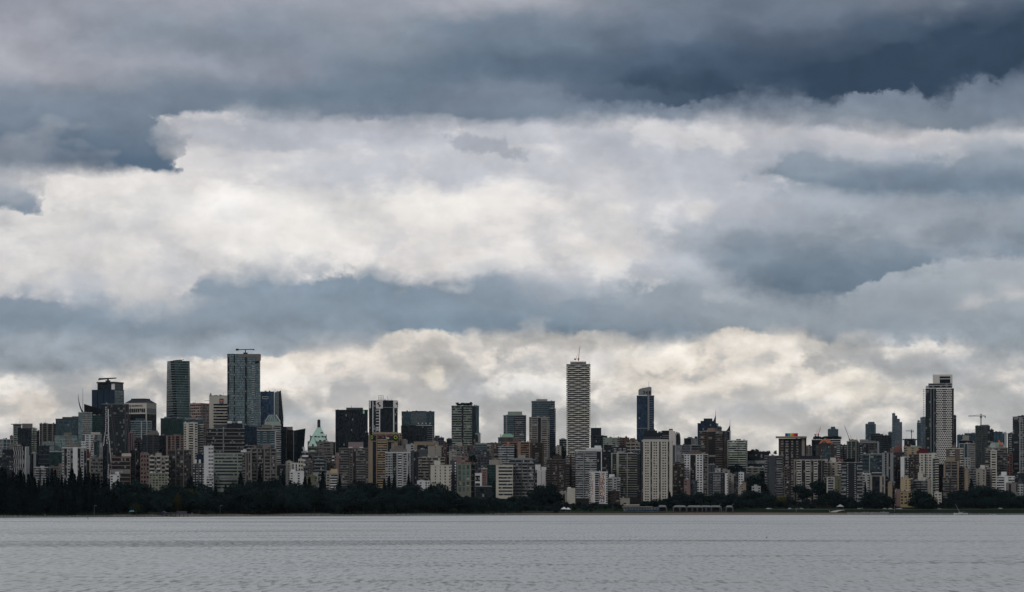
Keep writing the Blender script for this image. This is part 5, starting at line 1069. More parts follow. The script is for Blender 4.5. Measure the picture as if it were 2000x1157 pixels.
for i, c in enumerate(rb): block('rainbow_panel', 'metal', B.root, LX(B, 653 + i * 11.8), LX(B, 653 + (i + 1) * 11.8) - .02, -B.hy * .7, B.hy * .5, LZ(B, 350), LZ(B, 320), c)
B = bld(730, 1008, 566, 3250, 'cream', '.3k .15p 1d .8n 1d .2p .5k .8d .8n .1p .4k', 'beige apartment slab with dark curved balcony columns', trim='stone', trim2='dgrey', glass='gblack', fh=3.0, top=[(785, 985, 532, 'char'), (975, 992, 530, 'lgrey')])
bld(1006, 1042, 572, 3262, 'cream', '1b', 'narrow cream balcony edge right of the beige apartment slab', trim='cream')
bld(632, 692, 632, 3380, 'lbrown', 'w b', 'brown block partly hidden left of the beige apartment slab')
bld(640, 690, 790, 3230, 'brown', 'b', 'low dark red roofed house below the brown block', 'house', 'house', pcol='brick')
bld(636, 664, 738, 3290, 'white', 'h', 'tiny white house front with one tall window', 'house', 'house', nb=0)
bld(838, 896, 442, 3820, 'stone', 'w w', 'pale pinkish block in the gap right of the rainbow topped tower', pcol='brick')
B = bld(893, 1162, 380, 3820, 'gdark', '2G 1b', 'dark glass block with white roof line and a row of roof trees', trim='lgrey', glass='gdark', nb=0, pcol='white')
ROOFGARDEN = B
B = bld(930, 1128, 430, 3690, 'brown', '.5d .3. .5d .5G .5d .3. .5d', 'brown brick tower with orange copper gable', trim='brick', glass='gteal', nb=0, fh=4.2)
def slab_poly(B, name, pts, y0, y1, mk, col):
    P_ = [(LX(B, x), LZ(B, y)) for x, y in pts]; mb = MB(); k = len(P_); mb.v = [(x, y0, z) for x, z in P_] + [(x, y1, z) for x, z in P_]
    mb.f = [tuple(range(k)), tuple(range(2 * k - 1, k - 1, -1))] + [(i, i + k, (i + 1) % k + k, (i + 1) % k) for i in range(k)]; return mb.build(name, M[mk], B.root, col)
slab_poly(B, 'copper_roof', ((968, 418), (1000, 379), (1058, 373), (1102, 414)), -B.hy + 1, 8, 'metal', 'orange')
slab_poly(B, 'gable', ((984, 440), (984, 420), (1018, 390), (1052, 420), (1052, 440)), -B.hy - .8, -B.hy + 1, 'wall', 'brown')
on_front(B, 'gable_window', 'win', 1010, 1026, 400, 412, 'lgrey', .8)
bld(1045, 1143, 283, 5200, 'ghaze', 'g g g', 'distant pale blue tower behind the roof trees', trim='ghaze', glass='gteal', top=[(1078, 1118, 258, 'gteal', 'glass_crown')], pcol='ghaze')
luffing_crane(955, 338, 980, 262, 4300, 'short red crane boom behind the roof trees', (.28, .10, .10), mast=30)
B = bld(1040, 1176, 592, 3275, 'beige', '.6w .2. .7w .4. .8b', 'beige stepped block with square rooftop box', glass='gblack', trim='cream', top=[(1074, 1126, 550, 'cream')])
bld(1116, 1190, 566, 3420, 'pink', 'w w', 'block with dark maroon roof behind the beige stepped block', top=[(1118, 1186, 544, 'maroon')])
bld(1036, 1112, 732, 3220, 'cream', '.2. b .3.', 'low cream terrace house right of the beige apartment slab', 'house', 'house', trim='lgrey')
bld(1110, 1172, 722, 3215, 'olive', '.7. .3w .4.', 'olive blank walled block with small side windows', top=[(1120, 1150, 708, 'sand')])
sec(1640, 840, 6.807)
B = bld(20, 302, 432, 3185, 'char', '.8b .25w 1.1. .25w .9b', 'charcoal tower with blank brick centre and twin columns of bright ledges', trim='grey', glass='gdark', fh=4.05, top=[(105, 214, 382, 'gblack')])
for k in range(19):
    for xx in (108, 207): on_front(B, 'bright_ledge', 'slab', xx, xx + 18, 432 + k * 27.5, 441 + k * 27.5, 'lgrey', 1.0)
sec(1600, 780, 4.82)
bld(160, 262, 432, 3860, 'char', 'w d w', 'dark jumbled block with mixed windows left of the green beige block', glass='grey')
bld(260, 372, 397, 3660, 'gteal', '.2p .5g .2p .6g .2p .4g', 'green grey block with beige vertical posts below a leaning crane', trim='stone', glass='ggreen', top=[(288, 368, 380, 'tan')])
luffing_crane(286, 385, 237, 250, 4300, 'tall dark crane boom leaning left above the green beige block', (.14, .09, .10), mast=40)
bld(366, 562, 408, 3610, 'dgrey', '.8w .25w .7n 1.2w .4w .3p', 'grey block crowned by a jumble of rooftop frames', trim='grey', trim2='dgrey', glass='gblack', nb=8, top=[(395, 545, 392, 'stone'), (390, 470, 378, 'grey')])
bld(480, 674, 342, 3840, 'gdark', '1g 1.3g .25d', 'dark glass tower with warm lit window stripes at its right edge', trim='dgrey', glass='gmid', nb=4, top=[(490, 610, 328, 'char'), (540, 580, 320, 'char')])
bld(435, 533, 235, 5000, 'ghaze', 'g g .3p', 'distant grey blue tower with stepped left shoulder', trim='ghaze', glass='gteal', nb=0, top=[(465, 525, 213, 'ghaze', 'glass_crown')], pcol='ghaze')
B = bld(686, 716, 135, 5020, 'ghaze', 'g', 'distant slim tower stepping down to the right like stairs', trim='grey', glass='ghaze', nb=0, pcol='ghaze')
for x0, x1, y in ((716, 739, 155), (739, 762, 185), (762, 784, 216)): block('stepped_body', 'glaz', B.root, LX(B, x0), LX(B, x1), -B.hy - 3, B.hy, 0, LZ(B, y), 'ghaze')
for k in range(30): block('floor_slab', 'slab', B.root, LX(B, 716), LX(B, 784), -B.hy - 3.3, -B.hy - 3, LZ(B, 226 + k * 11), LZ(B, 224 + k * 11), 'grey')
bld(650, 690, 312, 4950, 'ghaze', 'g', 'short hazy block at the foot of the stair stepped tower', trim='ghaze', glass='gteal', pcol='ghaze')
B = bld(800, 908, 378, 5150, 'gdark', '1n', 'distant unfinished tower with wide bare top floor', trim2='dgrey', glass='gteal', nb=0, top=[(812, 896, 372, 'dgrey')])
block('formwork_deck', 'slab', B.root, -B.hx - 3, B.hx + 3, -B.hy - 2, B.hy, B.H - 1, B.H + .6, 'char')
def tower_crane(px, py0, py1, jx0, jx1, jy, D, label, col):
    bx, bz = wx_(X_(px), D), wz_(Y_(py0), D); r = empty('tower_crane', (bx, D, bz)); tag(r, label, 'crane', 'construction cranes on the skyline')
    h = wz_(Y_(py1), D) - bz; jz = wz_(Y_(jy), D) - bz; a_, b2 = wx_(X_(jx0), D) - bx, wx_(X_(jx1), D) - bx
    mb = MB(); mb.bar((0, 0, -20), (0, 0, h), .95, 4); mb.build('mast', M['metal'], r, col)
    mb = MB(); mb.bar((a_, 0, jz), (b2, 0, jz), .7, 4); mb.build('jib', M['metal'], r, col)
    e = b2 if abs(b2) < abs(a_) else a_; mb = MB(); mb.box(min(e, e * .8), max(e, e * .8), -1, 1, jz - 2.6, jz + .6); mb.build('counterweight', M['metal'], r, col)
    mb = MB(); mb.box(-1.3, 1.3, -1.3, 1.3, jz - 3, jz - .5); mb.build('cab', M['metal'], r, col)
    mb = MB(); mb.bar((0, 0, h), (a_ * .7, 0, jz), .18, 4); mb.bar((0, 0, h), (b2 * .7, 0, jz), .18, 4); mb.build('stay', M['metal'], r, col)
tower_crane(869, 376, 286, 812, 890, 299, 5170, 'tower crane over the distant unfinished tower', (.10, .13, .15))
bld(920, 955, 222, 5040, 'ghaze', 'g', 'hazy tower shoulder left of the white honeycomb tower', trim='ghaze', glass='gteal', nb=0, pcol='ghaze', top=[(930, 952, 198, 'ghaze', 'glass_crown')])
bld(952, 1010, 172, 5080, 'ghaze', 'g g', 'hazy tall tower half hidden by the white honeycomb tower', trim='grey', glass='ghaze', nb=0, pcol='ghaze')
bld(795, 962, 447, 3720, (.24, .20, .14), 'd . w . d', 'sandy yellow block in front of the unfinished tower', glass='gdark', trim='tan', top=[(870, 930, 436, 'copper')])
bld(668, 700, 465, 3740, 'pink', '. .', 'small pink gabled rooftop left of the brown dome', 'house', 'house')
bld(408, 602, 516, 3470, 'gteal', '1r .1p 1r 1r', 'grey green glass block with wide panes in the crowded right middle', trim='sage', glass='gmid', fh=4.6, top=[(510, 598, 510, 'grey')])
bld(380, 412, 440, 3520, 'gdark', 'w', 'dark narrow tower behind the charcoal ledge tower', glass='grey')
bld(592, 708, 502, 3410, 'dgrey', '.5P .3g .35p .3k .55p .2k', 'dark tower of grey vertical concrete piers', trim='grey', trim2='grey', glass='gmid', pcol='lbrown')
B = bld(704, 800, 500, 3440, 'brown', '.4b .2. .6b .2. .6b', 'brown tower with red domed rooftop', trim='dgrey', glass='gblack', nb=0)
mb = MB(); cx_ = (LX(B, 712) + LX(B, 790)) / 2; rw = (LX(B, 790) - LX(B, 712)) / 2
for i in range(5):
    t0, t1 = i / 5, (i + 1) / 5; r0, r1 = rw * math.sqrt(1 - t0 ** 2.2), rw * math.sqrt(max(.08, 1 - t1 ** 2.2)); z0, z1 = B.H + 9 * t0, B.H + 9 * t1
    mb.prism([(cx_ + r0 * math.cos(k * math.pi / 4), r0 * .8 * math.sin(k * math.pi / 4)) for k in range(8)], z0, z1, [(cx_ + r1 * math.cos(k * math.pi / 4), r1 * .8 * math.sin(k * math.pi / 4)) for k in range(8)])
mb.build('domed_roof', M['wall'], B.root, (.10, .045, .04))
bld(766, 848, 545, 3390, 'gdark', '1.1p .5w .9w', 'dark tower with one bright white corner pier', trim='white', glass='grey', nb=0)
bld(845, 956, 520, 3440, 'brown', '.3. 1b .3. 1b .3.', 'dark brown balcony tower left of the maroon roofed cream tower', trim='lbrown', glass='gblack')
B = bld(942, 1110, 512, 3370, 'cream', '.2. .6w .2. .35g .3w .7w .4. .6w', 'cream stepped tower with maroon roof and green bay windows', trim='cream', glass='gteal', nb=0, top=[(925, 1038, 488, 'maroon'), (950, 1020, 462, 'maroon'), (1040, 1105, 505, 'copper')])
block('lower_wing', 'wall', B.root, LX(B, 938), LX(B, 985), -B.hy - 6, -B.hy, 0, LZ(B, 690), 'cream'); block('lower_wing', 'wall', B.root, LX(B, 940), LX(B, 1015), -B.hy - 9, -B.hy - 6, 0, LZ(B, 735), 'cream')
for x, y in ((950, 600), (962, 700), (985, 700), (1000, 700)): on_front(B, 'bay_window', 'win', x, x + 9, y, y + 30, 'gteal', 6.2, 5.9) if x < 960 else None
bld(1068, 1126, 556, 3340, 'dgrey', '.5g .7b', 'tower sliver with ladder of cream balcony slabs', trim='cream', glass='gteal', fh=3.05)
bld(405, 482, 700, 3310, 'lgrey', '.5w .2. .6w', 'whitish terrace block right of the charcoal ledge tower', trim='white', top=[(405, 425, 688, 'white')])
B = bld(474, 624, 722, 3255, 'dgrey', '.1. .35p .1. 1.3G .45p .25k .25p .1.', 'dark block with beige piers and white rooftop railing', trim='beige', glass='gdark', nb=0, top=[(500, 596, 700, 'char'), (555, 618, 715, 'lgrey')])
on_front(B, 'roof_railing', 'slab', 502, 594, 687, 696, 'lgrey', -5, -8)
bld(648, 688, 785, 3190, 'tan', '.1. 1. .1.', 'plain tan slab end at the park edge', trim='tan', nb=0)
bld(688, 710, 788, 3200, 'dgrey', 'b', 'dark balcony strip attached right of the plain tan slab')
bld(620, 650, 740, 3260, 'char', 'w', 'dark sliver left of the plain tan slab')
bld(768, 858, 748, 3255, 'sand', '.9. .3w .4. .3w', 'pale yellow block with round rooftop turret', glass='gblack', top=[(802, 846, 716, 'beige')])
bld(856, 884, 752, 3270, 'dgrey', 'b', 'dark balcony strip right of the pale yellow block', trim='grey')
bld(712, 768, 850, 3185, 'pink', '.3b 1.', 'low brown rose wall block beside the yellow house', 'apartment building', 'apartment_building', nb=0)
B = bld(765, 898, 868, 3165, (.22, .175, .105), '.6w .8w .8w .6w', 'yellow four storey house by the park lawn', 'apartment building', 'apartment_building', glass='gblack', trim='tan', fh=3.6, pcol='pink')
bld(880, 1024, 768, 3290, 'char', '1b 1b', 'dark low block with bright strips behind the round park trees', trim='grey', glass='gblack')
bld(1020, 1052, 752, 3280, 'beige', '1. .3w', 'beige pier like block behind the round park trees')
bld(1085, 1150, 880, 3140, 'cream', 'w w', 'small cream house between two dark trees', 'house', 'house', nb=0)
# ---- white honeycomb tower
sec(1750, 720, 3.856)
B = bld(222, 432, 150, 3720, 'gblack', '1.05n .08p .5G .06p .9n 3.0.', 'white honeycomb faced tower with stepped crown and dark left side', trim='lgrey', trim2='gteal', glass='gdark', nb=0, depth=30, fh=3.1, pcol='white')
on_front(B, 'crown_step', 'slab', 238, 432, 130, 148, 'lgrey', -2, -14); 
block('crown_step', 'slab', B.root, LX(B, 256), LX(B, 432), -B.hy + 1, B.hy, LZ(B, 130), LZ(B, 112), 'lgrey')
block('crown', 'slab', B.root, LX(B, 290), LX(B, 340), -B.hy + 2, B.hy - 2, LZ(B, 112), LZ(B, 46), (.40, .395, .385)); block('crown', 'slab', B.root, LX(B, 340), LX(B, 432), -B.hy + 2, B.hy - 2, LZ(B, 60), LZ(B, 46), (.40, .395, .385))
block('crown', 'slab', B.root, LX(B, 418), LX(B, 432), -B.hy + 2, B.hy - 2, LZ(B, 112), LZ(B, 60), (.40, .395, .385)); block('glass_crown', 'glaz', B.root, LX(B, 340), LX(B, 418), -B.hy + 4, B.hy - 3, LZ(B, 112), LZ(B, 60), 'gdark')
block('crown_ledge', 'slab', B.root, LX(B, 340), LX(B, 418), -B.hy + 2.5, -B.hy + 4, LZ(B, 82), LZ(B, 74), 'lgrey')
for y in (123, 141): block('window_band', 'win', B.root, LX(B, 262), LX(B, 428), -B.hy + .6, -B.hy + 1, LZ(B, y), LZ(B, y - 8), 'gblack')
for k in range(42):
    y = 152 + k * 13.6; on_front(B, 'white_ledge', 'slab', 315, 432, y, y + 4.2, (.46, .46, .455), 1.0)
    xs_ = list(range(318, 430, 16))
    for i, x in enumerate(xs_):
        xx = x + (8 if k % 2 else 0)
        if 362 < xx < 384 and k < 24: continue
        if xx < 430: on_front(B, 'white_upright', 'slab', xx, xx + 3.8, y + 4.2, y + 13.6, (.46, .46, .455), 1.0)
for k in range(40):
    y = 158 + k * 13.6; on_front(B, 'side_balcony', 'slab', 218, 228, y, y + 3, 'dgrey', 0.5, -8)
bld(434, 453, 357, 3760, 'gblack', 'n', 'black flank rising behind the right edge of the honeycomb tower', trim2='dgrey')
bld(378, 506, 602, 3410, 'lbrown', '.4. .8b .6. .5b', 'brown grey tower with two stacks of white balcony bands', trim='cream', glass='gblack', top=[(425, 460, 575, 'lbrown')])
bld(358, 472, 698, 3310, 'tan', '.3. 1b .1. 1b .3.', 'taupe tower with wide ribbon windows below the honeycomb tower', trim='stone', glass='gblack', fh=3.4, top=[(385, 450, 668, 'tan')])
bld(352, 460, 822, 3260, 'brown', 'b .2. b', 'low brown terrace block at the foot of the taupe tower', trim='stone')
bld(460, 522, 503, 4300, 'gblue', '1g 1g', 'deep blue glass block far behind right of the honeycomb tower', OC, O, trim='gmid', glass=(.03, .065, .10))
bld(516, 600, 489, 4360, 'gteal', '1g', 'far teal blue glass block left of the tower under the crane', OC, O, trim='gmid', glass='gteal')
bld(474, 592, 543, 3900, 'gblack', 'g 1g', 'black stepped block with beige lift box', OC, O, trim='dgrey', glass='gdark', top=[(508, 556, 504, 'beige')])
bld(474, 602, 566, 3720, 'gdark', '.1p .7G .08p .5G .08p 1.3g', 'dark glass block with thin white frame lines', OC, O, trim='lgrey', glass='gteal')
bld(500, 560, 672, 3560, 'lgrey', 'w w w', 'pale block with grid of small windows under the white framed block')
bld(470, 502, 600, 3500, 'brown', 'b', 'brown sliver with white bands left of the white framed block', trim='lgrey')
B = bld(597, 706, 432, 3520, 'gdark', '.1p 1g .1p 1g .4n', 'dark bronze glass tower with pale roof rim under a tower crane', trim='dgrey', glass=(.03, .035, .035), top=[(602, 680, 440, 'lgrey'), (640, 704, 424, 'brown')], pcol='grey')
tower_crane(640, 428, 342, 545, 675, 358, 3990, 'large grey tower crane above the dark bronze tower', (.13, .14, .15))
bld(704, 736, 462, 3920, 'char', 'w', 'narrow dark block with antenna right of the bronze tower', OC, O, trim='dgrey')
bld(733, 802, 478, 4320, 'gblue', 'g .1k g .1k g', 'far rounded blue glass block near the right edge', OC, O, trim='gmid', glass=(.035, .07, .10))
bld(800, 832, 487, 4380, 'lgrey', '.5G .5.', 'far pale beige edged slab right of the rounded blue block', OC, O, glass='gteal')
B = bld(668, 836, 598, 3395, 'stone', '.8b .12. .25. 1b .5b', 'grey balcony tower with glazed hip roof and orange sculpture', trim='stone', glass='gmid', fh=2.95, nb=0)
mb = MB(); q = [(LX(B, 712), -B.hy * .9), (LX(B, 826), -B.hy * .9), (LX(B, 826), B.hy * .9), (LX(B, 712), B.hy * .9)]; cc_ = (LX(B, 712) + LX(B, 826)) / 2
mb.prism(q, B.H + .3, LZ(B, 558), [(cc_ + (x - cc_) * .75, y * .5) for x, y in q]); mb.build('glazed_roof', M['glaz'], B.root, 'sage')
mb = MB(); P_ = [(778, 540), (786, 538), (800, 566), (812, 570), (806, 582), (796, 578), (784, 566)]; P_ = [(LX(B, x), LZ(B, y)) for x, y in P_]; k = len(P_)
mb.v = [(x, -B.hy * .95, z) for x, z in P_] + [(x, -B.hy * .7, z) for x, z in P_]; mb.f = [tuple(range(k)), tuple(range(2 * k - 1, k - 1, -1))] + [(i, i + k, (i + 1) % k + k, (i + 1) % k) for i in range(k)]; mb.build('orange_sculpture', M['metal'], B.root, (.42, .12, .06))
bld(712, 758, 614, 3370, 'cream', '.12. 1d .12.', 'bright cream window column in front of the grey balcony tower', glass='gblack', fh=3.1, trim='cream', pcol='lgrey')
bld(842, 880, 490, 3720, 'gdark', 'w', 'dark narrow tower left of the edge tower', trim='dgrey', glass='grey')
bld(835, 876, 640, 3540, 'brick', 'w w', 'dark red brown block below the narrow tower near the edge')
B = bld(880, 1010, 362, 3420, 'lgrey', '.3. .7h .7h .7h .7h .7h', 'edge tower with dark balcony side and pale gridded front', trim='lgrey', glass='gblack', xs=929, side='1n', rot=34, gs='gblack', trim2='gteal', nb=0, pcol='gblack')
sec(1750, 720, 3.856)
bld(549, 604, 752, 3370, 'dgrey', 'b b', 'dark flats between the tan pier and the beige windowed block', trim='grey')
bld(516, 551, 752, 3290, 'tan', '.2w .7. .3w', 'narrow tan pier building above the dark park trees', trim='tan')
bld(474, 517, 745, 3320, 'dgrey', 'b b', 'dark balcony block left of the narrow tan pier building', trim='stone')
bld(603, 676, 757, 3310, 'beige', '.3. .5w .6. .5w .2.', 'beige block with sparse small windows and roof box', top=[(642, 676, 727, 'cream')])
bld(674, 720, 757, 3330, 'lbrown', 'b .4p', 'brown balcony block right of the beige windowed block', trim='stone')
bld(758, 892, 812, 3240, 'white', '1.2b .6. 1b', 'low modern white terrace block near the right edge', 'apartment building', 'apartment_building', trim='white', glass='gdark', top=[(800, 840, 778, 'white')])
bld(828, 912, 862, 3190, 'stone', '.5p .4k .9p .2k', 'low grey block with three wide piers near the right edge', 'apartment building', 'apartment_building', trim='stone')
B = bld(912, 958, 872, 3190, 'lgrey', 'w w', 'small grey gable house at the right edge', 'house', 'house', nb=0)
mb = MB(); mb.prism([(-B.hx, -B.hy), (B.hx, -B.hy), (B.hx, B.hy), (-B.hx, B.hy)], B.H + .26, B.H + 7, [(-.4, -B.hy), (.4, -B.hy), (.4, B.hy), (-.4, B.hy)]); mb.build('gable_roof', M['wall'], B.root, 'dgrey')
bld(868, 1010, 790, 3300, 'char', 'd d d d', 'dark brown flats filling the right edge below the tower', glass='gmid')
# ---- red crane on the left
sec(120, 800, 7.715)
luffing_crane(428, 690, 510, 392, 3440, 'dark red crane boom rising between white and green blocks', (.13, .03, .04), mast=20, th=1.1)
# ---- quiet infill deep between the towers so no gap shows bare ground
rnd = random.Random(5)
IN = [(20, 905, 4100), (250, 900, 4150), (335, 890, 4100), (455, 895, 4200), (640, 900, 4250), (790, 905, 4200), (905, 893, 4300), (1010, 892, 4300), (1100, 900, 4100), (1180, 890, 4200), (1260, 885, 4250), (1330, 900, 4100),
      (1400, 900, 4200), (1470, 905, 4150), (1500, 910, 4100), (1590, 905, 4250), (1660, 900, 4150), (1730, 905, 4200), (1790, 900, 4300), (1870, 900, 4200), (1945, 900, 4200), (1990, 910, 4100)]
sec(0, 0, 1)
mat_w = ['brownish', 'greyish', 'dull beige', 'slate', 'dark stone']
for i, (x, y, d) in enumerate(IN):
    c = rnd.choice(('brown', 'dgrey', 'stone', 'char', 'lbrown'))
    lm = min(LM, key=lambda q: abs(q[0] - x))[1]
    B = bld(x - 14, x + 14, y, d, c, rnd.choice(('w w w w', 'b w b', 'd d d', 'w d w')), 'plain block glimpsed far behind ' + lm + (', the left one' if x in (1470, 1500)[:1] else ''), glass='gblack')
# ================================================================ trees
def mat_leaf(name, a, b_):
    m, g, b = new_mat(name); oi = g.node('ShaderNodeObjectInfo'); ge = g.node('ShaderNodeNewGeometry')
    n = g.noise(ge.outputs['Position'], .35, 4.0, .65)
    c = g.mix(n, tuple(a) + (1,), tuple(b_) + (1,)); f = g.m('MULTIPLY_ADD', oi.outputs['Random'], .7, .65)
    g.put(b.inputs['Base Color'], g.mix(1.0, c, g.xyz(f, f, f), 'MULTIPLY')); b.inputs['Roughness'].default_value = .9
    b.inputs['Specular IOR Level'].default_value = .03
    return m
ML = {'con': mat_leaf('conifer_needles', (.002, .005, .0075), (.006, .013, .016)), 'dec': mat_leaf('broad_leaves', (.003, .008, .010), (.011, .023, .023)), 'yel': mat_leaf('yellowing_leaves', (.03, .03, .010), (.06, .052, .018)), 'oli': mat_leaf('olive_leaves', (.010, .015, .008), (.026, .034, .016))}
BARK = mat_plain('bark', .95)
def leafcloud(fn, n, size, seed):
    r = random.Random(seed); v = []; f = []
    for i in range(n):
        c, nrm = fn(r); s = size * r.uniform(.6, 1.4); nrm = (nrm + Vector((r.gauss(0, .5), r.gauss(0, .5), r.gauss(0, .5)))).normalized()
        u = nrm.orthogonal().normalized(); w_ = nrm.cross(u); a = r.uniform(0, 6.28); u2 = u * math.cos(a) + w_ * math.sin(a); w2 = nrm.cross(u2)
        k = len(v); q = [c + u2 * s, c + w2 * s * r.uniform(.5, .9), c - u2 * s * r.uniform(.6, 1), c - w2 * s * r.uniform(.5, .9)]
        v += [tuple(p) for p in q]; f.append((k, k + 1, k + 2, k + 3))
    return v, f
def conifer_fn(r, droop=.22):
    def fn(r):
        t = r.random() ** .75; z = 1 - t * .93                # t 0 at the tip
        lay = .5 + .5 * math.sin(z * 70 + 1.3 * math.sin(z * 9)); rad = (.008 + .150 * t) * (.62 + .5 * lay) * r.uniform(.55, 1.05)
        a = r.uniform(0, 6.28); rad *= .82 + .3 * math.sin(a * 3 + z * 25)
        return Vector((rad * math.cos(a), rad * math.sin(a), z - rad * droop)), Vector((math.cos(a) * .6, math.sin(a) * .6, .8))
    return fn
def decid_fn(seed, wide=.42):
    rr = random.Random(seed); blobs = []
    for i in range(14):
        a = rr.uniform(0, 6.28); q = rr.uniform(0, 1) ** .6 * wide * .72; zc = .47 + .36 * rr.uniform(-1, 1) * (1 - q / wide * .6)
        blobs.append((Vector((q * math.cos(a), q * math.sin(a), zc)), rr.uniform(.13, .22)))
    def fn(r):
        c, s = r.choice(blobs); d = Vector((r.gauss(0, 1), r.gauss(0, 1), r.gauss(0, 1))).normalized(); return c + d * s * r.uniform(.7, 1.08), d
    return fn
CROWN_M = {}
def crown_mesh(kind, var, mat):
    key = (kind, var, mat)
    if key not in CROWN_M:
        if kind == 'con': v, f = leafcloud(conifer_fn(None), 2200, .021, var * 13 + 1)
        else: v, f = leafcloud(decid_fn(var * 5 + 2), 2400, .032, var * 17 + 3)
        me = bpy.data.meshes.new('crown_' + kind); me.from_pydata(v, [], f); me.materials.append(ML[mat]); me.update(); CROWN_M[key] = me
    return CROWN_M[key]
TR = {}
def trunk_mesh(kind):
    if kind not in TR:
        mb = MB()
        if kind == 'con': mb.bar((0, 0, 0), (0, 0, .95), (.016, .003), 6)
        else:
            mb.bar((0, 0, 0), (0, 0, .42), (.03, .022), 7)
            for a in range(5): mb.bar((0, 0, .36 + .02 * a), (.22 * math.cos(a * 1.3), .22 * math.sin(a * 1.3), .62 + .04 * a), (.014, .005), 5)
        TR[kind] = mb.mesh('trunk_' + kind, BARK)
    return TR[kind]
NAMES = {'con': 'conifer_tree', 'dec': 'leafy_tree'}
TC = [0]
PENDING = []
ORD = ['first', 'second', 'third', 'fourth', 'fifth', 'sixth', 'seventh', 'eighth', 'ninth', 'tenth']
def settle(pend):
    b = {}
    for o, pre, px in pend:
        lm = min(LM, key=lambda q: abs(q[0] - px))[1]; b.setdefault((pre, lm), []).append((px, o))
    for (pre, lm), l in b.items():
        l.sort(key=lambda q: q[0])
        for i, (px, o) in enumerate(l): o['label'] = (pre + ' below ' + lm) if len(l) == 1 else '%s %s from left, below %s' % (ORD[i], pre, lm)
def tree(px, D, H, kind, label, group=None, mat=None, wide=1.0, dz=0.0, base=None, cat='tree', seed=None):
    x = wx_(px, D); z = base if base is not None else ground_h(x, D) - .3
    r = random.Random(seed or TC[0] * 7 + 5); TC[0] += 1
    root = empty(NAMES[kind], (x, D, z + dz), r.uniform(0, 6.28)); tag(root, label, cat, group)
    if group and 'roof' not in group: PENDING.append((root, label, px))
    v = r.randrange(5); w2 = wide * r.uniform(.85, 1.2)
    link('crown', crown_mesh(kind, v, mat or kind), root, (0, 0, 0), 0, (H * w2, H * w2, H))
    link('trunk', trunk_mesh(kind), root, (0, 0, 0), 0, (H, H, H), color=(.05, .04, .035))
    return root
TOPS = [(-40, 905), (0, 914), (30, 925), (60, 918), (85, 930), (100, 911), (130, 928), (150, 915), (165, 922), (190, 934), (215, 936), (240, 930), (262, 936), (300, 944), (350, 938), (380, 930), (400, 940), (440, 946), (465, 928), (480, 930), (510, 926), (560, 930), (600, 932), (640, 940), (680, 938),
        (715, 928), (730, 940), (765, 930), (780, 946), (800, 934), (822, 945), (845, 936), (870, 942), (900, 962), (940, 968), (1000, 964), (1040, 968), (1075, 978), (1100, 990)]
r = random.Random(21)
GL = 'dark trees of the shoreline wood'
# back rank sets the skyline of the wood, front rank fills it down to the shore
px = -50
while px < 1065:
    D = shore_y(px) + r.uniform(110, 230); ty = lerp_tab(TOPS, px) + (r.uniform(-7, 14) if px < 330 else r.uniform(-3, 10))
    H = wz_(ty, D) - ground_h(wx_(px, D), D)
    con = r.random() < (.97 if px < 250 else .42 if px < 880 else .06)
    if H > 5: tree(px, D, H, 'con' if con else 'dec', 'back rank conifer' if con else 'back rank leafy tree', GL + (', conifers at the back' if con else ', leafy ones at the back'), wide=(r.uniform(1.1, 1.9) if con else 1.0))
    px += (r.uniform(5, 10) if con else r.uniform(10, 17))
px = -50
while px < 1110:
    D = shore_y(px) + r.uniform(34, 80); ty = lerp_tab(TOPS, px); by = 1000; ty = ty + (by - ty) * r.uniform(.28, .52)
    H = wz_(ty, D) - ground_h(wx_(px, D), D); con = r.random() < (.9 if px < 240 else .08)
    if H > 4: tree(px, D, H, 'con' if con else 'dec', 'front rank conifer' if con else 'front rank rounded tree', GL + (', conifers in front' if con else ', rounded ones in front'), wide=(1.15 if con else 1.15))
    px += (r.uniform(8, 14) if con else r.uniform(10, 17))
px = -50
while px < 1000:
    D = shore_y(px) + r.uniform(84, 110); ty = lerp_tab(TOPS, px); ty = ty + (1000 - ty) * r.uniform(.12, .3)
    H = wz_(ty, D) - ground_h(wx_(px, D), D); con = r.random() < (.8 if px < 240 else .15)
    if H > 4: tree(px, D, H, 'con' if con else 'dec', 'middle rank conifer' if con else 'middle rank rounded tree', GL + (', conifers in the middle' if con else ', rounded ones in the middle'), wide=1.05)
    px += (r.uniform(10, 16) if con else r.uniform(15, 22))
# trees that can be told apart
def sp(px, ty, Doff, kind, label, mat=None, wide=1.0, by=None, D=None):
    D = D or shore_y(px) + Doff; x = wx_(px, D); g_ = ground_h(x, D); return tree(px, D, wz_(ty, D) - g_, kind, label, None, mat, wide)
sp(347, 958, 62, 'dec', 'leafy tree with yellowing crown in the left wood', 'yel', .55); sp(372, 946, 60, 'dec', 'large olive green domed tree right of the yellowing one', 'oli', 1.2); sp(265, 976, 30, 'dec', 'low olive willow like tree at the left shore', 'oli', 1.0)
sp(345, 944, 70, 'dec', 'blue grey domed tree behind the yellowing crown', None, 1.0)
sp(770, 928, 240, 'con', 'dark conifer standing before the pale grey apartment tower', None, 1.6); sp(798, 926, 200, 'con', 'tall dark conifer right of the pale grey apartment tower', None, 1.3); sp(842, 945, 90, 'con', 'broad dark spruce before the cluster of white flats', None, 1.9)
sp(872, 946, 60, 'dec', 'big domed tree right of the broad spruce', None, 1.5); sp(630, 920, 260, 'con', 'ragged dark conifer left of the wide brown slab', None, 1.5); sp(663, 925, 250, 'con', 'pointed dark conifer at the corner of the wide brown slab', None, 1.2)
sp(470, 922, 240, 'con', 'dark conifer before the wide grey green block', None, 1.5); sp(508, 908, 260, 'con', 'slim dark conifer reaching up the dark brown balcony tower', None, 1.1); sp(552, 920, 240, 'con', 'pair topped conifer right of the dark brown balcony tower', None, 1.4)
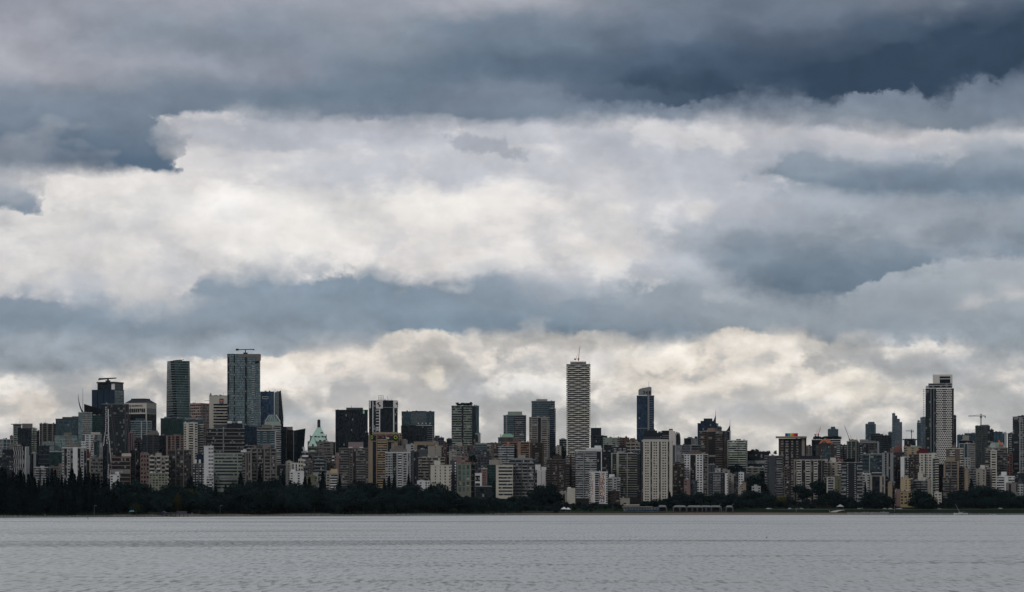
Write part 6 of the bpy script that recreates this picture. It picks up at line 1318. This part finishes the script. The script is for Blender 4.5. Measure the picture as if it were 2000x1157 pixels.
sp(1062, 936, 240, 'dec', 'broad dark tree dome between grey balcony block and brown tower', None, 1.3); sp(1076, 944, 230, 'dec', 'rounded dark tree beside the broad dark dome', None, 1.2); sp(1050, 952, 200, 'dec', 'lower dark tree at the foot of the broad dome', None, 1.4)
# seafront street trees on the right half
TOP2 = [(1090, 992), (1120, 984), (1150, 990), (1200, 985), (1230, 985), (1260, 978), (1300, 972), (1318, 958), (1345, 956), (1400, 958), (1430, 958), (1450, 950), (1475, 946), (1500, 958), (1530, 962), (1560, 968), (1600, 966), (1640, 952), (1655, 965), (1690, 962), (1702, 955), (1725, 958), (1750, 976), (1785, 972), (1800, 956), (1822, 962), (1850, 968), (1862, 950), (1880, 944), (1900, 948), (1925, 940), (1945, 946), (1975, 955), (2000, 958), (2040, 955)]
px = 1095
while px < 2045:
    D = shore_y(px) + r.uniform(165, 235); ty = lerp_tab(TOP2, px) + r.uniform(-1, 9); H = wz_(ty, D) - ground_h(wx_(px, D), D)
    if H > 3.5: tree(px, D, H, 'dec', 'roadside leafy tree', 'leafy trees behind the seafront road', wide=1.15)
    px += r.uniform(9, 15)
px = 1290
while px < 2045:
    if 1600 < px < 1650 or 1688 < px < 1700 or 1735 < px < 1780: px += 12; continue
    D = shore_y(px) + r.uniform(128, 150); ty = max(lerp_tab(TOP2, px) + 10, 966) + r.uniform(0, 10); H = wz_(ty, D) - ground_h(wx_(px, D), D)
    if H > 3: tree(px, D, H, 'dec', 'low lawn edge tree', 'low trees along the beach lawn', wide=1.35)
    px += r.uniform(12, 19)
sp(1526, 966, 150, 'dec', 'round tree turning yellow on the seafront', 'yel', 1.1); sp(1632, 948, 150, 'dec', 'largest dark round tree beside the charcoal ledge tower', None, 1.25); sp(1700, 952, 150, 'dec', 'dark tree clump before the dark block with beige piers', None, 1.1); sp(1718, 957, 148, 'dec', 'second dark tree before the dark block with beige piers', None, 1.2)
sp(1800, 950, 150, 'dec', 'big dark round tree right of the yellow house', None, 1.4); sp(1818, 966, 148, 'dec', 'lower round tree beside the big dark one', None, 1.5); sp(1897, 934, 250, 'con', 'dark conifer right of the narrow tan pier building', None, 1.6); sp(1690, 940, 170, 'con', 'narrow dark cypress beside the charcoal ledge tower', None, 1.0)
sp(1266, 976, 130, 'dec', 'fan shaped dark tree at the left foot of the big beige tower', None, 1.1); sp(1283, 969, 128, 'dec', 'dark tree covering the foot of the big beige tower', None, 1.3); sp(1308, 960, 128, 'con', 'dark broad conifer at the right foot of the big beige tower', None, 2.0)
for lo, hi, o0, o1, t0, t1 in ((1085, 1285, 70, 150, 984, 994), (1090, 1290, 150, 200, 976, 988)):
    px = lo
    while px < hi:
        D = shore_y(px) + r.uniform(o0, o1); ty = r.uniform(t0, t1); H = max(4, wz_(ty, D) - ground_h(wx_(px, D), D))
        if not 1225 < px < 1275 or o0 > 100: tree(px, D, H, 'dec', 'dark beachside tree', 'dark trees behind the wide sand', wide=1.3)
        px += r.uniform(7, 13)
# trees up the slope on streets between houses
for px, ty, D in ((1418, 908, 3480), (1432, 902, 3490), (1446, 905, 3490), (1408, 912, 3460), (1478, 922, 3280), (1488, 916, 3290), (1470, 934, 3260), (1484, 932, 3270), (1496, 925, 3330), (1566, 938, 3215), (1600, 930, 3240), (1094, 868, 3880), (1088, 880, 3700), (1100, 886, 3690)):
    x = wx_(px, D); tree(px, D, max(6, min(24, wz_(ty, D) - ground_h(x, D))), 'dec', 'dark slope tree', 'street trees up the slope', wide=1.1, base=wz_(ty, D) - max(6, min(24, wz_(ty, D) - ground_h(x, D))))
for px, D, yb in ((1410, 3640, 884), (1530, 3640, 884), (1545, 3640, 884), (1500, 3640, 884), (1515, 3640, 884), (1478, 3644, 881), (1470, 3644, 881)):
    tree(px, D, 6, 'dec', 'small ridge tree', 'trees on the dark ridge', wide=1.1, base=wz_(yb + 4, D))
# roof gardens
for B_, xs_, lab, grp in ((TREEROOF, None, 'small tree on the stout grey green tower roof', 'trees on the tower roof'), (ROOFGARDEN, None, 'roof tree on the white lined roof', 'trees on the white lined roof')):
    n = 9 if B_ is TREEROOF else 14
    for i in range(n):
        u = (-.62 + 1.1 * (i + .5) / n) if B_ is TREEROOF else (-.95 + 1.9 * (i + .5) / n)
        x = B_.cx + B_.hx * u; tree(1000 + x / (B_.D + 8) * F, B_.D + 8, r.uniform(4.2, 6.8), 'dec', lab + ', number %s from left' % ['one','two','three','four','five','six','seven','eight','nine','ten','eleven','twelve','thirteen','fourteen'][i], grp, wide=1.2, base=B_.gz + B_.H - .2)
tree(1000 + (wx_(922, 3310) ) / 3310 * F, 3314, 12, 'dec', 'tree growing on the roof of the green framed block', None, wide=1.0, base=wz_(905, 3314))

settle(PENDING)
# ================================================================ shore furniture
def ground_at(px, D): return ground_h(wx_(px, D), D)
def place(name, px, off, label, cat, group=None, rz=0.0):
    D = shore_y(px) + off; x = wx_(px, D); o = empty(name, (x, D, ground_h(x, D)), rz); tag(o, label, cat, group); return o
def copy_tree(o, parent=None):
    c = o.copy(); COL.objects.link(c); c.parent = parent
    for ch in list(o.children): copy_tree(ch, c)
    return c
# beach pavilions with arches
def pavilion(px, off, wid, n, label):
    wid *= .78
    o = place('beach_pavilion', px, off, label, 'pavilion', 'white arched pavilions behind the beach')
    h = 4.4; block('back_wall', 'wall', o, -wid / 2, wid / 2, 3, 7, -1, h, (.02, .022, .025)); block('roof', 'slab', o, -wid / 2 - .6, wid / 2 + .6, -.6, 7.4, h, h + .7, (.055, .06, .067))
    mb = MB(); q = [(-wid / 2, 0), (wid / 2, 0), (wid / 2, 7), (-wid / 2, 7)]; mb.prism(q, h + .7, h + 2.4, [(x * .7, 2 + y * .4) for x, y in q]); mb.build('hip_roof', M['slab'], o, (.12, .13, .14))
    for i in range(n + 1): u = -wid / 2 + wid * i / n; block('column', 'slab', o, u - .55, u + .55, -.3, .5, -1, h, (.065, .07, .078))
    for i in range(n):
        u0 = -wid / 2 + wid * i / n; w2 = wid / n; mb = MB(); k = 7
        for j in range(k):
            a, b = math.pi * j / k, math.pi * (j + 1) / k; r1 = w2 / 2 - .5
            xa, xb = u0 + w2 / 2 - r1 * math.cos(a), u0 + w2 / 2 - r1 * math.cos(b); za, zb = 2.6 + 1.9 * math.sin(a), 2.6 + 1.9 * math.sin(b); m_ = len(mb.v)
            mb.v += [(xa, -.25, za), (xb, -.25, zb), (xb, -.25, h), (xa, -.25, h), (xa, .3, za), (xb, .3, zb), (xb, .3, h), (xa, .3, h)]; mb.f += [(m_, m_ + 1, m_ + 2, m_ + 3), (m_ + 7, m_ + 6, m_ + 5, m_ + 4), (m_, m_ + 4, m_ + 5, m_ + 1)]
        mb.build('arch', M['slab'], o, (.065, .07, .078))
pavilion(1294, 66, 11, 1, 'small white pavilion at the foot of the big beige tower'); pavilion(1328, 60, 18, 2, 'twin arched white pavilion left of the brightest arches'); pavilion(1357, 58, 21, 3, 'three arched white pavilion in the middle of the beach row')
pavilion(1379, 60, 15, 2, 'white pavilion between the middle one and the right one'); pavilion(1398, 60, 15, 1, 'white pavilion with one wide arch near the right end of the row'); pavilion(1425, 56, 9, 1, 'detached small white hut with pointed roof right of the pavilion row')
# restaurant by the beach
o = place('restaurant', 1253, 74, 'long low beach restaurant with pale roofs and blue glass front', 'restaurant')
block('wall', 'wall', o, -19, 19, 2, 12, -2, 4.5, 'stone'); block('roof', 'slab', o, -20, 12, 1, 13, 4.5, 5.3, 'beige'); block('upper_roof', 'slab', o, -19, -2, 3, 11, 6.4, 7.3, 'cream'); block('clerestory', 'win', o, -18, -3, 3.4, 10, 5.3, 6.4, 'gdark')
for i in range(12): block('window', 'win', o, -18 + i * 3, -16 + i * 3, 1.6, 2, 1.2, 3.8, 'gteal')
block('glass_screen', 'glaz', o, -18, 19, -3, -2.8, -.5, 1.4, (.02, .04, .07))
# tents, cars
def tent(px, off, label, col, s=1.0, grp='tents on the shore'):
    o = place('tent', px, off, label, 'tent', grp)
    mb = MB(); q = [(-3 * s, -3 * s), (3 * s, -3 * s), (3 * s, 3 * s), (-3 * s, 3 * s)]; mb.prism(q, 2.4 * s, 4.4 * s, [(x * .05, y * .05) for x, y in q]); mb.build('canopy', M['metal'], o, col)
    mb = MB(); [mb.bar((x * .95, y * .95, -.5), (x * .95, y * .95, 2.4 * s), .08, 4) for x, y in q]; mb.build('poles', M['metal'], o, 'grey')
tent(1101.5, 70, 'left of two bright white pointed tents above the beach', (.5, .52, .56), 1.15); tent(1109.5, 72, 'right of two bright white pointed tents above the beach', (.5, .52, .56), 1.0)
tent(260, 34, 'blue and grey pointed tent on the left shore', (.10, .28, .40), 1.1); tent(319, 34, 'small bright blue tent on the left landing', (.05, .15, .42), .8); tent(1641, 118, 'broad white marquee before the charcoal ledge tower', (.28, .29, .30), 1.3)
def car(px, off, label, col, rz=0.0):
    o = place('parked_car', px, off, label, 'car', 'cars parked along the seafront road', rz)
    mb = MB(); mb.box(-2.2, 2.2, -.9, .9, .35, .95); mb.prism([(-1.5, -.8), (1.3, -.8), (1.3, .8), (-1.5, .8)], .95, 1.5, [(-1.0, -.7), (.8, -.7), (.8, .7), (-1.0, .7)]); mb.build('body', M['metal'], o, col)
    for x in (-1.4, 1.4):
        for y in (-.9, .9):
            w = MB(); w.bar((x, y - .12, .35), (x, y + .12, .35), .35, 10); w.build('wheel', M['metal'], o, (.01, .01, .01))
    w = MB(); w.box(-1.15, .95, -.83, .83, 1.0, 1.42); w.build('window', M['win'], o, 'gdark')
CARS = [(1500, 'white car left of the row, on the seafront road', 'white'), (1504, 'silver blue car beside the leftmost white car', (.3, .33, .38)), (1543, 'bright pale blue car in the middle of the row', (.42, .48, .6)), (1548, 'dark grey car beside the pale blue one', 'dgrey'), (1556, 'grey car before the beige apartment slab', 'grey'), (1566, 'silver car right of the middle of the row', 'lgrey'),
        (1678, 'silver car at the foot of the charcoal ledge tower', 'lgrey'), (1683, 'navy car beside the charcoal ledge tower', (.05, .07, .13)), (1728, 'silver car left of the bright white one by the lawn', 'lgrey'), (1739, 'bright white van like car beside the park lawn', 'white'), (1753, 'pale car left of the yellow house', 'lgrey'), (1758, 'white car directly before the yellow house', 'white'), (1835, 'silver car between two dark park trees', 'lgrey'), (1954, 'white car near the right edge behind the lawn', 'white')]
for i, (px, lab, c) in enumerate(CARS): car(px, 122 + (i % 3) * 3, lab, c, (.12 if i % 2 else -.1))
# seafront road strip and lawn path
def ribbon(name, pts, wd, col, lift=.25):
    vs = []; 
    for px, off in pts:
        D = shore_y(px) + off; x = wx_(px, D); vs.append((x, D, ground_h(x, D) + lift)); D2 = D + wd; x2 = wx_(px, D2); vs.append((x2, D2, ground_h(x2, D2) + lift))
    fs = [(2 * i, 2 * i + 2, 2 * i + 3, 2 * i + 1) for i in range(len(pts) - 1)]
    me = bpy.data.meshes.new(name); me.from_pydata(vs, [], fs); me.materials.append(M['slab']); o = link(name, me, color=col); o['kind'] = 'structure'; return o
ribbon('road', [(1460 + i * 20, 119) for i in range(30)], 9, (.03, .03, .033)); ribbon('pavement', [(1500 + i * 20, 108) for i in range(26)], 3, (.07, .07, .07)); ribbon('beach_path', [(1010 + i * 20, 55 ) for i in range(22)], 5, (.06, .06, .062))
mb = MB(); vs = []
for i in range(9):
    t = i / 8; off = 42 + 55 * t; px = 1627 + 4 * t + 14 * t ** 2; D = shore_y(px) + off; x = wx_(px, D); z = ground_h(x, D) + .3; w = 4.0; vs += [(x - w, D, z), (x + w, D, z)]
me = bpy.data.meshes.new('lawn_path'); me.from_pydata(vs, [], [(2 * i, 2 * i + 1, 2 * i + 3, 2 * i + 2) for i in range(8)]); me.materials.append(M['slab']); o = link('lawn_path', me, color=(.20, .20, .20)); o['kind'] = 'structure'
# rocks: breakwater pile and scattered shore stones, and drift logs
def rocks(name, label, px0, px1, o0, o1, n, s, seed, cat='rocks'):
    r = random.Random(seed); mb = MB()
    for i in range(n):
        px = r.uniform(px0, px1); off = r.uniform(o0, o1); D = shore_y(px) + off; x = wx_(px, D); z = ground_h(x, D); a = s * r.uniform(.5, 1.4); k = r.randrange(5, 7); ph = r.uniform(0, 6)
        q = [(x + a * math.cos(ph + 6.283 * j / k) * r.uniform(.7, 1.1), D + a * math.sin(ph + 6.283 * j / k)) for j in range(k)]; mb.prism(q, z - .6, z + a * r.uniform(.4, .9), [(x + (u - x) * .55, D + (v - D) * .55) for u, v in q])
    o = mb.build(name, M['slab'], None, (.13, .135, .14)); tag(o, None, None, None, 'stuff'); return o
rocks('shore_rocks', '', 1655, 1735, 2, 30, 260, 1.5, 1); rocks('shore_stones', '', -10, 640, 1, 20, 500, .8, 2); rocks('tideline_stones', '', 640, 1010, 1, 18, 420, .8, 3); rocks('seawall_stones', '', 1735, 2020, 1, 14, 260, .8, 4)
# landing stage on the left shore
o = place('landing_stage', 331, 10, 'low dark landing stage with railings on the left shore', 'jetty'); block('deck', 'slab', o, -18, 18, -4, 6, 1.6, 2.1, 'dgrey'); block('shed_wall', 'wall', o, 6, 15, 2, 5, 2.1, 4.6, 'dgrey')
for i in range(10): block('pile', 'slab', o, -17.5 + i * 3.8, -17 + i * 3.8, -3.6, -3.1, -1, 1.6, 'char')
mb = MB(); mb.bar((-18, -3.9, 3.1), (6, -3.9, 3.1), .08, 4); [mb.bar((-18 + i * 3, -3.9, 2.1), (-18 + i * 3, -3.9, 3.1), .06, 4) for i in range(9)]; mb.build('railing', M['metal'], o, 'grey')
# lamp posts
for i, (px, lab) in enumerate(((184, 'pale lamp post low on the shore before the left wood'), (430, 'pale lamp post before the left wood under the wide grey block'), (1430, 'lamp post beside the detached white hut'), (1747, 'tall lamp post on the lawn left of the yellow house'), (1405, 'dark lamp post between the last two pavilions'))):
    o = place('lamp_post', px, 60 if px > 600 else 30, lab, 'lamp post', 'lamp posts along the shore'); mb = MB(); mb.bar((0, 0, -.5), (0, 0, 8), (.16, .09), 6); mb.build('pole', M['metal'], o, 'grey'); mb = MB(); mb.bar((0, 0, 8), (1.6, 0, 8.2), .1, 5); mb.box(1.2, 2.0, -.2, .2, 8.05, 8.3); mb.build('lamp_head', M['metal'], o, 'lgrey')
# stranded sailboat with leaning mast, small white boat
sec(1750, 720, 3.856)
D = shore_y(1876) + 3; o = empty('sailboat', (wx_(1876, D), D, .35), 0); tag(o, 'white sailboat aground by the shore with its mast leaning left', 'sailboat')
mb = MB(); st = [(-7.2, .2, 1.1), (-5, 1.4, .5), (0, 1.9, .2), (5, 1.5, .4), (7.6, .1, 1.3)]; L = len(st)
for x, hw, zb in st: mb.v += [(x, -hw, 1.5 + (.25 if abs(x) > 6 else 0)), (x, -hw * .6, zb * .5), (x, 0, zb * .5 - .5), (x, hw * .6, zb * .5), (x, hw, 1.5 + (.25 if abs(x) > 6 else 0))]
for i in range(L - 1):
    for j in range(4): a = i * 5 + j; mb.f.append((a, a + 5, a + 6, a + 1))
    mb.f.append((i * 5 + 4, i * 5 + 9, i * 5 + 5, i * 5))
mb.build('hull', M['metal'], o, (.62, .63, .65)); mb = MB(); mb.prism([(-2.5, -.8), (2.5, -.7), (2.5, .7), (-2.5, .8)], 1.5, 2.2, [(-2, -.6), (1.8, -.5), (1.8, .5), (-2, .6)]); mb.build('cabin', M['metal'], o, 'lgrey')
tx = wx_(X_(446), D) - wx_(1876, D); mb = MB(); mb.bar((-.5, 0, 1.6), (tx, 0, wz_(Y_(1020), D) - .35), (.22, .12), 6); mb.build('mast', M['metal'], o, 'lgrey'); mb = MB(); mb.bar((-.8, 0, 2.6), (4.6, 0, 2.9), .12, 5); mb.build('boom', M['metal'], o, 'lgrey')
D = shore_y(1938) - 6; o = empty('dinghy', (wx_(1938, D), D, 0), .1); tag(o, 'small white dinghy at the waterline near the right edge', 'boat'); mb = MB()
for x, hw in ((-3, .5), (0, 1.1), (3.2, .1)): mb.v += [(x, -hw, .75), (x, 0, -.2), (x, hw, .75)]
for i in range(2):
    for j in range(2): a = i * 3 + j; mb.f.append((a, a + 3, a + 4, a + 1))
mb.f += [(0, 1, 2)]; mb.build('hull', M['metal'], o, (.6, .6, .6)); mb = MB(); mb.box(-1.2, -.9, -.8, .8, .45, .6); mb.box(.6, .9, -.8, .8, .45, .6); mb.build('seat', M['metal'], o, 'stone')
# bird resting on the water, paddle boarder, people
o = empty('seabird', (wx_(1497, 860), 860, 0), .5); tag(o, 'small dark bird resting alone on the open water', 'bird')
bm = bmesh.new(); bmesh.ops.create_uvsphere(bm, u_segments=10, v_segments=6, radius=1)
for v in bm.verts: t = v.co.x; v.co = Vector((t * .32, v.co.y * .13 * (1 - .3 * max(t, 0)), .10 + v.co.z * .12 + .06 * max(0, -t)))
m2 = bmesh.ops.create_uvsphere(bm, u_segments=8, v_segments=6, radius=.075)
for v in m2['verts']: v.co += Vector((.34, 0, .30))
bmesh.ops.create_cone(bm, segments=6, radius1=.05, radius2=.035, depth=.22, matrix=__import__('mathutils').Matrix.Translation((.29, 0, .2)))
me = bpy.data.meshes.new('body'); bm.to_mesh(me); bm.free(); me.materials.append(M['metal']); link('body', me, o, color=(.02, .02, .02)); mb = MB(); mb.bar((.40, 0, .30), (.52, 0, .28), (.02, .006), 5); mb.build('beak', M['metal'], o, (.1, .07, .03))
def figure(stride=.25, arm=.2, shirt=(.1, .1, .12)):
    # one continuous skin-modified body
    V = [(0, 0, .95), (0, 0, 1.18), (0, 0, 1.40), (0, 0, 1.50), (0, .02, 1.62), (0, .02, 1.74), (-.20, 0, 1.40), (-.27, .05, 1.12), (-.25, .05 + arm, .90), (.20, 0, 1.40), (.27, -.03, 1.12), (.25, -.03 - arm * .3, .88), (-.10, 0, .90), (-.12, stride * .5, .50), (-.12, stride * .3, .06), (-.12, stride * .3 - .16, .03), (.10, 0, .90), (.12, -stride * .4, .50), (.12, -stride, .06), (.12, -stride - .16, .03)]
    E = [(0, 1), (1, 2), (2, 3), (3, 4), (4, 5), (2, 6), (6, 7), (7, 8), (2, 9), (9, 10), (10, 11), (0, 12), (12, 13), (13, 14), (14, 15), (0, 16), (16, 17), (17, 18), (18, 19)]
    Rr = [.14, .13, .16, .06, .10, .08, .07, .05, .04, .07, .05, .04, .10, .065, .045, .04, .10, .065, .045, .04]
    me = bpy.data.meshes.new('body'); me.from_pydata(V, E, []); ob = bpy.data.objects.new('tmp', me); COL.objects.link(ob); md = ob.modifiers.new('s', 'SKIN')
    for v, q in zip(me.skin_vertices[0].data, Rr): v.radius = (q, q * .8)
    me.skin_vertices[0].data[0].use_root = True; s2 = ob.modifiers.new('u', 'SUBSURF'); s2.levels = 1
    dg = bpy.context.evaluated_depsgraph_get(); out = bpy.data.meshes.new_from_object(ob.evaluated_get(dg)); bpy.data.objects.remove(ob); out.materials.clear(); out.materials.append(M['metal']); return out
FIG = [figure(.3, .2), figure(.05, .05)]
def person(px, off, label, col, k=0, rz=0.0, z=None, water=False, hair=(.02, .015, .01)):
    D = shore_y(px) + off; x = wx_(px, D); o = empty('person', (x, D, ground_h(x, D) if z is None else z), rz); tag(o, label, 'person', 'people on the beach' if not water else None)
    link('body', FIG[k], o, color=col); bm = bmesh.new(); bmesh.ops.create_uvsphere(bm, u_segments=8, v_segments=6, radius=.115)
    for v in bm.verts: v.co = Vector((v.co.x, v.co.y + .04, v.co.z * .8 + 1.72))
    me = bpy.data.meshes.new('hair'); bm.to_mesh(me); bm.free(); me.materials.append(M['metal']); link('hair', me, o, color=hair); return o
for px, off, lab, c, k in ((1141, 22, 'person in dark clothes standing alone on the wide sand', (.03, .03, .04), 1), (1197, 20, 'person in dark clothes on the sand below the mosaic block', (.04, .03, .03), 0), (1424, 14, 'leftmost of three people in dark clothes close to the water', (.03, .03, .05), 1), (1429, 13, 'middle one of three people in dark clothes close to the water', (.05, .03, .03), 0), (1433, 14, 'rightmost of three people in dark clothes close to the water', (.02, .02, .03), 1),
                          (1555, 70, 'person in white on the lawn before the seafront trees', (.55, .55, .55), 1), (1620, 60, 'person in pale clothes on the lawn near the curved path', (.35, .38, .42), 0), (88, 18, 'person in white standing on the far left shore', (.6, .6, .6), 1), (375, 30, 'person in pale clothes on the sand right of the landing stage', (.5, .5, .52), 1)):
    person(px, off, lab, c, k, rz=px * .7)
D = 53700 / (1015.2 - 988) if False else CAMH * F / (1014.6 - HY); o = empty('paddle_board', (wx_(171.5, D), D, .12), .15); tag(o, 'paddle board floating just off the left shore', 'paddle board'); mb = MB(); mb.prism([(-1.9, 0), (-1.2, -.36), (1.1, -.36), (1.8, 0), (1.1, .36), (-1.2, .36)], -.06, .06); mb.build('deck', M['metal'], o, (.35, .28, .24)); mb = MB(); mb.box(-.8, .6, -.25, .25, .06, .075); mb.build('deck_pad', M['metal'], o, 'char')
p_ = empty('person', (wx_(171.5, D), D, .19), .3); tag(p_, 'person in black standing on the board and holding a paddle', 'person'); link('body', FIG[1], p_, color=(.015, .015, .02)); pd = empty('paddle', (wx_(171.5, D) + .33, D - .1, .2), 0); tag(pd, 'thin paddle held by the person on the board', 'paddle'); mb = MB(); mb.bar((0, 0, .2), (-.08, 0, 1.9), .025, 6); mb.build('shaft', M['metal'], pd, 'char'); mb = MB(); mb.box(-.1, .1, -.02, .02, -.2, .22); mb.build('blade', M['metal'], pd, 'char')

# ================================================================ thin damp air over the bay and the city
hz = bpy.data.materials.new('damp_air'); hz.use_nodes = True; hz.node_tree.nodes.clear(); g = NT(hz.node_tree)
pv = g.node('ShaderNodeVolumePrincipled'); pv.inputs['Density'].default_value = 3.2e-6; pv.inputs['Color'].default_value = (.66, .83, 1.0, 1); ho = g.node('ShaderNodeOutputMaterial'); g.l.new(pv.outputs[0], ho.inputs['Volume'])
mb = MB(); mb.box(-30000, 30000, -600, 32000, -8, 420); o = mb.build('haze', hz); o['kind'] = 'stuff'
